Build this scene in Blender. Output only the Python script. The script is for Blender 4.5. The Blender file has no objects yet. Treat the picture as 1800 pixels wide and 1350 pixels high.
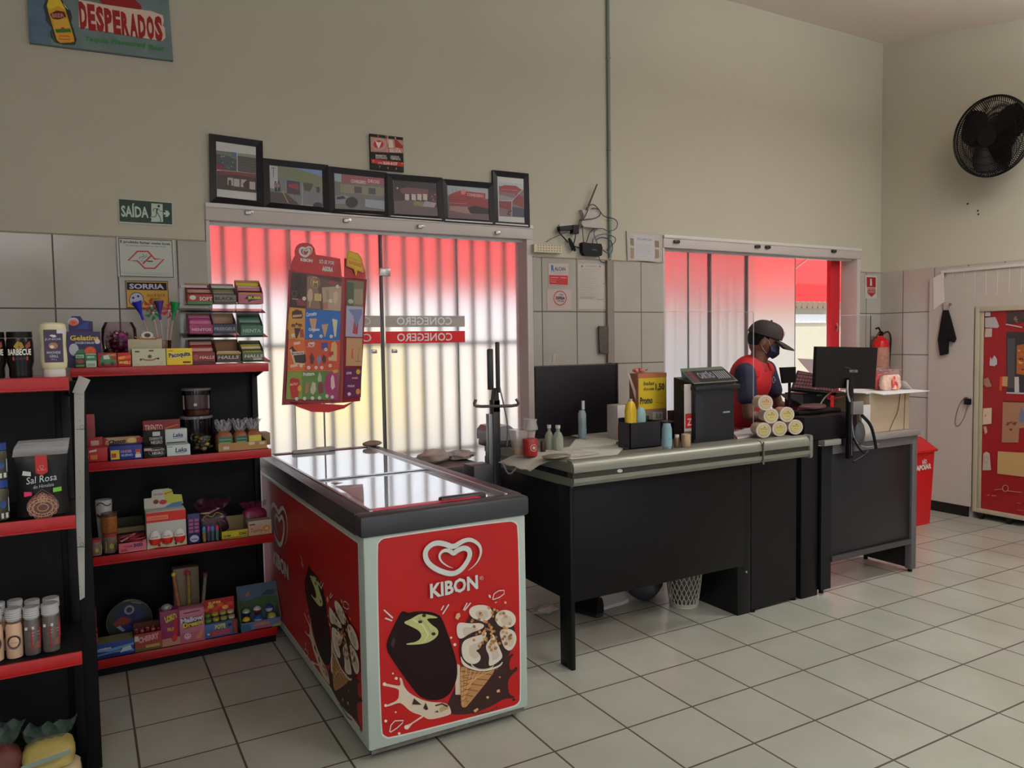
import bpy, bmesh, math, random
from math import sin, cos, pi, radians
from mathutils import Vector, Matrix
from mathutils.geometry import tessellate_polygon

SC = bpy.context.scene
COL = SC.collection
random.seed(7)

# ------------------------------------------------------------------ camera
CAM = Vector((-1.4813, -3.3775, 1.5362))
FPX, YAW, PIT, ROL = 1342.8, 0.511383, -0.055556, -0.015829
_F = Vector((sin(YAW)*cos(PIT), cos(YAW)*cos(PIT), sin(PIT)))
_R = Vector((cos(YAW), -sin(YAW), 0)); _U = _R.cross(_F)
_R2 = cos(ROL)*_R + sin(ROL)*_U; _U2 = -sin(ROL)*_R + cos(ROL)*_U
cd = bpy.data.cameras.new('camera'); cam = bpy.data.objects.new('camera', cd); COL.objects.link(cam)
cd.sensor_width = 36; cd.lens = FPX/1800*36; cd.clip_start = .05; cd.clip_end = 200
cam.matrix_world = Matrix(((_R2.x, _U2.x, -_F.x, CAM.x), (_R2.y, _U2.y, -_F.y, CAM.y), (_R2.z, _U2.z, -_F.z, CAM.z), (0, 0, 0, 1)))
SC.camera = cam

# ------------------------------------------------------------------ world, sun, exposure
SC.view_settings.view_transform = 'Standard'; SC.view_settings.look = 'None'
SC.view_settings.exposure = 0.0; SC.view_settings.gamma = 1.0; SC.view_settings.use_curve_mapping = False
w = bpy.data.worlds.new('world'); SC.world = w; w.use_nodes = True
_bg = w.node_tree.nodes['Background']; _bg.inputs[0].default_value = (.86, .93, 1, 1); _bg.inputs[1].default_value = 1.5
sd = bpy.data.lights.new('sun', 'SUN'); sd.energy = 3.2; sd.angle = .02; sd.color = (1, .95, .86)
sun = bpy.data.objects.new('sun', sd); COL.objects.link(sun)
sun.rotation_euler = (radians(32), radians(8), 0); sun.location = (3, -4, 9)
try:
    SC.cycles.use_denoising = True
    SC.cycles.max_bounces = 10; SC.cycles.transparent_max_bounces = 12; SC.cycles.transmission_bounces = 10
    SC.cycles.sample_clamp_indirect = 6
except Exception: pass

# ------------------------------------------------------------------ pixel of the 1800x1350 photo -> real point on a real plane
def ray(px, py): return _F + _R2*((px-900)/FPX) + _U2*((675-py)/FPX)
def W(px, py, **k):
    d = ray(px, py); a, v = list(k.items())[0]; i = 'xyz'.index(a)
    return CAM + d*((v-CAM[i])/d[i])

# ------------------------------------------------------------------ materials
def lin(c): return tuple(((x/255)/12.92 if x/255 <= .04045 else ((x/255+.055)/1.055)**2.4) for x in c[:3])
_M = {}
def M(c, r=.55, metal=0, tr=0, noise=0, scale=12, ior=1.45, alpha=1, name=None, bump=0, coat=0, sub=0):
    key = (tuple(c), r, metal, tr, noise, scale, ior, alpha, bump, coat, sub)
    if key in _M: return _M[key]
    m = bpy.data.materials.new(name or 'mat'); m.use_nodes = True
    nt = m.node_tree; b = nt.nodes['Principled BSDF']; L = lin(c)
    b.inputs['Base Color'].default_value = (*L, 1); b.inputs['Roughness'].default_value = r
    b.inputs['Metallic'].default_value = metal; b.inputs['IOR'].default_value = ior
    if sum(c) < 75 and not metal: b.inputs['Specular IOR Level'].default_value = .22
    if tr: b.inputs['Transmission Weight'].default_value = tr
    if coat: b.inputs['Coat Weight'].default_value = coat
    if alpha < 1: b.inputs['Alpha'].default_value = alpha
    if noise or bump:
        tc = nt.nodes.new('ShaderNodeTexCoord'); n = nt.nodes.new('ShaderNodeTexNoise')
        n.inputs['Scale'].default_value = scale; n.inputs['Detail'].default_value = 5
        nt.links.new(tc.outputs['Object'], n.inputs['Vector'])
        if noise:
            mx = nt.nodes.new('ShaderNodeMix'); mx.data_type = 'RGBA'
            mx.inputs[6].default_value = (*[x*(1-noise) for x in L], 1); mx.inputs[7].default_value = (*[min(1, x*(1+noise)) for x in L], 1)
            nt.links.new(n.outputs['Fac'], mx.inputs[0]); nt.links.new(mx.outputs[2], b.inputs['Base Color'])
        if bump:
            bp = nt.nodes.new('ShaderNodeBump'); bp.inputs['Strength'].default_value = bump; bp.inputs['Distance'].default_value = .01
            nt.links.new(n.outputs['Fac'], bp.inputs['Height']); nt.links.new(bp.outputs[0], b.inputs['Normal'])
    _M[key] = m; return m
def MG(c=(255, 255, 255), r=0.02, name='clear_plastic', a=.18):
    """clear sheet: mostly see-through with a glossy coat (thin pane)"""
    key = ('G', tuple(c), r, a)
    if key in _M: return _M[key]
    m = bpy.data.materials.new(name); m.use_nodes = True; nt = m.node_tree; nt.nodes.clear()
    o = nt.nodes.new('ShaderNodeOutputMaterial'); t = nt.nodes.new('ShaderNodeBsdfTransparent'); g = nt.nodes.new('ShaderNodeBsdfGlossy')
    t.inputs[0].default_value = (*lin(c), 1); g.inputs['Roughness'].default_value = r
    fr = nt.nodes.new('ShaderNodeLayerWeight'); fr.inputs[0].default_value = a
    mx = nt.nodes.new('ShaderNodeMixShader'); nt.links.new(fr.outputs['Fresnel'], mx.inputs[0])
    nt.links.new(t.outputs[0], mx.inputs[1]); nt.links.new(g.outputs[0], mx.inputs[2]); nt.links.new(mx.outputs[0], o.inputs[0])
    _M[key] = m; return m

# ------------------------------------------------------------------ object helpers
def tag(o, label=None, cat=None, group=None, kind=None):
    if label: o['label'] = label
    if cat: o['category'] = cat
    if group: o['group'] = group
    if kind: o['kind'] = kind
    return o
def thing(name, label, cat, loc=(0, 0, 0), rz=0, group=None):
    o = bpy.data.objects.new(name, None); COL.objects.link(o); o.empty_display_size = .05
    o.location = loc; o.rotation_euler = (0, 0, rz)
    return tag(o, label, cat, group)
def world_mat(o):
    m = Matrix.LocRotScale(o.location, o.rotation_euler, o.scale)
    return (world_mat(o.parent) @ m) if o.parent else m
def children(o): return [c for c in bpy.data.objects if c.parent == o]
def copy_tree(o, parent=None, kids=None):
    if kids is None:
        kids = {}
        for c in bpy.data.objects:
            if c.parent: kids.setdefault(c.parent, []).append(c)
    c = o.copy(); COL.objects.link(c); c.parent = parent
    for ch in kids.get(o, []): copy_tree(ch, c, kids)
    return c
def dup(o, loc, label=None, rz=None, scale=None):
    c = copy_tree(o); c.location = loc
    if rz is not None: c.rotation_euler = (0, 0, rz)
    if scale: c.scale = scale
    if label: c['label'] = label
    return c

class MB:
    def __init__(s): s.v = []; s.f = []; s.m = []; s.mats = []
    def mi(s, m):
        if m not in s.mats: s.mats.append(m)
        return s.mats.index(m)
    def add(s, vs, fs, m):
        o = len(s.v); k = s.mi(m); s.v += [Vector(p) for p in vs]
        for f in fs: s.f.append([o+i for i in f]); s.m.append(k)
        return s
    def box(s, x0, y0, z0, x1, y1, z1, m, b=0):
        if x0 > x1: x0, x1 = x1, x0
        if y0 > y1: y0, y1 = y1, y0
        if z0 > z1: z0, z1 = z1, z0
        return s.obox(((x0+x1)/2, (y0+y1)/2, (z0+z1)/2), (x1-x0, y1-y0, z1-z0), None, m, b)
    def obox(s, c, d, rot, m, b=0):
        bm = bmesh.new(); bmesh.ops.create_cube(bm, size=1)
        for v in bm.verts: v.co = Vector((v.co.x*d[0], v.co.y*d[1], v.co.z*d[2]))
        if b: bmesh.ops.bevel(bm, geom=bm.edges[:], offset=min(b, min(d)*.45), segments=2, affect='EDGES', profile=.5)
        R = rot.to_3x3() if rot else Matrix.Identity(3); c = Vector(c)
        bm.verts.index_update()
        s.add([R @ v.co + c for v in bm.verts], [[v.index for v in f.verts] for f in bm.faces], m); bm.free(); return s
    def cyl(s, p0, p1, r0, m, r1=None, n=16, cap=True):
        p0 = Vector(p0); p1 = Vector(p1); r1 = r0 if r1 is None else r1
        d = (p1-p0).normalized(); a = d.orthogonal().normalized(); b = d.cross(a)
        vs = [p0+(a*cos(2*pi*i/n)+b*sin(2*pi*i/n))*r0 for i in range(n)] + [p1+(a*cos(2*pi*i/n)+b*sin(2*pi*i/n))*r1 for i in range(n)]
        fs = [[i, (i+1) % n, n+(i+1) % n, n+i] for i in range(n)]
        if cap: fs += [list(range(n))[::-1], list(range(n, 2*n))]
        return s.add(vs, fs, m)
    def lathe(s, c, prof, m, n=20, ax='z', sx=1, sy=1):
        c = Vector(c); vs = []; fs = []
        for r, z in prof:
            for i in range(n):
                a = 2*pi*i/n; x, y = r*cos(a)*sx, r*sin(a)*sy
                vs.append(c + (Vector((x, y, z)) if ax == 'z' else Vector((z, x, y)) if ax == 'x' else Vector((x, z, y))))
        k = len(prof)
        for j in range(k-1):
            for i in range(n): fs.append([j*n+i, j*n+(i+1) % n, (j+1)*n+(i+1) % n, (j+1)*n+i])
        if prof[0][0] > 1e-5: fs.append(list(range(n))[::-1])
        if prof[-1][0] > 1e-5: fs.append(list(range((k-1)*n, k*n)))
        return s.add(vs, fs, m)
    def ell(s, c, r, m, nu=16, nv=10, rot=None):
        if not hasattr(r, '__len__'): r = (r, r, r)
        c = Vector(c); vs = []; R = rot.to_3x3() if rot else Matrix.Identity(3)
        for j in range(nv+1):
            t = pi*j/nv
            for i in range(nu):
                a = 2*pi*i/nu; vs.append(c + R @ Vector((r[0]*sin(t)*cos(a), r[1]*sin(t)*sin(a), r[2]*cos(t))))
        fs = [[j*nu+i, (j+1)*nu+i, (j+1)*nu+(i+1) % nu, j*nu+(i+1) % nu] for j in range(nv) for i in range(nu)]
        return s.add(vs, fs, m)
    def tube(s, pts, r, m, n=6, smooth=0):
        P = [Vector(p) for p in pts]
        for _ in range(smooth):
            Q = [P[0]]
            for a, b in zip(P, P[1:]): Q += [a*.75+b*.25, a*.25+b*.75]
            P = Q+[P[-1]]
        vs = []; up = None
        for i, p in enumerate(P):
            d = (P[min(i+1, len(P)-1)]-P[max(i-1, 0)]).normalized()
            if up is None: up = d.orthogonal().normalized()
            a = (up - d*up.dot(d)); a = a.normalized() if a.length > 1e-6 else d.orthogonal().normalized(); up = a; b = d.cross(a)
            rr = r[i] if hasattr(r, '__len__') else r
            vs += [p+(a*cos(2*pi*k/n)+b*sin(2*pi*k/n))*rr for k in range(n)]
        fs = [[j*n+i, j*n+(i+1) % n, (j+1)*n+(i+1) % n, (j+1)*n+i] for j in range(len(P)-1) for i in range(n)]
        fs += [list(range(n))[::-1], list(range((len(P)-1)*n, len(P)*n))]
        return s.add(vs, fs, m)
    def prism(s, pts, vec, m, m2=None):
        P = [Vector(p) for p in pts]; vec = Vector(vec); n = len(P)
        tri = tessellate_polygon([P])
        s.add(P, [list(t) for t in tri], m2 or m); s.add([p+vec for p in P], [list(t)[::-1] for t in tri], m)
        return s.add(P+[p+vec for p in P], [[i, (i+1) % n, n+(i+1) % n, n+i] for i in range(n)], m)
    def sheet(s, grid, m, th=0):
        """grid = rows of points; th thickens downwards"""
        r = len(grid); c = len(grid[0]); vs = [Vector(p) for row in grid for p in row]
        fs = [[j*c+i, j*c+i+1, (j+1)*c+i+1, (j+1)*c+i] for j in range(r-1) for i in range(c-1)]
        return s.add(vs, fs, m)
    def build(s, name, parent=None, sharp=35):
        me = bpy.data.meshes.new(name); inv = world_mat(parent).inverted() if parent else Matrix.Identity(4)
        me.from_pydata([inv @ v for v in s.v], [], s.f)
        for m in s.mats: me.materials.append(m)
        me.polygons.foreach_set('material_index', s.m); me.update()
        bm = bmesh.new(); bm.from_mesh(me); bmesh.ops.recalc_face_normals(bm, faces=bm.faces[:]); bm.to_mesh(me); bm.free()
        if sharp:
            me.shade_smooth(); me.set_sharp_from_angle(angle=radians(sharp))
        o = bpy.data.objects.new(name, me); COL.objects.link(o); o.parent = parent
        return o
def struct(name, mb): return tag(mb.build(name), kind='structure')

# ------------------------------------------------------------------ printed / raised flat artwork on a real surface
_T = {}
def glyphs(s, bold=0.0):
    k = (s, bold)
    if k not in _T:
        cu = bpy.data.curves.new('lettering', 'FONT'); cu.body = s; cu.size = 1; cu.resolution_u = 2; cu.offset = bold
        ob = bpy.data.objects.new('lettering', cu); me = bpy.data.meshes.new_from_object(ob)
        vs = [(v.co.x, v.co.y) for v in me.vertices]; fs = [list(p.vertices) for p in me.polygons]
        bpy.data.objects.remove(ob); bpy.data.curves.remove(cu); bpy.data.meshes.remove(me)
        if not vs: vs = [(0, 0), (1, 0), (0, 1)]; fs = []
        x0 = min(v[0] for v in vs); x1 = max(v[0] for v in vs)
        _T[k] = ([((x-x0)/(x1-x0), y) for x, y in vs], fs, (x1-x0), max(v[1] for v in vs))
    return _T[k]
class Art:
    """flat artwork on the plane O + u*U + v*V, stacked along N"""
    def __init__(s, O, U, V, N=None, base=.0005, step=.00009, rough=.45):
        s.O = Vector(O); s.U = Vector(U).normalized(); s.V = Vector(V).normalized(); s.N = (Vector(N) if N else s.U.cross(s.V)).normalized()
        s.mb = MB(); s.lay = 0; s.base = base; s.step = step; s.r = rough; s.cr = None; s.pxmode = False; s.soft = False
    def crop(s, x0, y0, sc): s.cr = (x0, y0, sc); s.pxmode = True; return s
    def uv(s, p):
        if not s.pxmode: return p
        x0, y0, sc = s.cr; d = ray(x0+p[0]/sc, y0+p[1]/sc); t = (s.O-CAM).dot(s.N)/d.dot(s.N); q = CAM+d*t-s.O
        return (q.dot(s.U), q.dot(s.V))
    def to3(s, p, k): return s.O + s.U*p[0] + s.V*p[1] + s.N*(s.base+s.step*k)
    def mat(s, c): return c if isinstance(c, bpy.types.Material) else M(c, s.r)
    def poly(s, pts, c, raw=False):
        if s.soft and 7 < len(pts) < 60:
            for _ in range(2): pts = [q for a, b in zip(pts, pts[1:]+pts[:1]) for q in ((a[0]*.75+b[0]*.25, a[1]*.75+b[1]*.25), (a[0]*.25+b[0]*.75, a[1]*.25+b[1]*.75))]
        P = [tuple(p) if raw else s.uv(p) for p in pts]; s.lay += 1
        try: tri = tessellate_polygon([[Vector((a, b, 0)) for a, b in P]])
        except Exception: return s
        s.mb.add([s.to3(p, s.lay) for p in P], [list(t) for t in tri], s.mat(c)); return s
    def rect(s, a, b, c): return s.poly([(a[0], a[1]), (b[0], a[1]), (b[0], b[1]), (a[0], b[1])], c)
    def ell(s, ce, rx, ry, c, n=20, a0=0): return s.poly([(ce[0]+rx*cos(2*pi*i/n+a0), ce[1]+ry*sin(2*pi*i/n+a0)) for i in range(n)], c)
    def line(s, pts, w, c, taper=False, closed=False):
        P = [Vector(s.uv(p)) for p in pts]; s.lay += 1
        if closed: P.append(P[0])
        vs = []; n = len(P)
        for i, p in enumerate(P):
            d = P[min(i+1, n-1)]-P[max(i-1, 0)]
            if closed and i in (0, n-1): d = P[1]-P[-2]
            d = d.normalized() if d.length else Vector((1, 0)); q = Vector((-d.y, d.x))
            ww = w/2*(1 if not taper else max(.05, min(1, 4*min(i, n-1-i)/(n-1))))
            vs += [s.to3(p+q*ww, s.lay), s.to3(p-q*ww, s.lay)]
        s.mb.add(vs, [[2*i, 2*i+1, 2*i+3, 2*i+2] for i in range(n-1)], s.mat(c)); return s
    def ring(s, ce, rx, ry, w, c, n=28): return s.line([(ce[0]+rx*cos(2*pi*i/n), ce[1]+ry*sin(2*pi*i/n)) for i in range(n)], w, c, closed=True)
    def text(s, st, a, b, h, c, bold=.0, shear=0, mirror=False):
        """text from baseline-left a to baseline-right b; h = cap height, in the same units as a and b"""
        A = Vector(s.uv(a)); B = Vector(s.uv(b)); H = (Vector(s.uv((a[0], a[1]-h)))-A).length if s.pxmode else h
        vs, fs, wd, hh = glyphs(st, bold); D = B-A; Q = Vector((-D.y, D.x)).normalized()*H/.73; s.lay += 1
        if mirror: vs = [(1-x, y) for x, y in vs]
        s.mb.add([s.to3(A+D*x+Q*y+D.normalized()*shear*y*H, s.lay) for x, y in vs], fs, s.mat(c)); return s
    def heart(s, ce, sx, sy, c, w):
        """double swirled heart emblem: centre, half width, half height; w = band width in metres"""
        def H(t, k): return (ce[0]+sx*k*(sin(t)**3), ce[1]+(-1 if s.pxmode else 1)*sy*k*((13*cos(t)-5*cos(2*t)-2*cos(3*t)-cos(4*t))/14.5))
        s.line([H(2.45-i*(2.45+3.0)/40, 1) for i in range(41)], w, c, taper=True)
        s.line([H(3.1-i*(3.1+2.2)/36, .55) for i in range(37)], w*.9, c, taper=True)
        s.line([H(-3.0+i*.14, 1) for i in range(4)]+[H(3.1-i*.25, .78) for i in range(4)], w*.8, c)
        return s
    def build(s, name, parent=None): return s.mb.build(name, parent, sharp=0)
def smoothline(P, n=2):
    for _ in range(n):
        Q = [P[0]]
        for p, q in zip(P, P[1:]): Q += [(p[0]*.75+q[0]*.25, p[1]*.75+q[1]*.25), (p[0]*.25+q[0]*.75, p[1]*.25+q[1]*.75)]
        P = Q+[P[-1]]
    return P
# palette
BLK = (22, 21, 24); WHT = (205, 208, 202); RED = (196, 20, 24); SHRED = (176, 18, 22); CREAM = (222, 214, 190); YEL = (236, 200, 30); BRN = (52, 26, 18)
GLASSY = MG()
# =================================================================== setting
YW, XR, ZT = 1.15, 4.99, 2.115
def zc(y): return 4.19 - .184*(YW-y)          # sloping ceiling
# ---- added fill lamps out of view, shaped as fluorescent battens, to brighten the shop
def batten(x, y, en, label):
    t = thing('added_fill_light', label, 'lamp', (x, y, zc(y)-.3), 0, 'added fill battens out of view')
    b = MB(); b.box(x-.62, y-.05, zc(y)-.33, x+.62, y+.05, zc(y)-.29, M((215, 215, 210), .4), .006); b.build('housing', t)
    m = bpy.data.materials.get('fill_lamp_tube') or bpy.data.materials.new('fill_lamp_tube'); m.use_nodes = True
    p = m.node_tree.nodes['Principled BSDF']; p.inputs['Emission Color'].default_value = (1, .98, .93, 1); p.inputs['Emission Strength'].default_value = 5
    b = MB(); b.cyl((x-.6, y, zc(y)-.355), (x+.6, y, zc(y)-.355), .014, m); b.build('tube', t)
    for s in (-.45, .45):
        b = MB(); b.cyl((x+s, y, zc(y)-.3), (x+s, y, zc(y)), .004, M((120, 120, 120), .4, .8), n=6); b.build('hanger', t)
    l = bpy.data.lights.new('fill_downlight', 'AREA'); l.shape = 'RECTANGLE'; l.size = 1.2; l.size_y = .08; l.energy = en; l.color = (.92, 1, .98)
    o = bpy.data.objects.new('fill_downlight', l); COL.objects.link(o); o.parent = t; o.location = (0, 0, -.08)
    l2 = bpy.data.lights.new('fill_uplight', 'AREA'); l2.shape = 'RECTANGLE'; l2.size = 1.2; l2.size_y = .08; l2.energy = en*2.2; l2.color = (.98, 1, .98)  # upward fill added to brighten the ceiling and upper walls
    o = bpy.data.objects.new('fill_uplight', l2); COL.objects.link(o); o.parent = t; o.location = (0, 0, .03); o.rotation_euler = (pi, 0, 0)
batten(-2.2, -4.6, 26, 'added fill batten out of view above the aisle behind the camera, left')
batten(1.4, -3.6, 34, 'added fill batten out of view above the aisle right of the camera')
batten(3.4, -1.5, 32, 'added fill batten out of view, nearest the right wall')

def tile_mat(name, c, mort, bw, bh, ox, oz, ms, axis='xz', rough=.22, var=.03, bump=.25):
    m = bpy.data.materials.new(name); m.use_nodes = True; nt = m.node_tree; b = nt.nodes['Principled BSDF']
    g = nt.nodes.new('ShaderNodeNewGeometry'); sp = nt.nodes.new('ShaderNodeSeparateXYZ'); cb = nt.nodes.new('ShaderNodeCombineXYZ')
    nt.links.new(g.outputs['Position'], sp.inputs[0])
    for k, (a, o_) in enumerate(zip(axis, (ox, oz))):
        ad = nt.nodes.new('ShaderNodeMath'); ad.operation = 'SUBTRACT'; ad.inputs[1].default_value = o_
        nt.links.new(sp.outputs['xyz'.index(a)], ad.inputs[0]); nt.links.new(ad.outputs[0], cb.inputs[k])
    br = nt.nodes.new('ShaderNodeTexBrick'); br.offset = 0; br.squash = 1
    br.inputs['Scale'].default_value = 1; br.inputs['Brick Width'].default_value = bw; br.inputs['Row Height'].default_value = bh
    br.inputs['Mortar Size'].default_value = ms; br.inputs['Mortar Smooth'].default_value = .1; br.inputs['Bias'].default_value = 0
    L = lin(c); br.inputs['Color1'].default_value = (*[x*(1-var) for x in L], 1); br.inputs['Color2'].default_value = (*[x*(1+var) for x in L], 1)
    br.inputs['Mortar'].default_value = (*lin(mort), 1)
    nt.links.new(cb.outputs[0], br.inputs['Vector'])
    n = nt.nodes.new('ShaderNodeTexNoise'); n.inputs['Scale'].default_value = 2.3; n.inputs['Detail'].default_value = 6; nt.links.new(g.outputs['Position'], n.inputs['Vector'])
    mx = nt.nodes.new('ShaderNodeMix'); mx.data_type = 'RGBA'; mx.blend_type = 'MULTIPLY'; mx.inputs[0].default_value = 1
    cr = nt.nodes.new('ShaderNodeValToRGB'); cr.color_ramp.elements[0].color = (.86, .86, .84, 1); cr.color_ramp.elements[0].position = .3; cr.color_ramp.elements[1].color = (1, 1, 1, 1); cr.color_ramp.elements[1].position = .62
    nt.links.new(n.outputs['Fac'], cr.inputs[0]); nt.links.new(br.outputs['Color'], mx.inputs[6]); nt.links.new(cr.outputs[0], mx.inputs[7])
    nt.links.new(mx.outputs[2], b.inputs['Base Color'])
    rr = nt.nodes.new('ShaderNodeMapRange'); rr.inputs['To Min'].default_value = rough; rr.inputs['To Max'].default_value = .8
    nt.links.new(br.outputs['Fac'], rr.inputs['Value']); nt.links.new(rr.outputs[0], b.inputs['Roughness'])
    n2 = nt.nodes.new('ShaderNodeTexNoise'); n2.inputs['Scale'].default_value = 90; nt.links.new(g.outputs['Position'], n2.inputs['Vector'])
    ad = nt.nodes.new('ShaderNodeMath'); ad.operation = 'MULTIPLY_ADD'; ad.inputs[1].default_value = -1; nt.links.new(br.outputs['Fac'], ad.inputs[0])
    ml = nt.nodes.new('ShaderNodeMath'); ml.operation = 'MULTIPLY'; ml.inputs[1].default_value = .12; nt.links.new(n2.outputs['Fac'], ml.inputs[0]); nt.links.new(ml.outputs[0], ad.inputs[2])
    bp = nt.nodes.new('ShaderNodeBump'); bp.inputs['Strength'].default_value = bump; bp.inputs['Distance'].default_value = .004
    nt.links.new(ad.outputs[0], bp.inputs['Height']); nt.links.new(bp.outputs[0], b.inputs['Normal'])
    return m
T_ = .34
FLOOR = tile_mat('floor_tile', (171, 171, 160), (74, 62, 50), T_, T_, 0, 0, .0045, 'xy', .2, .035, .35)
PAINT = M((183, 177, 159), .75, noise=.05, scale=3, bump=.12, name='wall_paint')
CEIL = M((236, 222, 216), .8, noise=.03, name='ceiling_paint')
WT = tile_mat('wall_tile', (174, 169, 160), (92, 84, 76), .2895, .378, -1.59, ZT-.378*8+.003, .004, 'xz', .16, .015, .3)
WTR = tile_mat('wall_tile_right', (176, 168, 160), (92, 84, 76), .29, .378, .92, ZT-.378*8+.003, .004, 'yz', .16, .015, .3)
DARK = M((28, 27, 27), .6)
XL, YF = -6.5, -7.0
b = MB(); b.box(XL, YF, -.1, XR+.9, YW+.12, 0, FLOOR); struct('floor', b)
b = MB(); b.add([(XL, YF, zc(YF)), (XR+.9, YF, zc(YF)), (XR+.9, YW+.3, zc(YW+.3)), (XL, YW+.3, zc(YW+.3)), (XL, YF, zc(YF)+.1), (XR+.9, YF, zc(YF)+.1), (XR+.9, YW+.3, zc(YW+.3)+.1), (XL, YW+.3, zc(YW+.3)+.1)],
     [[0, 1, 2, 3], [7, 6, 5, 4], [0, 4, 5, 1], [1, 5, 6, 2], [2, 6, 7, 3], [3, 7, 4, 0]], CEIL); struct('ceiling', b)
W1 = (-.86, 1.235, 2.235); W2 = (2.388, 4.696, 2.235)
# back wall: masonry with two openings down to the floor; paint above, tiles below
b = MB(); yb = YW+.2
def wallseg(x0, x1, z0, z1, m, y0=YW): b.box(x0, y0, z0, x1, yb, z1, m)
wallseg(XL, XR+.2, 2.315, 4.35, PAINT)
for x0, x1 in ((XL, W1[0]), (W1[1], W2[0]), (W2[1], XR+.2)):
    wallseg(x0, x1, ZT, 2.315, PAINT); wallseg(x0, x1, 0, ZT, WT, YW-.006)
for w_ in (W1, W2): wallseg(w_[0], w_[1], w_[2]+.03, 2.315, PAINT, YW+.01)
struct('wall_back', b)
b = MB(); NY0, NY1, NZ = -1.35, .27, 1.78      # niche for the tall red cooler
b.box(XR, YF, ZT, XR+.2, YW, 4.35, PAINT)
b.box(XR-.006, NY1, 0, XR+.2, YW, ZT, WTR); b.box(XR-.006, YF, 0, XR+.2, NY0, ZT, WTR); b.box(XR-.006, NY0, NZ, XR+.2, NY1, ZT, WTR)
b.box(XR+.85, NY0-.1, 0, XR+.95, NY1+.1, ZT, PAINT); b.box(XR+.2, NY1+.02, 0, XR+.9, NY1+.1, ZT, PAINT); b.box(XR+.2, NY0-.1, 0, XR+.9, NY0-.02, ZT, PAINT); b.box(XR+.2, NY0-.1, NZ, XR+.9, NY1+.1, NZ+.1, PAINT)
struct('wall_right', b)
b = MB(); b.box(XL-.1, YF, 0, XL, YW, 4.3, PAINT); struct('wall_left', b)
# front of the shop far behind the camera: pillars with open doorways to the street
b = MB()
for x0, x1 in ((XL, -5.2), (-2.4, -1.6), (1.2, 2.0), (4.6, XR+.9)): b.box(x0, YF-.2, 0, x1, YF, 3.0, PAINT)
b.box(XL, YF-.2, 2.55, XR+.9, YF, 3.2, PAINT); struct('wall_front', b)
# smooth grey white panel with black kick strip on the right wall
b = MB(); b.box(XR-.03, .275, .09, XR-.006, .66, 2.02, M((176, 168, 158), .45, noise=.04)); struct('trim_1', b)
b = MB(); b.box(XR-.025, .30, 0, XR-.006, .70, .085, M((24, 22, 21), .5)); struct('baseboard_right', b)
# wall tile beading at the top of the tiled band
b = MB()
for x0, x1 in ((XL, W1[0]), (W1[1], W2[0]), (W2[1], XR)): b.box(x0, YW-.012, ZT-.003, x1, YW, ZT+.004, M((150, 135, 110), .6))
struct('trim_2', b)

# ---- windows
def frosted(name, rough):
    m = bpy.data.materials.new(name); m.use_nodes = True; nt = m.node_tree; nt.nodes.clear()
    o = nt.nodes.new('ShaderNodeOutputMaterial'); g = nt.nodes.new('ShaderNodeBsdfGlass'); g.inputs['Roughness'].default_value = rough; g.inputs['IOR'].default_value = 1.45
    g.inputs[0].default_value = (.985, .99, 1, 1); nt.links.new(g.outputs[0], o.inputs[0]); return m
FROST = frosted('frosted_glass', .31); EDGE = M((120, 140, 138), .2); CHROME = M((170, 165, 160), .3, .9)
FRW = M((196, 186, 180), .5, noise=.04)
def window(n, w_, cuts, z1):
    x0, x1, zt = w_; b = MB()
    b.box(x0, YW-.012, zt-.005, x1, YW+.09, 2.315, FRW, .004)        # box section head over the track
    b.box(x0, YW-.02, 2.30, x1, YW+.05, 2.325, M((214, 208, 204), .4), .003)
    b.box(x0-.004, YW+.0, 0, x0+.02, YW+.16, zt, FRW); b.box(x1-.045, YW-.004, 0, x1+.004, YW+.16, zt, FRW)
    o = tag(b.build('window_%d' % n), kind='structure')
    for k, (a, c) in enumerate(cuts):
        g = MB(); yy = 1.25+(k % 2)*.012; g.box(a, yy, .02, c, yy+.008, z1, FROST); g.build('glass_pane', o)
        e = MB()
        for xx in (a, c): e.box(xx-.002, yy-.001, .02, xx+.002, yy+.009, z1, EDGE)
        e.build('pane_edge', o)
    return o
w1 = window(1, W1, ((-.84, -.38), (-.38, .175), (.185, .712), (.712, 1.20)), 2.225)
b = MB(); b.box(.176, 1.235, .03, .187, 1.275, 2.225, M((70, 66, 64), .4, .3)); b.build('meeting_stile', w1)
b = MB(); b.box(.165, 1.225, 1.96, .235, 1.245, 2.01, CHROME, .004)
b.box(.10, 1.225, 1.475, .135, 1.247, 1.50, CHROME, .004); b.box(.235, 1.225, 1.475, .27, 1.247, 1.50, CHROME, .004); b.build('patch_fitting', w1)
b = MB(); b.box(-.84, 1.2, 2.215, 1.2, 1.24, 2.235, M((226, 220, 218), .3), .003); b.build('track', w1)
b = MB()
for px in (437, 609, 739, 875):
    p = W(px, 372+(px-437)*.082, y=YW-.02); b.box(p.x-.02, YW-.035, p.z-.018, p.x+.012, YW-.01, p.z+.006, CHROME, .004); b.cyl((p.x+.02, YW-.03, p.z), (p.x+.02, YW-.01, p.z), .008, CHROME)
b.build('roller_bracket', w1)
w2 = window(2, W2, ((2.39, 2.74), (2.74, 2.955), (2.955, 3.37), (3.37, 3.98)), 2.225)
b = MB(); b.box(2.39, 1.2, 2.215, 4.65, 1.24, 2.235, M((206, 200, 198), .3), .003); b.build('track', w2)
b = MB()
for px, py in ((1190, 423), (1332, 432), (1350, 433), (1466, 440)):
    p = W(px, py, y=YW-.02); b.box(p.x-.03, YW-.035, p.z-.02, p.x+.02, YW-.01, p.z+.004, M((60, 58, 56), .4, .5), .004)
b.build('roller_bracket', w2)
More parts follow.
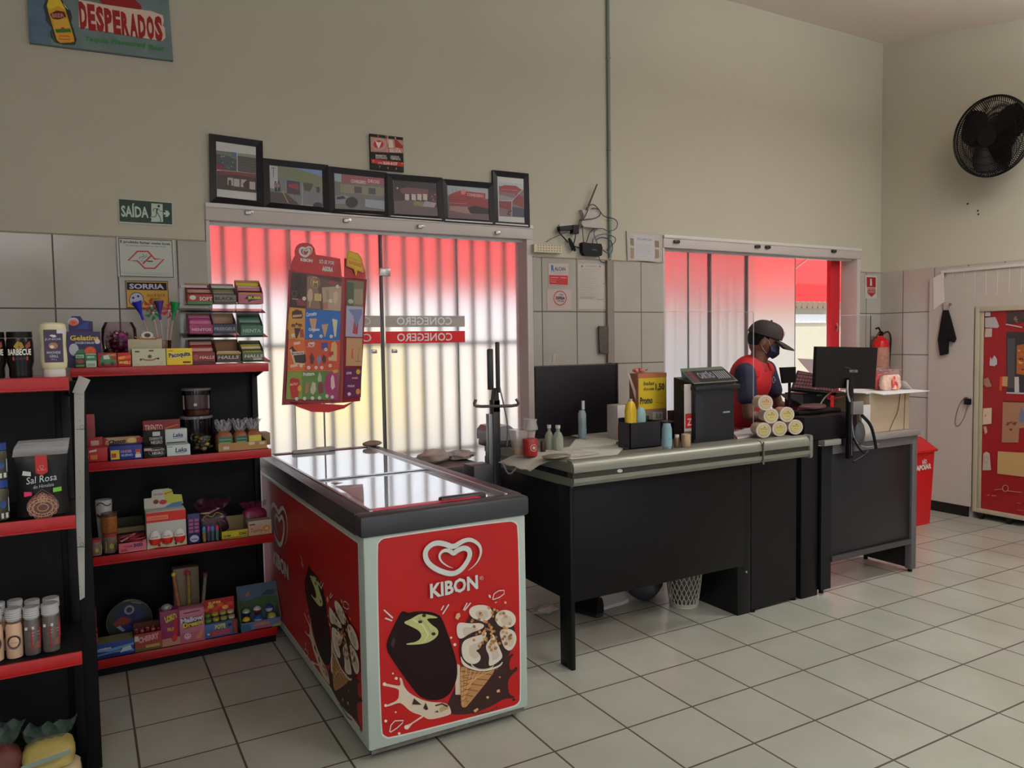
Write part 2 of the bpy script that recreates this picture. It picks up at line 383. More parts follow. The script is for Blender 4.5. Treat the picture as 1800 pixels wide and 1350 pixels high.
b = MB(); b.box(2.952, 1.23, .03, 2.963, 1.265, 2.225, M((126, 120, 118), .4, .3)); b.box(3.365, 1.23, .03, 3.376, 1.265, 2.225, M((126, 120, 118), .4, .3)); b.build('meeting_stile', w2)

# ---- outside: bars, awning, street
IRON = M((96, 80, 82), .5, .2)
t = thing('window_grille', 'iron bar grille standing just outside the wide frosted window', 'grille', (.2, 1.45, 0))
x = -.86
while x < 1.25:
    b = MB(); b.box(x-.012, 1.421, -.02, x+.012, 1.437, 2.6, IRON); b.build('bar', t); x += .1265
b = MB()
for z in (.1, .8, 1.53, 2.3): b.box(-.95, 1.439, z-.012, 1.3, 1.447, z+.012, IRON)
b.build('crossbar', t)
t = thing('folding_gate', 'folding iron gate of round bars outside the frosted window behind the cashier', 'gate', (2.9, 1.5, 0))
b = MB(); gr = []
for i in range(14):
    b = MB(); x = 2.36+i*.099; b.tube([(x, 1.46, .04), (x, 1.46, 2.52)], .013, M((226, 220, 220), .5), n=8); b.build('bar', t)
for z in (-.02, 2.5):
    b = MB(); b.box(2.28, 1.44, z, 3.68, 1.48, z+.035, IRON); b.build('rail', t)
def awning():
    m = bpy.data.materials.new('awning_fabric'); m.use_nodes = True; nt = m.node_tree; nt.nodes.clear()
    o = nt.nodes.new('ShaderNodeOutputMaterial'); d = nt.nodes.new('ShaderNodeBsdfDiffuse'); tr = nt.nodes.new('ShaderNodeBsdfTranslucent'); mx = nt.nodes.new('ShaderNodeMixShader')
    d.inputs[0].default_value = (.85, .07, .07, 1); tr.inputs[0].default_value = (.98, .115, .115, 1); mx.inputs[0].default_value = .62
    nt.links.new(d.outputs[0], mx.inputs[1]); nt.links.new(tr.outputs[0], mx.inputs[2]); nt.links.new(mx.outputs[0], o.inputs[0])
    t = thing('shop_awning', 'red fabric awning over the shop front outside the windows', 'awning', (2, 2.4, 2.1))
    b = MB(); rows = []
    for k in range(7):
        f = k/6; rows.append([(x, 1.37+2.0*f, 3.25-1.06*f**1.2) for x in (-3.5+i*1.5 for i in range(9))])
    rows.append([(p[0], p[1]+.01, p[2]-.2) for p in rows[-1]]); b.sheet(rows, m); b.build('canopy', t)
    for k in range(8):
        x = -3.2+k*1.55; b = MB(); b.tube([(x, 1.37, 3.2), (x, 2.2, 2.83), (x, 3.35, 2.22)], .014, M((214, 180, 176), .4)); b.build('rib', t)
    b = MB(); b.tube([(-3.5, 3.37, 2.22), (8.5, 3.37, 2.22)], .016, M((214, 180, 176), .4)); b.tube([(-3.5, 2.2, 2.80), (8.5, 2.2, 2.80)], .012, M((214, 180, 176), .4)); b.build('crossbar', t)
awning()
# ground outside
b = MB(); b.box(-14, YW+.12, -.12, 26, 3.6, -.02, M((236, 234, 230), .8, noise=.04)); struct('ground_pavement', b)
b = MB(); b.box(-14, 3.6, -.2, 26, 9.0, -.1, M((170, 168, 166), .9, noise=.05)); struct('ground_street', b)
b = MB(); b.box(-14, 9.0, -.2, 26, 30, -.02, M((190, 186, 180), .9, noise=.05)); struct('ground_far', b)

t = thing('corner_house', 'cream house with terracotta tile roof edge across the street', 'house', (14, 11, 0))
b = MB(); b.box(11.6, 10.2, -.02, 19, 13, 2.35, M((196, 188, 168), .8, noise=.08, scale=4)); b.build('wall', t)
b = MB()
for i in range(40): b.cyl((11.7+i*.2, 9.9, 2.34), (11.7+i*.2, 11.2, 2.75), .1, M((150, 126, 108), .8, noise=.15), n=8)
b.build('roof', t)
b = MB(); b.box(13.2, 10.14, 1.9, 15.6, 10.2, 2.12, M((235, 235, 235), .6)); b.build('name_board', t)
for x0_, x1_, c_, nm, lb in ((-9, 1.7, (250, 240, 228), 'peach_house', 'pale peach low house far across the street'), (1.9, 3.7, (250, 228, 140), 'yellow_house', 'small yellow house far across the street'), (3.9, 8.2, (246, 236, 226), 'beige_house', 'pale beige low house far across the street')):
    t = thing(nm, lb, 'house', ((x0_+x1_)/2, 10, 0)); b = MB(); b.box(x0_, 10, -.02, x1_, 13, 1.75, M(c_, .8)); b.build('wall', t)
    b = MB(); b.box(x0_-.05, 9.8, 1.75, x1_+.05, 13.2, 1.9, M((230, 220, 205), .8)); b.build('roof', t)
t = thing('shuttered_shop', 'white shop with a grey roller shutter across the street', 'shop', (10, 9.5, 0))
b = MB(); b.box(8.6, 9.6, -.02, 11.1, 12, 3.0, M((232, 230, 226), .8)); b.build('wall', t)
b = MB(); b.box(9.3, 9.55, -.02, 10.5, 9.6, 2.3, M((110, 114, 122), .6))
for i in range(28): b.box(9.3, 9.53, i*.08, 10.5, 9.56, i*.08+.05, M((128, 132, 140), .5))
b.build('roller_shutter', t)
b = MB(); b.box(8.9, 9.45, 2.3, 10.9, 9.6, 2.6, M((232, 150, 90), .6)); b.build('sign_board', t)
t = thing('parked_car', 'white and red car parked at the far kerb', 'car', (7.5, 7.6, -.1))
b = MB(); b.prism([(5.9, 6.9, .2), (9.6, 6.9, .2), (9.6, 6.9, .62), (8.9, 6.9, .72), (8.3, 6.9, 1.12), (7.0, 6.9, 1.12), (6.4, 6.9, .72), (5.9, 6.9, .62)], (0, 1.5, 0), M((236, 236, 238), .2)); b.build('car_body', t)
b = MB(); b.prism([(8.75, 6.89, .72), (8.25, 6.89, 1.05), (7.05, 6.89, 1.05), (6.55, 6.89, .72)], (0, 1.52, 0), M((90, 110, 130), .1)); b.build('car_windows', t)
for x in (6.6, 8.9):
    for y in (6.88, 8.25): b = MB(); b.cyl((x, y, .2), (x, y+.17, .2), .3, M((20, 20, 20), .7), n=20); b.build('wheel', t)
b = MB(); b.box(5.86, 6.87, .42, 6.2, 8.42, .56, M((220, 20, 20), .3)); b.build('tail_light', t)
t = thing('door_post', 'red painted iron door post at the right side of the open doorway', 'door post', (4.56, 1.3, 0))
b = MB(); b.box(4.50, 1.30, -.02, 4.62, 1.35, 2.35, M((190, 30, 40), .4), .004); b.build('door_frame', t)
b = MB(); b.cyl((4.56, 1.30, 1.62), (4.56, 1.28, 1.62), .01, M((150, 30, 40), .4)); b.tube([(4.56, 1.285, 1.66), (4.56, 1.27, 1.62), (4.56, 1.285, 1.58)], .006, CHROME); b.build('latch', t)
# =================================================================== chest freezer
FX0, FX1, FY0, FY1 = -.63, .048, -.748, 1.085
WHP = M((172, 184, 175), .35, noise=.03, scale=5); RIM = M((50, 52, 56), .38, noise=.08, scale=20)
fz = thing('chest_freezer', 'red and white ice cream chest freezer with glass sliding lids, standing lengthwise before the window', 'freezer', ((FX0+FX1)/2, (FY0+FY1)/2, 0))
b = MB(); b.box(FX0, FY0, .045, FX1, FY1, .842, WHP, .012); b.build('cabinet', fz)
b = MB(); b.box(FX0+.015, FY0+.012, .028, FX1-.015, FY1-.01, .055, M((96, 92, 84), .8, noise=.5, scale=40)); b.build('base_rail', fz)
for x in (FX0+.07, FX1-.07):
    for y in (FY0+.08, FY1-.1):
        b = MB(); b.cyl((x-.02, y, .022), (x+.02, y, .022), .022, M((18, 18, 18), .6), n=14); b.box(x-.022, y-.012, .02, x+.022, y+.012, .05, M((60, 60, 60), .5)); b.build('caster', fz)
b = MB(); e = .012; L = .075
b.box(FX0-e, FY0-e, .838, FX1+e, FY0+L, .918, RIM, .014); b.box(FX0-e, FY1-L, .838, FX1+e, FY1+e, .918, RIM, .014)
b.box(FX0-e, FY0+L-.02, .838, FX0+L-.02, FY1-L+.02, .9178, RIM, .003); b.box(FX1-L+.02, FY0+L-.02, .838, FX1+e, FY1-L+.02, .9178, RIM, .003); b.build('rim', fz)
b = MB()
for y0, y1 in ((FY0+.06, FY0+.065), ): b.box(FX0+.06, y0, .9185, FX1-.17, y1+.028, .921, M((200, 40, 60), .35))
b.build('red_edge_strip', fz)
b = MB(); b.box(FX0+.04, FY0+.06, .60, FX1-.04, FY1-.06, .62, M((190, 195, 200), .3)); b.build('inner_liner', fz)
LG = bpy.data.materials.new('lid_glass'); LG.use_nodes = True
_p = LG.node_tree.nodes['Principled BSDF']; _p.inputs['Base Color'].default_value = (.72, .74, .8, 1); _p.inputs['Roughness'].default_value = .035; _p.inputs['Specular IOR Level'].default_value = 1.0; _p.inputs['IOR'].default_value = 1.9; _p.inputs['Coat Weight'].default_value = 1
_p.inputs['Coat IOR'].default_value = 1.9
ALU = M((190, 190, 195), .3, .8)
b = MB(); b.box(FX0+.05, FY0+.07, .899, FX1-.05, .25, .905, LG); b.build('glass_lid', fz)
A = Art((0, 0, .9052), (1, 0, 0), (0, 1, 0)).crop(440, 760, 6.75); A.poly([(1010, 640), (1100, 630), (1180, 625), (1335, 615), (1345, 700), (1350, 830), (1290, 800), (1100, 690)], M((120, 50, 44), .3, noise=.3, scale=30)); A.poly([(1180, 660), (1240, 635), (1330, 630), (1335, 645)], (190, 160, 160)); A.poly([(950, 600), (1105, 596), (1010, 616)], (110, 50, 50)); A.line([(1100, 680), (1330, 740)], .003, (170, 120, 100)); A.line([(1180, 740), (1345, 800)], .003, (180, 140, 110)); A.build('painted_pack_view', fz)  # red pack seen in the glass, painted flat on the opaque lid
b = MB(); b.box(FX0+.05, .12, .908, FX1-.05, FY1-.06, .914, LG); b.build('glass_lid', fz)
for x in (FX0+.047, FX1-.062):
    b = MB(); b.box(x, FY0+.06, .895, x+.015, FY1-.05, .922, ALU, .003); b.build('lid_rail', fz)
b = MB(); hx = FX1-.33; b.box(hx-.0, FY0+.085, .905, hx+.2, FY0+.125, .93, M((50, 50, 54), .4), .01); b.build('lid_handle', fz)
b = MB(); b.box(FX0+.17, FY1-.085, .915, FX0+.38, FY1-.045, .934, M((150, 148, 150), .4), .01); b.build('lid_handle', fz)
b = MB(); b.tube([(FX1+.014, FY0+.05, .845), (FX1+.02, FY0+.05, .88), (FX1+.014, FY0+.05, .9)], .006, ALU); b.build('corner_clip', fz)

def icecream_art(A, full=True, frame=True):
    """A.crop already set to the photo crop 640,880 (scale 2.9348) of the short end"""
    R = (172, 10, 10)
    base = [(66, 236), (84, 205), (112, 192), (740, 106), (778, 112), (795, 140), (806, 1015), (795, 1045), (764, 1062), (140, 1222), (108, 1216), (88, 1192)]
    if frame: A.poly([(60, 236), (80, 200), (112, 184), (740, 99), (784, 106), (802, 140), (813, 1015), (800, 1050), (766, 1070), (140, 1230), (104, 1224), (81, 1196)], WHT); A.poly(base, R)
    # chocolate splash behind the cone
    A.poly([(432, 1040), (470, 960), (500, 870), (600, 880), (700, 850), (742, 800), (770, 786), (772, 796), (748, 822), (752, 880), (786, 858), (796, 870), (760, 900), (740, 930), (745, 1000), (778, 1010), (770, 1020), (720, 1020), (660, 1060), (560, 1100), (470, 1106), (420, 1090)], (48, 18, 14))
    A.line([(690, 1060), (640, 1090), (560, 1100)], .006, (90, 50, 30)); A.ell((783, 866), 7, 8, (48, 18, 14)); A.ell((772, 1026), 8, 7, (48, 18, 14))
    # cream splash
    CRM = (206, 190, 168)
    A.poly([(180, 910), (195, 915), (205, 960), (240, 1000), (330, 1040), (430, 1040), (452, 1092), (440, 1105), (380, 1122), (330, 1130), (300, 1108), (240, 1090), (200, 1050), (180, 1040), (120, 1064), (108, 1056), (176, 1030), (180, 990), (178, 970), (120, 958), (98, 952), (100, 940), (176, 956), (190, 950)], CRM)
    A.poly([(330, 1100), (250, 1150), (225, 1180), (208, 1176), (212, 1160), (240, 1148), (300, 1108)], CRM)
    for x, y, r in ((105, 946, 10), (165, 916, 8), (111, 1056, 8), (218, 1168, 12), (148, 891, 5), (180, 1200, 7), (111, 1136, 8), (162, 1090, 5), (467, 742, 8), (448, 706, 6)): A.ell((x, y), r, r, (222, 208, 192), 10)
    A.poly([(480, 840), (494, 850), (496, 1000), (470, 1000), (470, 940)], CRM)
    # bitten chocolate bar
    A.poly([(190, 572), (206, 568), (225, 580), (262, 570), (330, 570), (380, 584), (405, 610), (470, 800), (481, 862), (478, 920), (450, 985), (415, 1018), (370, 1030), (320, 1026), (270, 1000), (130, 800), (112, 755), (120, 715), (150, 650), (175, 600)], (30, 12, 12))
    A.poly([(196, 628), (236, 612), (262, 596), (290, 582), (340, 588), (378, 600), (376, 606), (320, 606), (330, 622), (348, 640), (380, 662), (383, 690), (360, 715), (315, 738), (220, 744), (214, 736), (262, 730), (290, 712), (296, 690), (280, 668), (246, 650)], (178, 184, 118))
    A.line([(250, 612), (300, 640), (330, 690), (310, 725)], .004, (206, 208, 150)); A.line([(280, 600), (320, 640), (350, 690)], .003, (150, 160, 96))
    A.poly([(150, 700), (136, 740), (150, 760), (160, 720)], (60, 34, 30))
    for x, y in ((288, 624), (308, 592), (357, 686)): A.ell((x, y), 12, 9, (48, 24, 20), 6)
    for P in ([(246, 1050), (256, 1018), (296, 1052)], [(304, 1070), (316, 1040), (330, 1074), (318, 1080)], [(362, 1090), (376, 1080), (384, 1090)]): A.poly(P, (60, 30, 24))
    A.poly([(388, 1068), (430, 1050), (434, 1072), (392, 1090)], (170, 150, 96)); A.line([(366, 1056), (400, 1046), (430, 1060)], .006, (50, 20, 16))
    # cone
    CN = (176, 128, 78)
    A.poly([(490, 838), (560, 876), (640, 878), (688, 862), (534, 1054), (520, 1066), (502, 1064), (497, 1040)], CN)
    for k in range(7):
        A.line([(494+k*5, 850+k*30), (690-k*26, 868+k*28)], .0035, (120, 80, 44)); A.line([(500+k*26, 856+k*3), (508+k*5, 1050-k*20)], .0035, (206, 160, 104))
        A.line([(496, 880+k*26), (600-k*12, 860+k*26)], .003, (120, 80, 44))
    # cream topping
    A.poly([(486, 730), (530, 600), (600, 540), (680, 556), (770, 620), (780, 720), (740, 800), (690, 862), (620, 884), (540, 872), (495, 840)], (46, 20, 16))
    BL = [[(535, 570), (550, 545), (590, 534), (640, 540), (660, 570), (655, 600), (620, 625), (590, 616), (550, 600)],
          [(672, 590), (700, 562), (745, 562), (778, 590), (780, 630), (750, 655), (700, 650), (676, 625)],
          [(474, 640), (490, 624), (540, 632), (600, 628), (620, 644), (600, 662), (545, 680), (500, 712), (482, 705), (474, 680)],
          [(692, 668), (730, 655), (770, 668), (784, 700), (778, 740), (750, 776), (720, 760), (704, 720)],
          [(500, 728), (540, 704), (600, 690), (632, 670), (620, 710), (596, 752), (560, 766), (596, 790), (598, 820), (570, 842), (530, 836), (500, 800)],
          [(660, 680), (680, 720), (700, 770), (712, 800), (700, 820), (660, 848), (636, 850), (644, 800), (622, 760), (630, 730), (650, 710)],
          [(492, 790), (510, 830), (560, 862), (620, 868), (690, 850), (716, 820), (700, 856), (620, 880), (560, 872), (500, 846)]]
    for i, P in enumerate(BL):
        A.poly(P, (214, 204, 188)); cx = sum(p[0] for p in P)/len(P); cy = sum(p[1] for p in P)/len(P)
        A.poly([(cx+(p[0]-cx)*.55+6, cy+(p[1]-cy)*.55+8) for p in P], (196, 182, 162))
    rnd = random.Random(4)
    for k in range(64):
        a = rnd.random()*6.28; r = rnd.random()**.6; x, y = 648+cos(a)*r*112, 655+sin(a)*r*110
        A.poly([(x-7, y), (x, y-8), (x+9, y-2), (x+6, y+8), (x-3, y+8)], rnd.choice([(176, 118, 66), (196, 146, 92), (150, 96, 54)]))
    for P in ([(462, 600), (470, 578), (486, 574), (490, 590), (476, 610)], [(664, 518), (680, 516), (672, 526)], [(714, 516), (726, 514), (728, 526), (716, 528)], [(556, 1076), (576, 1062), (584, 1070), (566, 1086)], [(676, 972), (690, 966), (694, 980), (678, 984)], [(622, 1004), (636, 1002), (636, 1012), (626, 1016)], [(684, 902), (696, 900), (696, 910)]): A.poly(P, (206, 160, 110))
    # marks
    for P in ([(96, 558), (142, 600)], [(102, 600), (138, 614)], [(390, 560), (404, 536)], [(398, 580), (430, 530)], [(504, 560), (524, 522)], [(510, 562), (542, 522)]): A.line(P, .005, WHT, taper=False)
    A.line([(655, 505), (662, 476), (686, 460), (714, 458), (714, 476), (690, 494), (656, 506)], .004, WHT); A.poly([(634, 480), (644, 482), (646, 498), (636, 494)], WHT)
    A.line([(126, 1180), (132, 1150), (152, 1128), (196, 1126), (190, 1140), (164, 1164), (130, 1186), (124, 1180)], .004, WHT)
    if full: emblem(A, 452, 284, 146, 92, .02); A.text('KIBON', (334, 496), (580, 446), 72, WHT, bold=.035); A.ring((597, 394), 9, 9, .0012, WHT); A.text('R', (593, 399), (601, 397), 9, WHT)
def emblem(A, cx, cy, sx, sy, w, c=WHT):
    """two nested open hearts, traced from the emblem"""
    A.line(smoothline([(cx+(x)*sx, cy+(y)*sy) for x, y in [(.52, .78), (.72, .55), (.9, .2), (1.0, -.3), (.9, -.72), (.6, -.98), (.3, -.85), (.0, -.5), (-.3, -.72), (-.65, -.78), (-.95, -.45), (-1.0, 0), (-.85, .45), (-.5, .8), (-.05, 1.0), (.25, .8), (.5, .3), (.6, -.1), (.55, -.4), (.35, -.5), (.1, -.3), (.02, -.15), (-.15, -.35), (-.35, -.35), (-.5, -.1), (-.45, .25), (-.2, .55), (.0, .64)]]), w, c, taper=True)
A = Art((FX0, FY0, 0), (1, 0, 0), (0, 0, 1)).crop(640, 880, 2.9348); A.soft = True
icecream_art(A); A.build('end_decal', fz)
# the same picture on the long left side: mapped onto that side's own printed panel (wider)
class SideArt(Art):
    def uv(s, p):
        if not s.pxmode: return p
        q = REF.uv(p); return (1.015+(q[0]-.11)*1.47, q[1]+.0)
REF = Art((FX0, FY0, 0), (1, 0, 0), (0, 0, 1)).crop(640, 880, 2.9348)
A = SideArt((FX0, FY1, 0), (0, -1, 0), (0, 0, 1)); A.pxmode = True; A.cr = (0, 0, 1); A.soft = True
A.pxmode = False; A.rect((.05, .09), (1.78, .815), WHT); A.rect((.058, .098), (1.772, .807), (165, 12, 12)); A.lay += 2
A.pxmode = True; icecream_art(A, full=False, frame=False)
A.pxmode = False; emblem2 = [(.52, .78), (.72, .55), (.9, .2), (1.0, -.3), (.9, -.72), (.6, -.98), (.3, -.85), (.0, -.5), (-.3, -.72), (-.65, -.78), (-.95, -.45), (-1.0, 0), (-.85, .45), (-.5, .8), (-.05, 1.0), (.25, .8), (.5, .3), (.6, -.1), (.55, -.4), (.35, -.5), (.1, -.3), (.02, -.15), (-.15, -.35), (-.35, -.35), (-.5, -.1), (-.45, .25), (-.2, .55), (.0, .64)]
A.line(smoothline([(.525+x*.19, .625-y*.11) for x, y in emblem2]), .024, WHT, taper=True); A.text('KIBON', (.36, .385), (.70, .385), .075, WHT, bold=.035)
A.build('side_decal', fz)

# =================================================================== gondola shelves
STEEL = M((10, 9, 12), .5, noise=.1); SR = M((160, 16, 20), .38, noise=.05, scale=8)
AX0, AX1, AY, AB = -1.53, -.664, .6, .92
BX0, BX1, BY, BB = -2.75, -1.523, -.62, -.25
ZS = (1.448, 1.012, .573, .088)
def gondola(name, label, x0, x1, y0, yb, zs):
    t = thing(name, label, 'shelf unit', ((x0+x1)/2, (y0+yb)/2, 0))
    b = MB(); b.box(x0, yb, .02, x1+.0, yb+.03, zs[0]-.03, STEEL); b.build('back_panel', t)
    for x in (x0, x1-.032): b = MB(); b.box(x, yb-.045, 0, x+.03, yb, zs[0]-.01, STEEL, .003); b.build('upright', t)
    b = MB(); b.box(x0, y0+.03, 0, x1, yb, .045, STEEL); b.build('plinth', t)
    for i, z in enumerate(zs):
        b = MB(); b.box(x0, y0+.004, z-.018, x1, yb, z-.003, SR if i == 0 else STEEL, .002)
        s = b.build('shelf', t)
        b = MB(); b.box(x0-.002, y0-.004, z-.043, x1+.002, y0+.006, z-.0, SR, .003)
        b.box(x0, y0-.007, z-.04, x1, y0-.003, z-.036, SR); b.build('price_rail', s)
        if i < 3:
            for xx in (x0+.002, x1-.006):
                b = MB(); b.prism([(xx, y0+.01, z-.018), (xx, yb, z-.018), (xx, yb, z-.085), (xx, y0+.01, z-.03)], (.004, 0, 0), STEEL); b.build('bracket', s)
    return t
ga = gondola('gondola_shelf', 'four-tier black shelf unit with red fronts full of sweets, under the no smoking sign', AX0, AX1, AY, AB, ZS)
gb = gondola('gondola_shelf', 'nearer black and red shelf unit at the left edge, holding sauces and spice jars', BX0, BX1, BY, BB, ZS)
b = MB(); p = W(132, 690, y=-.25); b.box(BX1-.05, BB-.01, 0, -1.478, BB+.05, 1.42, STEEL, .003); b.build('end_upright', gb)
# ticket strip taped down the end upright
t = thing('paper_strip', 'long white printed paper strip taped down the end post between the shelf units', 'paper strip', (-1.49, -.3, .9))
Y = -.29; P = [W(x, y, y=Y) for x, y in ((130, 682), (148, 668), (149, 1050), (136, 1058))]
b = MB(); b.prism([P[0], P[1], P[2], P[3]], (0, .0015, 0), M((176, 174, 168), .5)); b.build('strip', t)
P = [W(x, y, y=Y-.004) for x, y in ((139, 660), (159, 668), (146, 693), (127, 690))]
b = MB(); b.prism(P, (0, .001, 0), M((184, 182, 176), .5)); b.build('price_tag', t)
A = Art((-1.5, Y-.002, 1), (1, 0, 0), (0, 0, 1)).crop(0, 560, 6.75)
for y in (950, 1215, 1810, 2120, 2600, 3180, 3720): A.ell((948, y), 5, 5, (40, 40, 44), 8)
for y in (1285, 2680): A.ring((972, y), 22, 22, .001, (30, 30, 40)); A.line([(905, y+30), (1005, y+28)], .0018, (30, 30, 40))
A.ring((948, 808), 14, 14, .0008, (40, 40, 44)); A.build('strip_print', t)

# =================================================================== checkout counters
BLKP = M((13, 12, 14), .42, noise=.06, scale=6); INOX = M((132, 131, 120), .42, .45, noise=.05, scale=4); INOXD = M((58, 54, 46), .4, .3)
CX0, CX1, CY = .455, 2.055, -.46
c1 = thing('checkout_counter', 'long black checkout counter with stainless bumper edge and top, right of the freezer', 'counter', (1.25, -.2, 0))
b = MB(); b.box(CX0+.02, CY+.03, .305, 1.60, CY+.05, .865, BLKP, .002); b.build('front_panel', c1)
b = MB(); b.box(CX0, CY+.01, .32, CX0+.02, .39, .955, BLKP, .002); b.build('side_panel', c1)
b = MB(); b.box(CX0-.01, CY-.012, .0, CX0+.012, CY+.085, .865, BLKP, .002); b.build('leg', c1)
b = MB(); b.box(CX0-.01, .30, .0, CX0+.012, .39, .865, BLKP, .002); b.build('leg', c1)
b = MB(); b.box(1.62, CY+.1, 0, 1.72, .14, .865, M((20, 19, 21), .4), .002); b.build('leg', c1)
b = MB(); b.box(CX0+.0, CY+.01, .955, CX1-.03, .03, .975, INOX, .003); b.box(CX0+.0, .03, .955, 1.47, .40, .975, INOX, .003); b.build('counter_top', c1)
prof = [(0, .985), (-.018, .98), (-.03, .968), (-.036, .95), (-.036, .93)]
b = MB()
def bumper(x0, x1):
    up = [(CY-dy*-1 if 0 else CY+dy, z) for dy, z in prof]
    b.prism([(x0, y, z) for y, z in up]+[(x0, CY+.02, .93), (x0, CY+.02, .985)], (x1-x0, 0, 0), INOX)
    b.box(x0, CY-.024, .902, x1, CY+.02, .931, INOXD)
    b.prism([(x0, CY-.036, .903), (x0, CY-.036, .885), (x0, CY-.024, .868), (x0, CY, .862), (x0, CY+.02, .862), (x0, CY+.02, .903)], (x1-x0, 0, 0), INOX)
bumper(CX0-.002, 1.66); bumper(1.668, CX1-.02); b.build('bumper', c1)
b = MB(); b.box(CX1-.022, CY-.04, .858, CX1+.008, CY+.02, .99, INOX, .012); b.build('end_cap', c1)
b = MB(); b.cyl((1.664, CY-.042, .86), (1.664, CY-.042, .98), .005, M((110, 106, 100), .4, .5), n=8); b.build('bumper_joint', c1)
b = MB(); b.box(CX0-.004, CY-.02, .862, CX0+.0, .39, .902, INOX); b.box(CX0-.004, CY-.02, .93, CX0, .39, .975, INOX); b.build('side_trim', c1)
ped = [(1.725, -.36), (2.105, -.345), (2.105, .02), (1.725, .02)]
b = MB(); b.prism([(x, y, .012) for x, y in ped], (0, 0, .85), M((19, 18, 21), .3, noise=.06)); b.build('pedestal', c1)
for x, y in ((1.74, -.35), (2.09, -.335)): b = MB(); b.cyl((x, y, 0), (x, y, .014), .018, M((12, 12, 12), .5), n=12); b.build('foot', c1)
b = MB()
for px, py in ((1287, 836), (1285, 896)): q = W(px, py, y=CY+.03); b.cyl((q.x, CY+.03, q.z), (q.x, CY+.026, q.z), .006, M((14, 14, 14), .4), n=8)
q = W(1311, 1005, y=-.36); b.cyl((q.x, -.362, q.z), (q.x, -.366, q.z), .006, M((200, 200, 200), .3, .8), n=8); b.build('screw', c1)
A = Art((0, CY-.025, 0), (1, 0, 0), (0, 0, 1)).crop(800, 580, 4.2194)
A.ell((1222, 1045), 20, 13, (205, 205, 205)); A.ell((1345, 1000), 12, 9, (200, 200, 200)); A.build('scrap_of_tape', c1)

c2 = thing('register_counter', 'second black counter with grey metal frame, beside the red waste bin', 'counter', (2.75, -.15, 0))
GR = M((96, 94, 96), .4, .3); DP = M((24, 23, 28), .33, noise=.1, scale=3)
b = MB(); b.box(2.365, -.372, .215, 3.135, -.355, .885, DP, .002); b.build('front_panel', c2)
b = MB(); b.box(2.285, -.355, .03, 2.305, .0, .89, M((18, 17, 19), .4)); b.box(2.285, -.375, .0+.03, 2.372, -.35, .89, M((24, 23, 26), .4)); b.build('side_panel', c2)
b = MB(); b.box(3.14, -.385, .02, 3.19, -.34, .895, GR, .003); b.box(3.17, -.34, .02, 3.185, -.01, .24, M((30, 30, 32), .4)); b.box(3.17, -.34, .24, 3.185, -.01, .895, GR); b.build('side_panel', c2)
b = MB(); b.box(2.37, -.385, .19, 3.14, -.365, .222, M((60, 58, 60), .4)); b.build('lower_rail', c2)
b = MB(); b.box(2.37, -.385, .84, 3.14, -.365, .895, GR); b.build('upper_rail', c2)
b = MB(); b.box(2.28, -.40, .895, 3.20, .05, .928, M((150, 146, 142), .35, .4), .003); b.build('counter_top', c2)
for x, y in ((2.33, -.34), (2.295, -.02), (3.165, -.36), (3.175, -.03)): b = MB(); b.cyl((x, y, 0), (x, y, .032), .014, M((14, 14, 14), .5), n=12); b.build('foot', c2)
# =================================================================== things on the back wall
def plate(name, label, cat, corners, crop, th=.004, col=WHT, Y=None, group=None, b_=0, part='board', rough=.4):
    """flat board hung on the back wall; corners traced in a photo crop (x0, y0, scale), on the wall plane"""
    Y = YW-th if Y is None else Y; x0, y0, sc = crop
    P = [W(x0+x/sc, y0+y/sc, y=Y) for x, y in corners]
    c = sum(P, Vector())/len(P); t = thing(name, label, cat, (c.x, Y+th, c.z), 0, group)
    mb = MB(); mb.prism(P, (0, th, 0), M(col, rough)); mb.build(part, t)
    return t, Art((0, Y, 0), (1, 0, 0), (0, 0, 1)).crop(*crop)
# beer sign, top left
cr = (40, 0, 6.667)
t, A = plate('beer_sign', 'blue grey painted wooden beer sign with a yellow bottle, high on the left wall', 'sign', [(40, -330), (1690, -250), (1762, 712), (78, 500)], cr, .022, (92, 106, 110))
SG = M((104, 122, 122), .5, noise=.35, scale=9); A.poly([(44, -324), (1686, -244), (1756, 704), (84, 494)], SG)
A.poly([(44, -300), (300, -290), (330, 520), (84, 494)], M((84, 108, 128), .5, noise=.4, scale=14))
A.poly([(240, 80), (260, 20), (290, -60), (300, -250), (390, -250), (420, -60), (500, 60), (560, 130), (580, 210), (566, 260), (610, 380), (632, 470), (610, 530), (490, 530), (380, 500), (330, 440), (320, 380), (340, 330), (262, 230), (270, 190)], (40, 46, 44))
A.poly([(282, 60), (310, -40), (314, -240), (376, -240), (390, -60), (450, 20), (500, 110), (600, 440), (604, 490), (560, 500), (440, 505), (400, 470), (300, 140)], (206, 158, 34))
A.poly([(282, 80), (310, -20), (440, 0), (500, 120), (420, 70), (320, 110)], (224, 190, 50))
A.poly([(316, 165), (400, 122), (490, 140), (510, 200), (420, 232), (350, 220)], (104, 18, 22)); A.text('BEER', (350, 205), (490, 205), 46, (190, 140, 120), bold=.02)
A.poly([(360, 232), (520, 222), (548, 320), (380, 330)], (216, 168, 56)); A.poly([(380, 345), (556, 335), (568, 376), (392, 386)], (44, 110, 40)); A.ell((468, 335), 20, 16, (150, 60, 40))
A.poly([(392, 395), (584, 392), (604, 490), (440, 500)], (220, 150, 40)); A.line([(425, 420), (545, 425), (550, 465), (430, 460)], .004, (170, 80, 30), closed=True)
for P in ([(470, 30), (500, 80), (540, 120)], [(560, 190), (575, 240)], [(270, 210), (330, 290)], [(600, 370), (620, 440)], [(480, 530), (600, 520)], [(340, 380), (370, 480)]): A.line(P, .006, (196, 196, 190), taper=True)
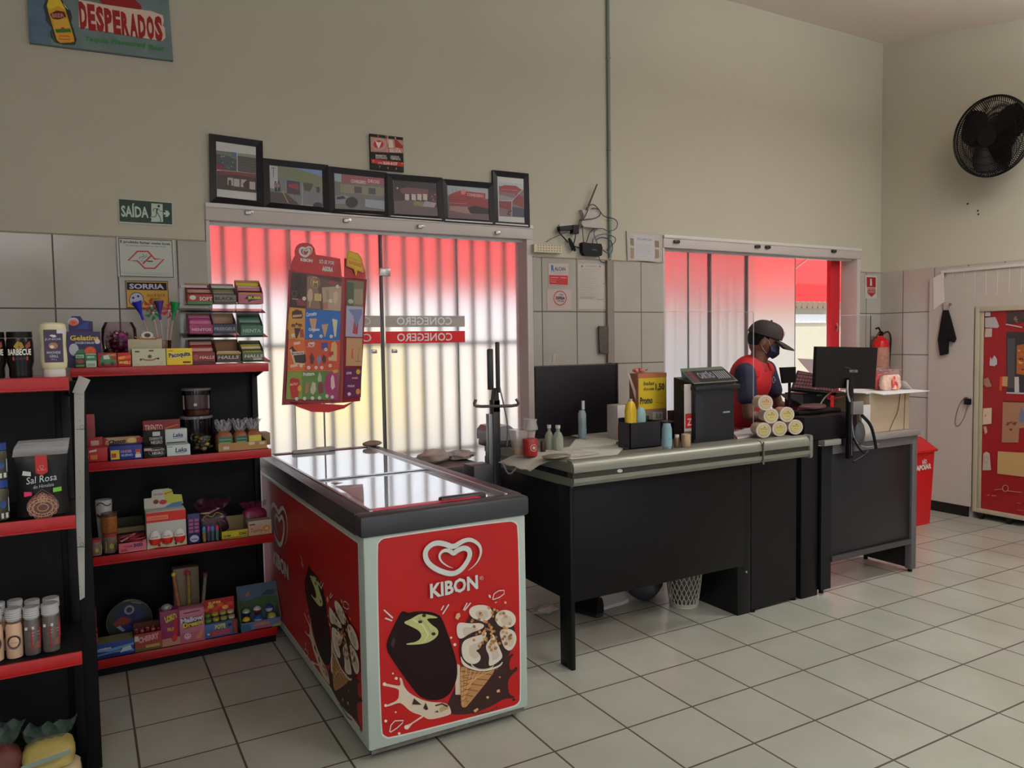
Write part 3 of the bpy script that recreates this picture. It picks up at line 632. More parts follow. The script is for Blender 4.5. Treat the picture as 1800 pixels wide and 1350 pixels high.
A.poly([(860, -60), (1000, -90), (1290, -20), (1385, 60), (1395, 100), (1360, 120), (1300, 100), (1100, 80), (940, 50), (900, 10)], (142, 16, 20))
A.poly([(655, 0), (660, 320), (860, 350), (1020, 378), (1190, 410), (1380, 442), (1560, 470), (1640, 480), (1672, 440), (1665, 330), (1640, 300), (1655, 250), (1640, 180), (1500, 130), (1300, 105), (1200, 90), (1100, 75), (1000, 60), (900, 45), (800, 22)], (214, 190, 170))
for i, c_ in enumerate('DESPERADOS'):
    x = 672+i*98; y = 316+i*15.5; h = [292, 280, 268, 262, 255, 250, 246, 248, 250, 262][i]; A.text(c_, (x, y), (x+90, y+13), h, (150, 14, 20), bold=.06)
A.text('Tequila', (725, 480), (1000, 508), 58, (24, 128, 34), bold=.012, shear=.25); A.text('Flavoured', (1040, 512), (1430, 560), 66, (24, 128, 34), bold=.012, shear=.25); A.text('Beer', (1475, 582), (1660, 600), 60, (24, 128, 34), bold=.012, shear=.25)
A.build('painting', t)
# exit sign
cr = (200, 340, 11.2545)
t, A = plate('exit_sign', 'dark green SAÍDA exit sign with running figure and arrow', 'sign', [(88, 88), (1168, 178), (1180, 640), (104, 586)], cr, .005, (176, 186, 172))
A.poly([(104, 112), (1146, 192), (1156, 614), (128, 556), (116, 540)], (14, 44, 26))
LG_ = (178, 196, 178); A.text('SAÍDA', (152, 450), (690, 476), 215, LG_, bold=.03)
A.poly([(742, 196), (966, 212), (974, 566), (736, 560), (748, 520), (740, 486), (720, 478), (745, 440)], LG_)
D = (14, 44, 26); A.ell((890, 252), 26, 28, D); A.line([(772, 350), (800, 298), (870, 300), (850, 380), (826, 462), (735, 464)], .0036, D); A.line([(870, 300), (920, 350), (1000, 366)], .003, D); A.line([(850, 300), (845, 390)], .0055, D); A.line([(858, 380), (912, 470), (936, 548)], .0038, D); A.line([(905, 556), (940, 548)], .0025, D)
A.poly([(985, 376), (1030, 376), (1010, 336), (1068, 342), (1112, 405), (1066, 466), (1010, 462), (1034, 424), (985, 420)], LG_)
A.build('print', t)
# no smoking sign
cr = (200, 410, 10)
t, A = plate('no_smoking_sign', 'white no smoking sign with a red outlined emblem, framed in black', 'sign', [(40, 56), (1066, 104), (1082, 800), (76, 760)], cr, .003, (182, 186, 176), Y=YW-.011)
A.line([(84, 88), (1020, 132), (1050, 778), (116, 752)], .0045, (20, 20, 22), closed=True)
A.text('É proibido fumar neste local.', (112, 164), (1000, 208), 40, (30, 30, 34), bold=.03); A.text('Smoking prohibited in this area.', (215, 222), (920, 250), 26, (70, 70, 74))
A.line([(255, 480), (415, 318), (600, 318), (720, 452), (880, 456), (720, 618), (545, 616), (415, 486)], .0075, (186, 24, 30), closed=True); A.line([(510, 540), (655, 395)], .0075, (186, 24, 30))
A.line([(470, 488), (590, 490)], .003, (110, 100, 96)); A.line([(585, 492), (686, 494)], .0055, (16, 22, 18))
A.line(smoothline([(460, 460), (445, 430), (500, 410), (545, 400), (500, 360)]), .0022, (24, 24, 24)); A.line(smoothline([(490, 462), (520, 430), (575, 420), (568, 375)]), .0018, (24, 24, 24))
A.line([(122, 684), (1020, 712)], .0008, (90, 90, 90)); A.line([(180, 708), (980, 736)], .0012, (110, 110, 110)); A.build('print', t)
# smile notice
t, A = plate('smile_notice', 'yellow and black SORRIA notice with a round smiling face', 'sign', [(200, 830), (950, 840), (976, 1330), (228, 1318)], cr, .003, (62, 42, 22), Y=YW-.011)
A.poly([(218, 846), (938, 856), (962, 1312), (240, 1302)], (196, 152, 26)); A.poly([(226, 860), (926, 872), (934, 1006), (234, 996)], (24, 16, 22))
A.text('SORRIA', (274, 972), (886, 978), 86, (186, 180, 206), bold=.035); A.ell((398, 1166), 130, 132, (26, 24, 34)); A.ell((398, 1166), 118, 120, (176, 178, 206))
A.ell((342, 1136), 22, 20, (20, 26, 34)); A.ell((428, 1108), 22, 20, (20, 26, 34)); A.line([(330, 1200), (370, 1240), (430, 1230), (470, 1180)], .005, (20, 24, 40))
A.text('VOCÊ ESTÁ', (580, 1118), (906, 1112), 44, (110, 44, 20), bold=.02); A.text('SENDO', (640, 1176), (830, 1172), 40, (110, 44, 20), bold=.02); A.text('FILMADO', (620, 1250), (850, 1246), 44, (110, 44, 20), bold=.02); A.build('print', t)

# ---- six framed photographs leaning on the window head
FRB = M((20, 16, 18), .35)
def photo_frame(label, oc, ic, cr, paint, lean=.03):
    x0, y0, sc = cr; Yb = YW-.016
    P = [W(x0+x/sc, y0+y/sc, y=Yb) for x, y in oc]; Q = [W(x0+x/sc, y0+y/sc, y=Yb) for x, y in ic]
    c = sum(P, Vector())/4; t = thing('picture_frame', label, 'picture frame', (c.x, YW, min(p.z for p in P)), 0, 'framed shop photographs above the wide window')
    b = MB(); n = 4; T = Vector((0, .014, 0)); D_ = Vector((0, -.006, 0))
    for i in range(4):
        j = (i+1) % 4; f = [P[i]+D_, P[j]+D_, Q[j], Q[i]]; b.add(f+[p+T for p in (P[i], P[j], Q[j], Q[i])], [[0, 1, 2, 3], [4, 7, 6, 5], [0, 4, 5, 1], [2, 6, 7, 3]], FRB)
    b.build('frame', t)
    b = MB(); b.prism([q+Vector((0, .004, 0)) for q in Q], (0, .006, 0), M((196, 196, 190), .35)); b.build('mount', t)
    A = Art((0, Yb+.004, 0), (1, 0, 0), (0, 0, 1)).crop(*cr); paint(A); A.build('photograph', t)
rr = random.Random(3)
def speck(A, P, n, cols, s=6):
    xs = [p[0] for p in P]; ys = [p[1] for p in P]
    for _ in range(n):
        x = rr.uniform(min(xs), max(xs)); y = rr.uniform(min(ys), max(ys)); A.poly([(x, y), (x+rr.uniform(s, 3*s), y+1), (x+rr.uniform(s, 2*s), y+rr.uniform(s, 2*s)), (x, y+s)], rr.choice(cols))
def ph1(A):
    A.poly([(118, 205), (335, 230), (338, 428), (124, 404)], (70, 80, 84)); A.poly([(118, 205), (335, 230), (336, 300), (230, 262), (120, 240)], (108, 116, 100)); A.poly([(260, 222), (335, 230), (336, 290)], (70, 104, 150))
    speck(A, [(140, 260), (310, 260), (140, 390), (310, 390)], 16, [(150, 150, 150), (50, 52, 60), (40, 60, 90), (170, 160, 150)], 8); A.poly([(122, 350), (190, 350), (200, 408), (124, 402)], (130, 44, 56))
    A.poly([(345, 235), (538, 256), (540, 452), (347, 428)], (78, 74, 70)); A.poly([(345, 235), (538, 256), (538, 290), (345, 264)], (140, 140, 130))
    for k in range(5): A.line([(348, 290+k*28), (440, 296+k*30), (538, 318+k*30)], .002, (112, 104, 96))
    A.line([(124, 408), (540, 458)], .003, (170, 130, 126)); A.poly([(126, 420), (540, 468), (544, 655), (128, 612)], (70, 54, 52)); A.poly([(170, 420), (540, 455), (542, 500), (300, 462), (130, 470)], (120, 62, 62))
    for x, y in ((238, 492), (305, 505), (380, 512), (470, 535)): A.poly([(x, y), (x+60, y+6), (x+62, y+88), (x, y+80)], (170, 166, 160))
    A.poly([(400, 560), (440, 520), (470, 560), (450, 612), (410, 600)], (70, 40, 40)); A.poly([(250, 520), (275, 520), (280, 575), (250, 575)], (60, 56, 60))
def ph2(A):
    A.poly([(680, 360), (1240, 416), (1246, 800), (692, 752)], (116, 118, 120)); A.poly([(930, 386), (1240, 416), (1240, 480), (1100, 440)], (120, 144, 178)); A.poly([(770, 370), (930, 388), (1180, 470), (1240, 490), (1240, 600), (770, 480)], (118, 122, 98))
    A.poly([(682, 362), (768, 372), (770, 620), (686, 600)], (176, 176, 180)); A.line([(700, 390), (745, 392)], .003, (60, 60, 64)); A.line([(722, 392), (724, 490)], .003, (60, 60, 64)); A.poly([(690, 640), (860, 660), (1000, 780), (692, 752)], (74, 66, 66))
    for x in (745, 778): A.ell((x, 540), 8, 12, (60, 40, 40)); A.poly([(x-12, 550), (x+16, 556), (x+20, 640), (x-8, 640)], (44, 44, 56)); A.poly([(x-8, 556), (x+10, 560), (x+10, 600), (x-6, 596)], (150, 120, 130))
    A.poly([(865, 520), (1000, 540), (1005, 680), (865, 660)], (66, 58, 74)); A.poly([(880, 560), (980, 556), (990, 620), (880, 600)], (140, 60, 70)); A.poly([(1035, 545), (1145, 560), (1110, 640), (1050, 630)], (76, 74, 52)); A.line([(1025, 560), (1030, 780)], .002, (190, 190, 190))
    A.poly([(1175, 590), (1210, 594), (1212, 655), (1178, 650)], (70, 66, 70)); A.line([(820, 640), (880, 765)], .003, (206, 190, 80)); A.line([(850, 660), (940, 665), (960, 740), (890, 740)], .003, (150, 50, 60), closed=True); A.ell((1190, 790), 50, 36, (44, 42, 50))
def ph3(A):
    A.poly([(1365, 445), (1790, 492), (1895, 500), (1900, 850), (1375, 830)], (112, 108, 106))
    A.poly([(1365, 445), (1440, 454), (1440, 540), (1370, 530)], (150, 160, 170)); A.poly([(1450, 462), (1900, 500), (1900, 570), (1440, 550)], (150, 84, 90)); A.text('CONEGERO', (1540, 545), (1700, 560), 34, (210, 190, 190), bold=.03); A.text('DROG', (1720, 545), (1840, 556), 34, (210, 190, 190), bold=.03)
    A.poly([(1430, 560), (1895, 600), (1898, 690), (1430, 650)], (134, 130, 110)); A.poly([(1575, 585), (1655, 592), (1655, 662), (1578, 655)], (76, 74, 72)); A.poly([(1725, 600), (1800, 606), (1800, 672), (1728, 666)], (76, 74, 72))
    A.poly([(1375, 690), (1470, 672), (1530, 700), (1500, 770), (1380, 770)], (130, 136, 140)); A.poly([(1390, 700), (1460, 684), (1490, 716), (1390, 724)], (44, 46, 54)); A.ell((1548, 755), 66, 58, (44, 44, 46)); A.poly([(1690, 720), (1895, 740), (1895, 830), (1690, 800)], (150, 156, 164))
def ph4(A):
    A.poly([(305, 572), (765, 612), (780, 962), (318, 935)], (66, 50, 52)); A.poly([(305, 572), (765, 612), (770, 700), (310, 680)], (54, 48, 50)); A.poly([(370, 670), (470, 655), (680, 680), (672, 760), (400, 720)], (112, 74, 80))
    for x in (430, 500, 560, 620): A.poly([(x, 725), (x+45, 730), (x+46, 795), (x, 788)], (190, 182, 170))
    A.poly([(318, 800), (520, 790), (770, 870), (780, 960), (318, 934)], (98, 84, 86)); A.poly([(520, 800), (640, 810), (620, 858), (520, 848)], (132, 122, 92)); A.poly([(640, 800), (760, 820), (740, 870), (620, 858)], (160, 150, 160)); speck(A, [(680, 720), (770, 720), (680, 800), (770, 800)], 10, [(190, 120, 90), (110, 60, 50)], 8); A.ell((350, 665), 9, 9, (220, 200, 160))
def ph5(A):
    A.poly([(878, 632), (1312, 668), (1322, 1000), (888, 975)], (104, 80, 84)); A.poly([(878, 632), (1312, 668), (1312, 780), (880, 740)], (162, 168, 174)); A.poly([(900, 730), (1010, 690), (1280, 720), (1275, 790), (900, 760)], (150, 56, 60)); A.ell((1045, 705), 26, 28, (196, 120, 116)); A.text('CONEGERO', (1085, 745), (1260, 762), 30, (206, 160, 160), bold=.03)
    A.poly([(900, 750), (1080, 740), (1310, 800), (1312, 880), (1100, 850), (905, 850)], (132, 50, 52)); A.poly([(905, 850), (1090, 862), (1130, 940), (900, 900)], (150, 112, 104)); A.poly([(1090, 870), (1160, 850), (1310, 880), (1316, 940), (1120, 930)], (38, 34, 38)); A.line([(930, 660), (935, 720)], .002, (70, 50, 50)); A.line([(965, 655), (970, 710)], .002, (70, 50, 50)); A.line([(890, 820), (1080, 828)], .0025, (180, 130, 120))
def ph6(A):
    A.poly([(1420, 600), (1680, 620), (1690, 975), (1424, 960)], (120, 96, 100)); A.poly([(1420, 600), (1680, 620), (1680, 680), (1420, 640)], (176, 180, 184)); A.poly([(1430, 650), (1480, 632), (1600, 640), (1660, 680), (1590, 720), (1436, 700)], (134, 44, 48)); A.line([(1440, 676), (1620, 690)], .003, (190, 120, 116))
    A.poly([(1420, 730), (1580, 770), (1550, 800), (1422, 790)], (146, 132, 136)); A.poly([(1600, 720), (1680, 760), (1684, 870), (1570, 830)], (120, 48, 54)); A.poly([(1562, 860), (1688, 880), (1690, 970), (1562, 960)], (64, 62, 84)); A.poly([(1424, 800), (1550, 810), (1548, 900), (1424, 870)], (122, 50, 52)); A.line([(1424, 795), (1556, 800)], .003, (200, 200, 196)); A.line([(1556, 800), (1670, 680)], .003, (200, 200, 196)); A.line([(1558, 800), (1558, 965)], .003, (200, 200, 196)); speck(A, [(1490, 880), (1545, 880), (1490, 940), (1545, 940)], 6, [(50, 36, 36)], 10)
C1_ = (360, 230, 6); C2_ = (640, 220, 6)
photo_frame('upright black framed collage of three shop photos, leftmost and tallest of the row', [(45, 30), (608, 108), (622, 808), (56, 752)], [(118, 108), (540, 168), (548, 738), (128, 692)], C1_, ph1)
photo_frame('black framed photo of a shop front with a blue sky, second from the left', [(612, 288), (1298, 362), (1318, 866), (624, 806)], [(680, 360), (1240, 416), (1250, 806), (692, 752)], C1_, ph2)
photo_frame('black framed photo of a shop with a parked car in front, third from the left', [(1300, 374), (1918, 442), (1932, 915), (1318, 868)], [(1365, 445), (1895, 500), (1900, 850), (1375, 820)], C1_, ph3)
photo_frame('black framed photo of the shop lit at night, below the square clock', [(238, 510), (822, 556), (838, 1020), (254, 976)], [(303, 572), (766, 612), (780, 962), (318, 935)], C2_, ph4)
photo_frame('black framed photo of the red shop under a pale sky, second from the right', [(824, 568), (1366, 612), (1370, 1058), (840, 1024)], [(876, 632), (1312, 668), (1322, 1002), (888, 976)], C2_, ph5)
photo_frame('upright narrow black framed collage of the red shop, rightmost of the row', [(1352, 474), (1732, 512), (1746, 1084), (1366, 1056)], [(1405, 538), (1685, 566), (1696, 1032), (1418, 1014)], C2_, ph6)
# square clock with advertising
t, A = plate('wall_clock', 'square black and red advertising clock hanging above the framed photos', 'clock', [(62, 88), (410, 130), (420, 494), (74, 462)], C2_, .022, (24, 20, 20), part='clock_body')
A.poly([(66, 122), (410, 160), (412, 296), (70, 280)], (176, 130, 112)); A.ell((152, 202), 72, 60, (206, 190, 180)); A.ell((152, 202), 66, 54, (166, 22, 26)); A.ring((152, 202), 56, 45, .003, (206, 180, 176)); A.poly([(118, 166), (150, 182), (184, 176), (172, 210), (160, 240), (146, 240), (132, 206)], (226, 218, 210))
A.poly([(256, 150), (300, 160), (310, 240), (262, 240)], (214, 196, 180)); A.poly([(318, 150), (350, 160), (410, 220), (408, 248), (330, 236)], (150, 22, 26)); A.text('SILVA', (266, 284), (390, 292), 36, (206, 196, 190), bold=.03)
speck(A, [(70, 240), (400, 240), (70, 280), (400, 280)], 10, [(196, 120, 60), (210, 190, 60), (150, 40, 30)], 8)
A.text('MARMITEX', (122, 330), (236, 338), 22, (206, 196, 186), bold=.02); A.text('ESPETINHOS', (122, 354), (244, 362), 22, (206, 196, 186), bold=.02); A.text('ASSADOS', (276, 340), (370, 348), 22, (206, 196, 186), bold=.02); A.text('TEMPEROS', (276, 364), (384, 372), 22, (206, 196, 186), bold=.02)
A.poly([(72, 356), (412, 396), (414, 440), (76, 400)], (186, 26, 22)); A.text('3243-5157', (200, 414), (352, 422), 28, (230, 220, 214), bold=.03); A.text('(13)', (146, 408), (190, 412), 22, (230, 220, 214))
for s_, x, y in (('7', 158, 450), ('6', 245, 460), ('5', 332, 470), ('8', 90, 388), ('4', 392, 416), ('12', 226, 134), ('11', 140, 128), ('1', 322, 148)): A.text(s_, (x, y), (x+13, y+1), 22, (220, 150, 90), bold=.02)
A.build('clock_face', t)
A = Art((0, YW-.026, 0), (1, 0, 0), (0, 0, 1)).crop(*C2_); A.line([(250, 105), (246, 290)], .004, (214, 200, 180)); A.build('clock_hand', t)
A = Art((0, YW-.027, 0), (1, 0, 0), (0, 0, 1)).crop(*C2_); A.line([(256, 300), (246, 190)], .003, (160, 30, 30)); A.build('clock_hand', t)

# ---- cluster between the windows
CW = (960, 310, 8.4375)
def wp(x, y, Y=YW-.012): return W(CW[0]+x/CW[2], CW[1]+y/CW[2], y=Y)
t = thing('conduit_pipe', 'grey green conduit pipe running down the wall from the ceiling', 'pipe', (1.885, YW, 1.4))
b = MB(); b.tube([(1.883, YW-.014, zc(YW)-.01), (1.885, YW-.014, 2.13)], .0125, M((118, 130, 120), .4), n=10); b.build('pipe', t)
b = MB(); b.box(1.846, YW-.032, 1.37, 1.905, YW-.006, 2.11, M((132, 122, 112), .5, noise=.05)); b.build('cable_duct', t)
for z in (3.55, 2.9, 2.4): b = MB(); b.tube([(1.868, YW-.004, z), (1.874, YW-.028, z), (1.894, YW-.028, z), (1.902, YW-.004, z)], .003, M((130, 136, 128), .4), n=6); b.build('pipe_clip', t)
t = thing('duct_cover', 'rusty grey oblong metal cover fixed on the cable duct', 'cover', tuple(W(1058, 598, y=YW-.03)))
b = MB(); P = [W(x, y, y=YW-.034) for x, y in ((1053, 573), (1070, 573), (1070, 622), (1055, 620))]; b.prism(P, (0, .012, 0), M((84, 76, 70), .5, .3, noise=.5, scale=30)); b.build('plate', t)
t = thing('emergency_light', 'flat cream emergency light with rows of small lamps', 'emergency light', tuple(W(963, 436, y=YW)))
b = MB(); P = [W(x, y, y=YW-.04) for x, y in ((939, 429), (988, 431), (988, 445), (939, 443))]; b.prism(P, (0, .04, 0), M((206, 196, 168), .4)); b.build('casing', t)
A = Art((0, YW-.04, 0), (1, 0, 0), (0, 0, 1)).crop(920, 300, 3.554)
for i in range(9):
    for j in range(3): A.ell((92+i*17, 466+j*16+i*.5), 5, 5, (150, 136, 100), 8)
A.build('lamp_grid', t)
BK = M((20, 16, 20), .4); CB = M((58, 50, 54), .5); CBL = M((56, 62, 88), .45)
t = thing('wifi_router', 'white router with a long dark antenna fixed beside the conduit', 'router', tuple(wp(670, 640, YW)))
b = MB(); b.prism([wp(x, y, YW-.04) for x, y in ((528, 495), (620, 505), (800, 505), (822, 700), (800, 770), (560, 750), (525, 700), (560, 590), (548, 540))], (0, .038, 0), M((176, 162, 156), .4)); b.build('casing', t)
b = MB(); b.tube([wp(612, 480, YW-.03), wp(755, 118, YW-.04)], [.007, .0055], M((84, 74, 62), .5), n=8); b.cyl(wp(600, 505, YW-.03), wp(616, 462, YW-.03), .009, M((90, 82, 72), .5)); b.build('antenna', t)
t = thing('network_box', 'small black network box with cables, below the white router', 'network box', tuple(wp(690, 1090, YW)))
b = MB(); b.prism([wp(x, y, YW-.045) for x, y in ((540, 985), (560, 970), (600, 985), (820, 1000), (838, 1060), (830, 1170), (800, 1185), (575, 1170), (545, 1120))], (0, .04, 0), BK); b.build('casing', t)
A = Art((0, YW-.045, 0), (1, 0, 0), (0, 0, 1)).crop(*CW); A.text('intelbras', (680, 1094), (750, 1094), 12, (150, 146, 150), bold=.02); A.build('print', t)
t = thing('double_socket', 'white double wall socket holding two black adapters', 'socket', tuple(wp(300, 770, YW)))
b = MB(); b.prism([wp(x, y, YW-.014) for x, y in ((200, 710), (260, 690), (380, 700), (420, 760), (380, 830), (220, 830), (195, 780))], (0, .012, 0), M((190, 180, 166), .4)); b.build('cover_plate', t)
t = thing('power_adapter', 'long black power adapter plugged into the wall socket, left of two', 'adapter', tuple(wp(300, 770, YW-.02)))
b = MB(); b.prism([wp(x, y, YW-.05) for x, y in ((200, 740), (390, 722), (402, 790), (212, 808))], (0, .036, 0), BK); b.build('casing', t)
b = MB(); b.tube([wp(x, y, YW-.03) for x, y in ((205, 780), (175, 790), (190, 830), (300, 950), (325, 980))], .0055, BK, smooth=2); b.build('cord', t)
b = MB(); b.tube([wp(x, y, YW-.03) for x, y in ((340, 930), (400, 1080), (435, 1110), (425, 1060), (350, 920), (330, 930), (395, 1100))], .0065, BK, smooth=2); b.build('cord_bundle', t)
t = thing('power_adapter', 'square black power adapter at the right end of the wall socket', 'adapter', tuple(wp(445, 780, YW-.02)))
b = MB(); b.prism([wp(x, y, YW-.055) for x, y in ((400, 720), (488, 716), (488, 850), (402, 840))], (0, .04, 0), BK); b.build('casing', t)
b = MB(); b.tube([wp(x, y, YW-.03) for x, y in ((436, 850), (432, 920), (405, 1010), (420, 1040), (540, 1078))], .004, BK, smooth=2); b.build('cord', t)
def cable(label, pts, r=.0035, m=CBL, Y=YW-.028):
    t = thing('cable', label, 'cable', tuple(wp(*pts[0], Y)), 0, 'loose network cables around the router')
    b = MB(); b.tube([wp(x, y, Y) for x, y in pts], r, m, smooth=3); b.build('wire', t)
cable('grey blue cable making the widest loop over the conduit, right of the white router', [(650, 430), (700, 410), (770, 470), (840, 580), (900, 610), (1000, 620), (1065, 680), (1050, 770), (980, 810), (890, 800), (840, 770), (740, 780), (700, 850), (760, 1000)])
cable('dark cable arching from the black box over to the conduit and down', [(690, 1000), (690, 930), (760, 870), (900, 850), (1020, 900), (1035, 960), (950, 1050), (900, 1100)], Y=YW-.04)
cable('blue cable arching lower across the conduit beside the black box', [(750, 940), (800, 905), (900, 915), (980, 960), (990, 1120), (930, 1160), (840, 1090)])
cable('thin cable hanging under the black box to the foot of the conduit', [(780, 1180), (800, 1270), (880, 1280), (960, 1230)])
cable('brown cable looping across the face of the white router', [(620, 500), (560, 640), (500, 640), (490, 660), (560, 640), (700, 630), (800, 590), (810, 520), (740, 470), (670, 480)], m=CB, Y=YW-.052)
cable('dark cable dropping from the router to the left top of the black box', [(530, 690), (540, 800), (556, 980)], m=CB)
cable('dark cable curving from under the router to the top of the black box', [(720, 770), (640, 830), (600, 980)], m=CB)
cable('thin cable running from the socket down to the emergency light', [(350, 800), (240, 860), (120, 900), (0, 975)], .0028, M((96, 88, 74), .5))
# declaration
t, A = plate('declaration_certificate', 'framed white DECLARAÇÃO sheet with decorative sides, beside the second window', 'certificate', [(645, 375), (862, 398), (860, 582), (652, 560)], (920, 300, 3.554), .012, (178, 168, 158))
A.poly([(654, 384), (854, 406), (853, 574), (660, 553)], (186, 176, 166)); A.poly([(692, 398), (818, 412), (818, 560), (694, 548)], (190, 186, 188))
A.text('DECLARAÇÃO', (710, 432), (802, 440), 15, (60, 56, 70), bold=.0); A.poly([(666, 420), (688, 424), (690, 470), (668, 466)], (120, 104, 90)); A.poly([(820, 436), (846, 440), (848, 480), (820, 478)], (120, 104, 90)); A.poly([(822, 490), (846, 494), (848, 545), (822, 550)], (140, 116, 96)); A.poly([(668, 480), (690, 484), (690, 550), (668, 548)], (140, 124, 100))
for k in range(7): A.line([(702, 458+k*9), (806-(k % 3)*10, 468+k*9)], .001, (120, 120, 130))
A.line([(745, 532), (770, 536)], .001, (90, 90, 100)); A.build('print', t)
# posters: company sticker, circular sticker, notice sheet
cr = (960, 440, 11.25)
t, A = plate('company_sticker', 'white RALCAN company sticker with a red panel, below the emergency light', 'sticker', [(40, 255), (440, 262), (440, 725), (45, 715)], cr, .0015, (186, 170, 162), Y=YW-.009)
A.text('R', (100, 402), (160, 404), 112, (40, 92, 150), bold=.06); A.text('ALCAN', (165, 398), (380, 404), 72, (52, 52, 74), bold=.03); A.line([(80, 430), (410, 440)], .0018, (110, 50, 60)); A.line([(155, 466), (330, 470)], .0014, (120, 60, 66))
A.poly([(55, 488), (430, 500), (428, 690), (62, 672)], (176, 28, 36)); A.line([(85, 536), (240, 542)], .003, (220, 170, 170)); A.line([(280, 542), (405, 548)], .003, (220, 170, 170)); A.line([(75, 580), (210, 588)], .0016, (220, 170, 170)); A.line([(80, 625), (200, 630)], .004, (206, 120, 120)); A.line([(70, 696), (420, 712)], .0022, (60, 56, 60)); A.build('print', t)
t, A = plate('round_warning_sticker', 'square white sticker with a red ring, under the company sticker', 'sticker', [(8, 758), (500, 758), (516, 790), (515, 1185), (30, 1188), (16, 1150)], cr, .0015, (182, 164, 158), Y=YW-.009)
A.line([(14, 764), (498, 766), (512, 1180), (26, 1182)], .0012, (90, 70, 70), closed=True); A.ring((275, 945), 122, 138, .0058, (172, 26, 34)); A.text('ÁREA', (262, 890), (340, 892), 24, (30, 24, 28), bold=.02); A.text('DEFESA', (190, 968), (370, 974), 56, (30, 24, 28), bold=.05); A.text('CONSUM', (210, 1014), (345, 1020), 28, (30, 24, 28), bold=.02); A.line([(80, 1106), (330, 1110)], .001, (150, 120, 120)); A.build('print', t)
t, A = plate('notice_sheet', 'tall printed notice sheet taped to the tiles left of the cable duct', 'notice', [(628, 258), (1100, 262), (1160, 290), (1195, 1165), (640, 1158)], cr, .001, (186, 178, 166), Y=YW-.009)
A.poly([(690, 330), (708, 280), (730, 330)], (80, 76, 80)); A.ell((1060, 322), 16, 18, (120, 116, 120)); A.text('MUNICIPIO', (785, 330), (1005, 335), 34, (120, 116, 124)); 
for k in range(20): A.line([(655, 375+k*30), (655+420-(k*37 % 190), 380+k*30)], .0014, (132, 130, 138))
A.line([(680, 925), (960, 935), (960, 965), (680, 955)], .001, (110, 108, 110), closed=True); A.line([(1000, 975), (1140, 970)], .0022, (110, 108, 120)); A.ell((1130, 660), 10, 10, (110, 100, 100)); A.build('print', t)
cr = (920, 300, 3.554)
t, A = plate('small_tag', 'tiny vertical paper tag stuck on the tiles above the black divider', 'tag', [(180, 1142), (216, 1150), (214, 1206), (180, 1204)], cr, .001, (176, 166, 156), Y=YW-.009)
A.line([(184, 1144), (184, 1200)], .002, (60, 66, 60)); A.line([(206, 1155), (206, 1200)], .004, (120, 132, 124)); A.build('print', t)
# extinguisher sign
cr = (1160, 420, 3.374)
t, A = plate('extinguisher_sign', 'small white and red fire extinguisher sign right of the second window', 'sign', [(1218, 215), (1288, 217), (1286, 355), (1216, 352)], cr, .003, (190, 180, 170), Y=YW-.010)
A.poly([(1226, 226), (1280, 228), (1280, 288), (1226, 286)], (150, 24, 34)); A.poly([(1247, 236), (1256, 236), (1258, 278), (1246, 278)], (206, 186, 180)); A.poly([(1230, 292), (1278, 294), (1278, 322), (1254, 344), (1230, 320)], (150, 24, 34)); A.text('EXTINTOR', (1232, 305), (1276, 306), 9, (206, 186, 180), bold=.02); A.text('INCÊNDIO', (1234, 318), (1274, 319), 8, (206, 186, 180), bold=.02); A.build('print', t)
# name bands on the glass doors (seen from behind, so mirrored)
for nm, colr, y0, y1, lb in (('grey_name_band', (176, 166, 158), (554, 570), (572, 590), 'grey CONEGERO film band across the glass doors, above the red one'), ('red_name_band', (226, 14, 20), (582, 601), (582, 600), 'red CONEGERO film band across the glass doors at eye level')):
    z1 = {'grey_name_band': (1.715, 1.645), 'red_name_band': (1.616, 1.540)}[nm]
    z1 = {'grey_name_band': (1.712, 1.640), 'red_name_band': (1.612, 1.536)}[nm]
    Yg = 1.2435; t = thing(nm, lb, 'name band', (.42, Yg, z1[1]), 0, 'name bands on the glass doors')
    for xa, xb, xt0, xt1 in ((-.2, .165, -.03, .12), (.20, .757, .275, .663)):
        b = MB(); b.box(xa, Yg, z1[1], xb, Yg+.001, z1[0], M(colr, .5)); b.build('film', t)
    A = Art((0, Yg, 0), (1, 0, 0), (0, 0, 1)); zb = z1[1]+.014; hh = .052
    A.text('CONEGERO', (.275, zb), (.663, zb), hh, (240, 240, 240), bold=.015, mirror=True)
    A.text('O', (.02, zb), (.065, zb), hh, WHT, bold=.01) if 0 else A.text('C', (.055, zb), (.105, zb), hh, WHT, bold=.01, mirror=True)
    A.build('lettering', t)

# =================================================================== right wall
t = thing('wall_fan', 'large black oscillating wall fan high on the right wall', 'fan', (XR, .08, 3.05))
FB = M((18, 15, 15), .45); fc = W(1746, 240, x=4.70); ax = Vector((-1, .08, -.1)).normalized(); u_ = ax.cross(Vector((0, 0, 1))).normalized(); v_ = u_.cross(ax)
b = MB(); b.cyl((XR, .16, 2.88), (XR-.03, .16, 2.88), .06, FB, n=20); b.tube([(XR-.02, .16, 2.88), (XR-.09, .16, 2.88), (4.86, fc.y+.03, 2.92), fc-ax*.13], .02, FB, smooth=2); b.build('wall_bracket', t)
b = MB(); b.ell(fc-ax*.13, (.09, .09, .1), FB); b.cyl(fc-ax*.14, fc-ax*.02, .075, FB, r1=.06); b.build('motor', t)
b = MB()
for k, (rd, off) in enumerate([(.295, 0), (.30, .02), (.295, .04)]): b.tube([fc+ax*off+(u_*cos(a)+v_*sin(a))*rd for a in [i*2*pi/48 for i in range(49)]], .006, FB, n=5)
for rd, off in ((.26, .052), (.21, .060), (.155, .066), (.10, .07)): b.tube([fc+ax*off+(u_*cos(a)+v_*sin(a))*rd for a in [i*2*pi/40 for i in range(41)]], .0025, FB, n=4)
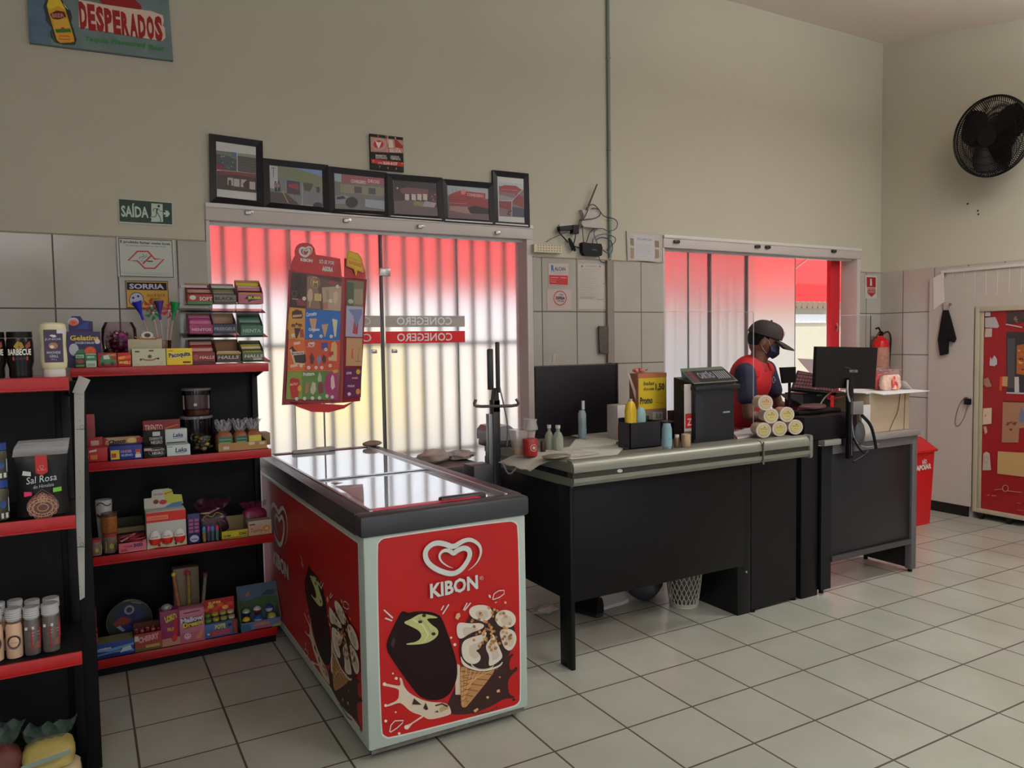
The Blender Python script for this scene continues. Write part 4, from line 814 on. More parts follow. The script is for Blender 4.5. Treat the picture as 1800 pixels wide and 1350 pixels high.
for i in range(110):
    a = i*2*pi/110; q = u_*cos(a)+v_*sin(a); a2 = a+.5; q2 = u_*cos(a2)+v_*sin(a2)
    b.tube([fc+ax*.04+q*.295, fc+ax*.062+(q*.6+q2*.4)*.2, fc+ax*.07+q2*.07], .0032, FB, n=3); b.tube([fc+q*.295, fc-ax*.045+q*.2, fc-ax*.05+q*.08], .0032, FB, n=3)
b.cyl(fc+ax*.06, fc+ax*.078, .075, FB, n=24); b.build('cage', t)
b = MB(); b.cyl(fc-ax*.02, fc+ax*.04, .045, FB)
for k in range(3):
    a0 = k*2*pi/3+.6; g = []
    for j in range(7):
        r = .04+.235*j/6; w_ = .4+.55*sin(pi*(j/6)**.7)
        g.append([fc+(u_*cos(a0+w_*s)+v_*sin(a0+w_*s))*r+ax*(.012+.028*s) for s in (-1, -.5, 0, .5, 1)])
    b.sheet(g, M((24, 20, 20), .35))
b.build('blades', t)
b = MB(); b.tube([(XR-.06, .2, 2.86), (XR-.05, .24, 2.82), (XR-.03, .2, 2.8), (XR-.01, .18, 2.86)], .004, FB, smooth=2); b.ell((4.86, .17, 2.87), (.05, .05, .045), FB); b.build('pull_switch', t)
b = MB()
for y, z in ((.36, 2.62), (.27, 2.52), (.275, 2.55)): b.cyl((XR, y, z), (XR-.002, y, z), .008, M((60, 44, 36), .8), n=8)
tag(b.build('wall_stain'), 'small dark screw holes in the paint below the wall fan', 'screw holes')
# tall red cooler in its niche
t = thing('red_cooler', 'tall red cooler with glass window and old stickers, at the right edge', 'cooler', (XR+.3, -.5, 0))
FRC = M((170, 160, 138), .5, noise=.08); RDC = M((138, 24, 28), .4, noise=.15, scale=4); yc0, yc1 = -1.25, .262
b = MB(); b.box(XR+.03, yc0, .085, XR+.62, yc1, 1.755, FRC, .004); b.build('body', t)
b = MB()
b.box(XR-.035, yc1-.03, .06, XR+.03, yc1, 1.76, FRC, .003); b.box(XR-.02, yc1-.06, .07, XR+.03, yc1-.032, 1.74, FRC, .003); b.box(XR-.03, yc0, 1.72, XR+.03, yc1, 1.76, FRC, .003); b.box(XR-.03, yc0, .055, XR+.03, yc1, .09, FRC, .003); b.build('frame', t)
b = MB(); b.box(XR-.012, yc0, .09, XR+.03, yc1-.06, 1.72, RDC); b.build('door_panel', t)
cc = (1660, 520, 3.2143)
A = Art((XR-.014, 0, 0), (0, -1, 0), (0, 0, 1)).crop(*cc)
A.poly([(350, 205), (470, 205), (470, 550), (352, 545)], (44, 42, 44)); A.poly([(356, 240), (400, 240), (396, 520), (358, 520)], (70, 68, 70)); A.poly([(410, 280), (470, 270), (470, 450), (408, 440)], (150, 84, 40)); speck(A, [(415, 290), (450, 290), (415, 440), (450, 440)], 14, [(196, 150, 60), (96, 40, 20), (180, 90, 40)], 8)
A.poly([(352, 90), (470, 90), (470, 150), (352, 155)], (60, 50, 46)); speck(A, [(360, 100), (440, 100), (360, 140), (440, 140)], 10, [(120, 100, 80), (40, 30, 30)], 8); A.line([(348, 160), (440, 178)], .008, (190, 180, 176))
A.line([(352, 548), (470, 552)], .012, (176, 170, 170)); A.poly([(398, 458), (422, 458), (424, 545), (398, 545)], (186, 176, 170)); A.line([(330, 596), (470, 602)], .008, (60, 24, 24))
A.poly([(328, 456), (360, 456), (358, 514), (326, 510)], (176, 136, 100)); A.poly([(316, 456), (330, 456), (326, 536), (312, 534)], (190, 70, 40))
A.poly([(332, 600), (470, 604), (470, 745), (425, 748), (420, 828), (326, 828)], (150, 110, 84)); A.poly([(420, 690), (436, 620), (446, 650), (460, 660), (456, 710), (430, 720)], (96, 104, 130)); speck(A, [(350, 680), (400, 680), (350, 810), (400, 810)], 8, [(110, 60, 44), (96, 50, 40)], 8)
A.poly([(304, 878), (470, 888), (470, 1025), (300, 1004)], (176, 144, 94))
A.poly([(232, 92), (262, 92), (262, 115), (232, 115)], (170, 166, 168)); A.poly([(232, 124), (290, 120), (300, 140), (312, 172), (300, 182), (232, 178)], (164, 158, 160)); A.poly([(234, 184), (272, 184), (270, 232), (230, 234)], (178, 160, 148))
A.poly([(262, 345), (270, 360), (285, 335), (300, 360), (300, 385), (285, 398), (258, 394), (258, 370)], (180, 176, 176)); A.poly([(225, 470), (250, 460), (262, 490), (270, 512), (240, 516), (224, 500)], (150, 110, 96)); A.poly([(220, 636), (270, 632), (268, 722), (218, 728)], (196, 176, 150)); A.line([(234, 670), (234, 684)], .004, (50, 40, 40)); A.poly([(222, 738), (240, 738), (246, 770), (232, 782)], (170, 140, 120))
A.poly([(222, 890), (240, 880), (258, 890), (266, 985), (218, 985)], (170, 160, 150)); A.ring((238, 925), 10, 18, .003, (120, 110, 100)); A.ring((347, 1087), 16, 18, .005, (190, 140, 136)); A.line([(285, 1095), (330, 1092)], .006, (180, 100, 96)); A.line([(362, 1102), (440, 1110)], .007, (180, 100, 96)); A.line([(245, 1126), (258, 1124)], .008, (180, 110, 100)); A.line([(268, 1128), (296, 1130)], .007, (180, 110, 100)); A.line([(412, 1170), (436, 1172)], .005, (180, 90, 90)); A.line([(415, 1210), (450, 1214)], .005, (180, 90, 90)); A.build('door_print', t)
for y in (.2, -.02, -1.1):
    b = MB(); b.cyl((XR-.0, y-.012, .03), (XR-.0, y+.012, .03), .03, M((24, 22, 22), .5), n=16); b.box(XR-.02, y-.016, .03, XR+.02, y+.016, .085, M((50, 46, 44), .5)); b.build('caster', t)
# wire pegboard above the panel, glove and charger
t = thing('tile_grille', 'white grooved plastic panel on the tiles above the cooler', 'panel', (XR, .3, 1.95))
b = MB(); b.box(XR-.016, -.8, 1.76, XR-.006, .52, 2.10, M((178, 168, 158), .45)); b.build('board', t)
for i in range(16): b = MB(); y = .46-i*.09; b.box(XR-.018, y-.002, 1.86, XR-.015, y+.002, 2.06, M((206, 198, 190), .4)); b.build('groove', t)
b = MB(); b.box(XR-.03, -.8, 2.062, XR-.006, .56, 2.085, M((196, 188, 180), .4)); b.build('rail', t)
t = thing('corner_bracket', 'white folded plastic corner piece on the tiles above the hanging glove', 'bracket', (XR-.02, .62, 1.8))
b = MB(); P = [W(x, y, x=XR-.035) for x, y in ((1640, 489), (1657, 479), (1660, 530), (1641, 545))]; b.prism(P, (.02, 0, 0), M((206, 200, 194), .4)); b.build('plate', t)
t = thing('hanging_glove', 'black glove hanging from a hook on the grey wall panel', 'glove', tuple(W(1662, 580, x=XR-.05)))
b = MB(); P = [W(x, y, x=XR-.055) for x, y in ((1657, 545), (1665, 545), (1670, 562), (1679, 596), (1676, 602), (1668, 600), (1666, 592), (1665, 622), (1652, 625), (1648, 598), (1653, 568))]; b.prism(P, (.022, 0, 0), M((16, 14, 18), .7)); o = b.build('glove', t); mo = o.modifiers.new('soft', 'BEVEL'); mo.width = .006; mo.segments = 2
b = MB(); b.tube([W(1658, 545, x=XR-.03), W(1657, 534, x=XR-.05), W(1662, 532, x=XR-.03)], .004, CHROME); b.cyl(W(1670, 535, x=XR-.02), W(1670, 535, x=XR-.06), .012, M((90, 70, 66), .4)); b.build('hook', t)
t = thing('plugged_charger', 'small black charger with a thin looped cord on the grey wall panel', 'charger', tuple(W(1701, 705, x=XR-.04)))
q = W(1701, 706, x=XR-.045); b = MB(); b.box(XR-.06, q.y-.025, q.z-.025, XR-.03, q.y+.025, q.z+.025, BK, .005); b.build('casing', t)
b = MB(); b.tube([W(x, y, x=XR-.035) for x, y in ((1702, 700), (1697, 697), (1686, 710), (1679, 735), (1679, 748), (1685, 750), (1695, 735), (1701, 712))], .0022, M((90, 40, 36), .5), smooth=2, n=5); b.build('cord', t)
# fire extinguisher
t = thing('fire_extinguisher', 'red fire extinguisher hanging on the tiled wall in the corner', 'extinguisher', (4.95, 1.07, 1.2))
ex = W(1548, 620, y=1.06); RE = M((196, 22, 24), .3)
b = MB(); b.lathe((ex.x, 1.06, 0), [(.0, 1.155), (.055, 1.16), (.07, 1.175), (.072, 1.45), (.066, 1.49), (.04, 1.515), (.02, 1.525), (.02, 1.535), (0, 1.535)], RE, n=24); b.build('cylinder', t)
b = MB(); b.lathe((ex.x, 1.06, 0), [(.0732, 1.2), (.0732, 1.43)], M((170, 120, 104), .5, noise=.5, scale=30), n=24); b.build('label', t)
b = MB(); b.box(ex.x-.016, 1.045, 1.53, ex.x+.016, 1.075, 1.575, BK, .003); b.tube([(ex.x, 1.06, 1.57), (ex.x-.05, 1.05, 1.61), (ex.x-.09, 1.045, 1.60)], .009, BK); b.tube([(ex.x, 1.06, 1.555), (ex.x-.05, 1.05, 1.56), (ex.x-.085, 1.045, 1.52)], .007, M((90, 20, 20), .4)); b.build('valve_handle', t)
b = MB(); b.tube([(ex.x+.015, 1.05, 1.55), (ex.x+.07, 1.04, 1.58), (ex.x+.11, 1.03, 1.53), (ex.x+.09, 1.03, 1.35), (ex.x+.08, 1.03, 1.2)], .008, M((40, 22, 22), .5), smooth=2); b.build('hose', t)
b = MB(); b.box(ex.x-.02, 1.12, 1.5, ex.x+.02, YW-.006, 1.53, CHROME); b.build('wall_hook', t)
# red swing bin
t = thing('waste_bin', 'red plastic waste bin with white lettering beside the second counter', 'bin', (4.19, .47, 0))
b = MB(); x0, x1, y0, y1 = 4.20, 4.49, .335, .62; RB = M((190, 24, 28), .4, noise=.05)
def frus(b, x0, x1, y0, y1, z0, z1, g, m): b.add([(x0, y0, z0), (x1, y0, z0), (x1, y1, z0), (x0, y1, z0), (x0-g, y0-g, z1), (x1+g, y0-g, z1), (x1+g, y1+g, z1), (x0-g, y1+g, z1)], [[3, 2, 1, 0], [4, 5, 6, 7], [0, 1, 5, 4], [1, 2, 6, 5], [2, 3, 7, 6], [3, 0, 4, 7]], m)
frus(b, x0, x1, y0, y1, 0, .60, .02, RB); b.build('bin_body', t)
b = MB(); b.box(x0-.04, y0-.04, .595, x1+.04, y1+.04, .615, RB, .005); b.prism([(x0-.03, y0-.035, .615), (x0-.03, y1+.035, .615), (x0-.03, (y0+y1)/2+.04, .70), (x0-.03, (y0+y1)/2-.04, .70)], (x1-x0+.06, 0, 0), RB); b.build('lid', t)
A = Art((x0, y0-.019, 0), (1, 0, 0), (0, 0, 1)); A.text('NÃO', (.15, .50), (.21, .505), .035, (206, 180, 176), bold=.05); A.text('APOIAR', (.07, .455), (.27, .46), .04, (214, 196, 190), bold=.06); A.build('lettering', t)
# =================================================================== goods on the shelves
class FArt(Art):
    """artwork in fractions of a w x h face"""
    def __init__(s, O, U, V, w, h, **k): super().__init__(O, U, V, **k); s.w = w; s.h = h
    def uv(s, p): return (p[0]*s.w, p[1]*s.h)
    def T(s, st, x0, x1, y, h, c, bold=.03, dy=0, **k):
        H = h*s.h; A_ = (x0, y); B_ = (x1, y+dy); return s.text(st, A_, B_, H, c, bold=bold, **k)
def xz(px, py, Y): q = W(px, py, y=Y); return q.x, q.z
GRP = {}
def facing(px0, px1, pyt, pyb, z, Y):
    x0 = W(px0, pyb, y=Y).x; x1 = W(px1, pyb, y=Y).x; zt = W((px0+px1)/2, pyt, y=Y).z; return x0, x1, zt
def carton(name, label, cat, px0, px1, pyt, z, Y, d, col, paint=None, pyb=None, group=None, rz=0, zt=None, topcol=None):
    pyb = pyb or pyt+40; x0, x1, zt_ = facing(px0, px1, pyt, pyb, z, Y); h = (zt or zt_)-z; w = x1-x0
    t = thing(name, label, cat, (x0+w/2, Y, z), rz, group)
    b = MB(); b.box(x0+.0004, Y, z+.0004, x1-.0004, Y+d, z+h, M(col, .45), .0015)
    if topcol: b.box(x0+.002, Y+.002, z+h, x1-.002, Y+d-.002, z+h+.0005, M(topcol, .6))
    b.v = [Matrix.Translation((x0+w/2, Y, z)) @ Matrix.Rotation(rz, 4, 'Z') @ Matrix.Translation((-(x0+w/2), -Y, -z)) @ v for v in b.v]
    b.build('carton', t)
    if paint:
        Rm = Matrix.Rotation(rz, 3, 'Z'); O = Vector((x0+w/2, Y, z)) + Rm @ Vector((-w/2, 0, 0))
        A = FArt(O, Rm @ Vector((1, 0, 0)), (0, 0, 1), w, h); paint(A); A.build('print', t)
    return t, x0, x1, z+h
def open_tray(name, label, cat, px0, px1, pyt, z, Y, d, col, inner, paint=None, back=.04, fill=None, pyb=None, group=None):
    pyb = pyb or pyt+20; x0, x1, zt = facing(px0, px1, pyt, pyb, z, Y); h = zt-z; w = x1-x0
    t = thing(name, label, cat, (x0+w/2, Y, z), 0, group); m = M(col, .5); mi = M(inner, .7); th = .0015
    b = MB(); b.box(x0, Y, z+.0004, x1, Y+th, zt, m); b.box(x0, Y, z+.0004, x1, Y+d, z+.002, mi)
    for xx in (x0, x1-th): b.prism([(xx, Y, z+.0004), (xx, Y+d, z+.0004), (xx, Y+d, zt+back), (xx, Y, zt)], (th, 0, 0), mi)
    b.box(x0, Y+d-th, z+.0004, x1, Y+d, zt+back, mi); b.build('tray', t)
    if fill: fill(t, x0, x1, Y, d, z, zt)
    if paint: A = FArt((x0, Y, z), (1, 0, 0), (0, 0, 1), w, h); paint(A); A.build('print', t)
    return t
z1, z2, z3, z4 = ZS; YA = AY+.012; YB = BY+.03
W_ = WHT
# ---- top tier, left unit B: sauces
t = thing('barbecue_sauce', 'black wide jar of BARBECUE sauce standing beside the mayonnaise bottle', 'sauce jar', (0, 0, 0)); x0, x1, zt = facing(11, 61, 583, 660, z1, YB)
cx = (x0+x1)/2; r = (x1-x0)/2; t.location = (cx, YB+r*.7, z1); BJ = M((22, 17, 16), .22); h = zt-z1
b = MB(); b.lathe((cx, YB+r*.7, z1), [(r*.82, 0), (r*.86, .01), (r*.84, h*.2), (r*.98, h*.34), (r, h*.55), (r*.96, h*.8), (r*.9, h*.86)], BJ, n=28, sy=.7); b.build('bottle', t)
b = MB(); b.lathe((cx, YB+r*.7, z1), [(r*.92, h*.87), (r*.94, h*.9), (r*.92, h), (0, h)], M((16, 13, 13), .35), n=28, sy=.7); b.build('cap', t)
class Wrap(Art):
    """artwork wrapped round a vertical oval body; u in metres along the front, v height"""
    def __init__(s, c, r, sy=1, a0=0, **k): super().__init__((0, 0, 0), (1, 0, 0), (0, 0, 1), **k); s.c = Vector(c); s.rr = r; s.sy = sy; s.a0 = a0
    def to3(s, p, k):
        a = p[0]/s.rr+s.a0; R = s.rr+.0012+.0001*k; return s.c+Vector((R*sin(a), -R*cos(a)*s.sy, p[1]))
A = Wrap((cx, YB+r*.7, z1), r*1.0, .7)
def wtext(A, st, x0, x1, y, h, c, **k): A.text(st, (x0, y), (x1, y), h, c, **k)
wtext(A, 'BARBECUE', -r*.9, r*.9, h*.50, h*.13, (226, 222, 214), bold=.03); A.rect((-r*.5, h*.38), (r*.6, h*.46), (186, 70, 30)); wtext(A, 'DEFUMADO', -r*.45, r*.55, h*.395, h*.05, (60, 20, 10), bold=.02)
A.poly([(-r*.4, h*.68), (-r*.1, h*.8), (r*.2, h*.76), (r*.35, h*.66), (r*.1, h*.62), (-r*.2, h*.62)], (150, 120, 30)); A.poly([(r*.4, h*.7), (r*.8, h*.8), (r*.85, h*.68), (r*.5, h*.62)], (130, 50, 20)); A.build('label', t)
t2 = dup(t, (W(-14, 660, y=YB).x, YB+r*.9, z1), 'black sauce jar cut off by the left edge of the picture')
t = thing('mayonnaise_bottle', 'cream mayonnaise squeeze bottle standing upside down on its white cap', 'sauce bottle', (0, 0, 0)); x0, x1, zt = facing(72, 120, 567, 660, z1, YB)
cx = (x0+x1)/2; r = (x1-x0)/2; h = zt-z1; t.location = (cx, YB+r*.6, z1)
b = MB(); b.lathe((cx, YB+r*.6, z1), [(r*.78, h*.14), (r*.94, h*.18), (r, h*.3), (r*.98, h*.45), (r*.9, h*.58), (r*.96, h*.72), (r*1.02, h*.86), (r*.96, h*.97), (r*.7, h), (0, h)], M((214, 206, 170), .3), n=28, sy=.6); b.build('bottle', t)
b = MB(); b.lathe((cx, YB+r*.6, z1), [(r*.8, .0), (r*.82, .002), (r*.82, h*.13), (r*.7, h*.145), (0, h*.145)], M((206, 204, 196), .3), n=28, sy=.6); b.build('cap', t)
A = Art((cx, YB-.001, z1), (1, 0, 0), (0, 0, 1)); A.rect((-r*.68, h*.27), (r*.72, h*.87), (52, 34, 62))
A.text('JUNIOR', (-r*.6, h*.68), (r*.6, h*.68), h*.035, (200, 196, 206)); A.poly([(-r*.25, h*.76), (-r*.1, h*.78), (r*.2, h*.77), (r*.25, h*.74), (r*.05, h*.725), (-r*.1, h*.74)], (206, 202, 210)); A.ell((0, h*.575), r*.34, h*.06, (150, 104, 70)); A.ell((-r*.1, h*.555), r*.16, h*.03, (206, 196, 170))
A.text('MAIONESE', (-r*.5, h*.43), (r*.52, h*.43), h*.045, (196, 190, 204), bold=.01); A.text('GRILL', (-r*.3, h*.36), (r*.34, h*.36), h*.05, (196, 190, 204), bold=.01); A.text('200 g', (-r*.2, h*.31), (r*.2, h*.31), h*.03, (170, 160, 180)); A.rect((r*.3, h*.8), (r*.9, h*.87), (206, 204, 210)); A.build('label', t)
# second tier B: black salt pouch and blue jars
t = thing('salt_pouch', 'black Sal Rosa salt pouch with a lace mandala, clear top and red ribbon', 'pouch', (0, 0, 0)); x0, x1, zt = facing(28, 124, 782, 912, z2, YB); w = x1-x0; h = zt-z2; t.location = ((x0+x1)/2, YB, z2)
g = []
for j in range(13):
    f = j/12; row = []
    for i in range(13):
        u = i/12; e = sin(pi*u); dd = .035*(1-f)**.7*e**.6; row.append((x0+w*(.5+(u-.5)*(1.0-.08*sin(pi*f))), YB+.04-dd, z2+h*f*.86))
    g.append(row)
gb_ = [[(p[0], YB+.045+(YB+.04-p[1])*.8, p[2]) for p in row] for row in g]
b = MB(); PB = M((26, 24, 24), .35); b.sheet(g, PB); b.sheet(gb_, PB); b.build('pouch', t)
for k in range(4):
    b = MB(); y = YB+.03+.018*k; z_ = z2+h*(.84+.03*k); b.sheet([[(x0-.004+w*1.02*i/8, y+.003*sin(i*1.7+k), z_) for i in range(9)], [(x0+.004*k+w*(1.03-.02*k)*i/8, y+.004*cos(i*1.3+k), z_+h*.11) for i in range(9)]], M((176, 172, 172), .3, alpha=.55)); b.build('clear_top', t)
A = Art((x0, YB, z2), (1, 0, 0), (0, 0, 1)); A.base = .004
A.rect((w*.40, h*.62), (w*.62, h*.86), (176, 30, 28)); A.poly([(w*.40, h*.62), (w*.51, h*.58), (w*.62, h*.62)], (176, 30, 28)); A.ring((w*.51, h*.70), w*.035, w*.035, .0012, (226, 150, 130)); A.text('Liki', (w*.44, h*.645), (w*.58, h*.645), h*.03, (226, 150, 130))
A.text('Sal Rosa', (w*.22, h*.47), (w*.78, h*.50), h*.10, (196, 206, 208), bold=.0, shear=.2); A.text('do Himalaia', (w*.34, h*.40), (w*.72, h*.42), h*.05, (176, 186, 190), shear=.2)
A.poly([(w*.15, h*.60), (w*.31, h*.58), (w*.31, h*.64), (w*.17, h*.66)], (196, 204, 200)); A.poly([(w*.17, h*.30), (w*.31, h*.31), (w*.31, h*.36), (w*.17, h*.37)], (206, 40, 96)); A.poly([(w*.70, h*.33), (w*.86, h*.34), (w*.86, h*.40), (w*.70, h*.39)], (110, 186, 60))
PK = (186, 140, 112); A.ell((w*.50, h*.15), w*.30, h*.17, (96, 60, 52)); A.line([(w*.3, h*.27), (w*.5, h*.385), (w*.72, h*.27)], .002, (130, 50, 64))
for k in range(8): A.ring((w*(.5+.055*cos(k*pi/4)), h*(.26+.05*sin(k*pi/4))), w*.035, h*.03, .0012, PK, n=10)
for rd in (.1, .18, .25): A.ring((w*.5, h*.13), w*rd, h*rd*.5, .0022, PK, n=24)
for k in range(12): A.ring((w*(.5+.24*cos(k*pi/6)), h*(.13+.125*sin(k*pi/6))), w*.045, h*.035, .0016, PK, n=10)
A.build('label', t)
t = thing('spice_jar', 'blue labelled jar at the left edge beside the salt pouch', 'jar', (0, 0, 0)); x0, x1, zt = facing(-24, 17, 842, 912, z2, YB); cx = (x0+x1)/2; r = (x1-x0)/2; h = (zt-z2)*.96; t.location = (cx, YB+r, z2)
b = MB(); b.lathe((cx, YB+r, z2), [(r*.9, 0), (r, .006), (r, h*.7), (r*.9, h*.78)], M((70, 66, 52), .2, noise=.5, scale=60), n=20); b.build('jar', t); b = MB(); b.lathe((cx, YB+r, z2), [(r*.95, h*.8), (r*.96, h), (0, h)], M((36, 60, 130), .3), n=20); b.build('lid', t)
A = Wrap((cx, YB+r, z2), r); A.rect((-r, h*.2), (r*1.2, h*.55), (150, 180, 196)); A.rect((r*.3, h*.05), (r*1.0, h*.18), (206, 204, 206)); A.ell((r*.5, h*.4), r*.3, h*.1, (40, 66, 120)); A.build('label', t)
dup(t, (cx, YB+r, z2+h+.001), 'blue lidded jar at the left edge stacked on another jar', scale=(1, 1, .9))
# third tier B: seasoning tubes, front row of four and back row
def tube_jar(label, px0, px1, pyt, pyb, Y, kind, group):
    x0, x1, zt = facing(px0, px1, pyt, pyb, z3, Y); cx = (x0+x1)/2; r = (x1-x0)/2; h = zt-z3; t = thing('seasoning_jar', label, 'seasoning jar', (cx, Y+r, z3), 0, group)
    b = MB()
    if kind == 'pale': b.lathe((cx, Y+r, z3), [(r*.9, 0), (r*.96, .004), (r*.96, h*.62), (r*.8, h*.7)], M((206, 170, 140), .35, noise=.12, scale=90), n=20)
    else: b.lathe((cx, Y+r, z3), [(r*.9, 0), (r*.96, .004), (r*.96, h*.70), (r*.8, h*.76)], M((92, 84, 80), .25, noise=.4, scale=60), n=20)
    b.build('jar', t)
    b = MB(); b.lathe((cx, Y+r, z3), [(r*.78, h*.74), (r*.96, h*.78), (r*.98, h*.99), (r*.9, h), (0, h)], M((176, 176, 176), .25, .1), n=20)
    for k in range(4): b.lathe((cx, Y+r, z3), [(r*.97, h*(.8+k*.045)), (r*1.01, h*(.81+k*.045)), (r*.97, h*(.82+k*.045))], M((190, 190, 190), .2), n=20)
    b.build('lid', t); A = Wrap((cx, Y+r, z3), r)
    if kind == 'pale':
        A.ell((0, h*.34), r*.75, h*.13, (44, 20, 26)); A.ring((0, h*.34), r*.8, h*.14, .0012, (44, 20, 26)); A.line([(-r*.4, h*.33), (r*.4, h*.33)], .0016, (170, 130, 120)); A.line([(-r*.25, h*.37), (r*.25, h*.37)], .002, (206, 180, 160))
    else:
        A.rect((-r*.1, h*.12), (r*1.2, h*.56), (146, 30, 36)); A.line([(0, h*.48), (r*1.0, h*.48)], .0016, (206, 150, 150)); A.line([(0, h*.42), (r*1.0, h*.42)], .0012, (206, 150, 150)); A.poly([(r*.1, h*.14), (r*.4, h*.26), (r*.9, h*.3), (r*.9, h*.14)], (120, 84, 70)); A.poly([(-r*.8, h*.54), (r*.3, h*.55), (r*.3, h*.61), (-r*.8, h*.60)], (206, 204, 200))
    A.build('label', t); return t
for i, (a, c_, yt, yb, k, lb) in enumerate([(-22, 8, 1074, 1168, 'pale', 'pale seasoning jar half cut off by the left edge'), (10, 42, 1072, 1160, 'pale', 'pale seasoning jar with round black emblem, leftmost whole jar of the front row'), (42, 73, 1069, 1152, 'red', 'red labelled seasoning jar in the middle of the front row'), (74, 107, 1063, 1146, 'red', 'red labelled seasoning jar at the right end of the front row')]):
    tube_jar(lb, a, c_, yt, yb, YB+.01, k, 'seasoning jars on the third tier')
for a, c_, yt, yb, k, lb in [(-8, 13, 1060, 1150, 'pale', 'seasoning jar lid in the back row at the left edge'), (15, 44, 1057, 1148, 'pale', 'pale seasoning jar in the back row, second from the left'), (45, 74, 1057, 1143, 'red', 'seasoning jar in the back row behind the middle red one'), (77, 108, 1053, 1138, 'red', 'seasoning jar in the back row at the right end')]:
    tube_jar(lb, a, c_, yt, yb, YB+.10, k, 'seasoning jars on the third tier')
# bottom tier B: bags of meal
def bag(name, label, cat, cx, Y, z, w, d, h, m, m2=None, group=None, seed=1, top=.25, rz=0, bulge=.55):
    t = thing(name, label, cat, (cx, Y+d/2, z), rz, group); R_ = random.Random(seed); b = MB(); n, k = 18, 9; vs = []
    for j in range(k+1):
        f = j/k
        for i in range(n):
            a = 2*pi*i/n; s_ = (1-abs(2*f-1)**4*bulge)*(1+.06*R_.uniform(-1, 1)); ca, sa = cos(a), sin(a); q = lambda v: math.copysign(abs(v)**.55, v)
            vs.append((cx+q(ca)*w/2*s_, Y+d/2+q(sa)*d/2*s_*(1-.4*f), z+h*(1-top)*f+.001))
    fs = [[j*n+i, j*n+(i+1) % n, (j+1)*n+(i+1) % n, (j+1)*n+i] for j in range(k) for i in range(n)]+[list(range(n))[::-1], list(range(k*n, (k+1)*n))]
    b.add(vs, fs, m); b.build('bag', t, sharp=60)
    if m2:
        b = MB(); z0 = z+h*(1-top)
        g = [[(cx+(i/10-.5)*w*(.7+.45*j/4)*(1-.25*(j == 0)), Y+d/2+.012*sin(i*2.3+j*1.7+seed)*(j+1)/2, z0-.006+h*top*j/4*(1+.12*sin(i*1.9+seed))) for i in range(11)] for j in range(5)]
        b.sheet(g, m2); b.build('bag_top', t, sharp=20)
    return t
PLB = M((96, 116, 106), .15, alpha=.45)
x0, x1, zt = facing(34, 132, 1252, 1345, z4, YB)
t = bag('meal_bag', 'clear bag of yellow corn meal, upper of two bags on the nearest bottom shelf', 'food bag', (x0+x1)/2, YB+.02, z4+.075, (x1-x0), .17, .15, M((168, 150, 84), .7, noise=.15, scale=80), PLB, 'meal bags on the bottom tier', 3, .4)
A = Art(((x0+x1)/2, YB-.004, z4+.075), (1, 0, 0), (0, 0, 1)); A.poly([(-.07, .055), (.065, .075), (.065, .09), (-.07, .07)], (120, 140, 130)); A.build('label', t)
t = bag('meal_bag', 'pale bag of manioc flour with an oval label at the bottom of the nearer shelf', 'food bag', (x0+x1)/2+.01, YB+.01, z4, (x1-x0)*1.04, .19, .09, M((196, 176, 140), .7, noise=.1, scale=80), None, 'meal bags on the bottom tier', 5, .02)
t = bag('red_food_bag', 'clear bag of reddish dried food at the bottom left corner', 'food bag', W(-14, 1330, y=YB).x, YB+.02, z4, .15, .16, .26, M((84, 40, 30), .6, noise=.3, scale=40), PLB, None, 7, .3)

# ---- top tier A
def p_hal(A):
    A.rect((0, .0), (1, 1), (44, 34, 84)); A.rect((0, .84), (1, .86), (20, 16, 40)); A.T('Gelatina', .1, .95, .76, .14, (226, 190, 80)); A.T('DOCES E BALAS', .25, .8, .66, .06, (206, 200, 220))
    A.ell((.2, .5), .14, .17, (196, 196, 206)); A.ell((.42, .36), .18, .15, (50, 120, 66)); A.ell((.68, .45), .17, .13, (214, 84, 40)); A.ell((.82, .16), .16, .12, (206, 60, 40)); A.ell((.58, .13), .16, .12, (206, 60, 40)); A.ell((.9, .72), .08, .07, (226, 216, 210))
    for x, y in ((.68, .45), (.82, .16), (.58, .13)): A.ring((x, y), .1, .07, .0012, (240, 150, 100), n=12)
def hdr(t, x0, x1, Y, z, h, fn): A = FArt((x0, Y, z), (1, 0, 0), (0, 0, 1), x1-x0, h); fn(A); A.build('header_print', t)
t, x0, x1, zt = carton('jelly_candy_box', 'purple candy box with orange and green round sweets printed, behind the mayonnaise', 'candy box', 118, 178, 583, z1, .70, .09, (44, 34, 84), p_hal, 622)
b = MB(); b.prism([(x0+.01, .79, zt), (x0+.11, .79, zt), (x0+.11, .79, zt+.05), (x0+.07, .79, zt+.055), (x0+.06, .79, zt+.075), (x0+.025, .79, zt+.075), (x0+.01, .79, zt+.05)], (0, .002, 0), M((50, 40, 96), .5)); b.build('header_card', t)
hdr(t, x0, x1, .789, zt, .07, lambda A: (A.ell((.22, .7), .16, .28, (196, 190, 200)), A.ell((.22, .62), .13, .2, (210, 84, 40)), A.ring((.22, .62), .09, .13, .0012, (240, 160, 110)), A.poly([(.3, .2), (.66, .2), (.66, .7), (.45, .55)], (44, 60, 140))))
carton('chewy_candy_box', 'small dark green and brown sweet box at the left end of the top tier', 'candy box', 133, 151, 622, z1, YA, .06, (40, 60, 40), lambda A: (A.rect((.1, .7), (.9, .95), (150, 180, 150)), A.ell((.5, .45), .35, .15, (140, 60, 40)), A.T('BALA', .2, .8, .75, .12, (30, 70, 40)), A.rect((.1, .08), (.9, .2), (90, 130, 60))), group='small boxes on the top tier')
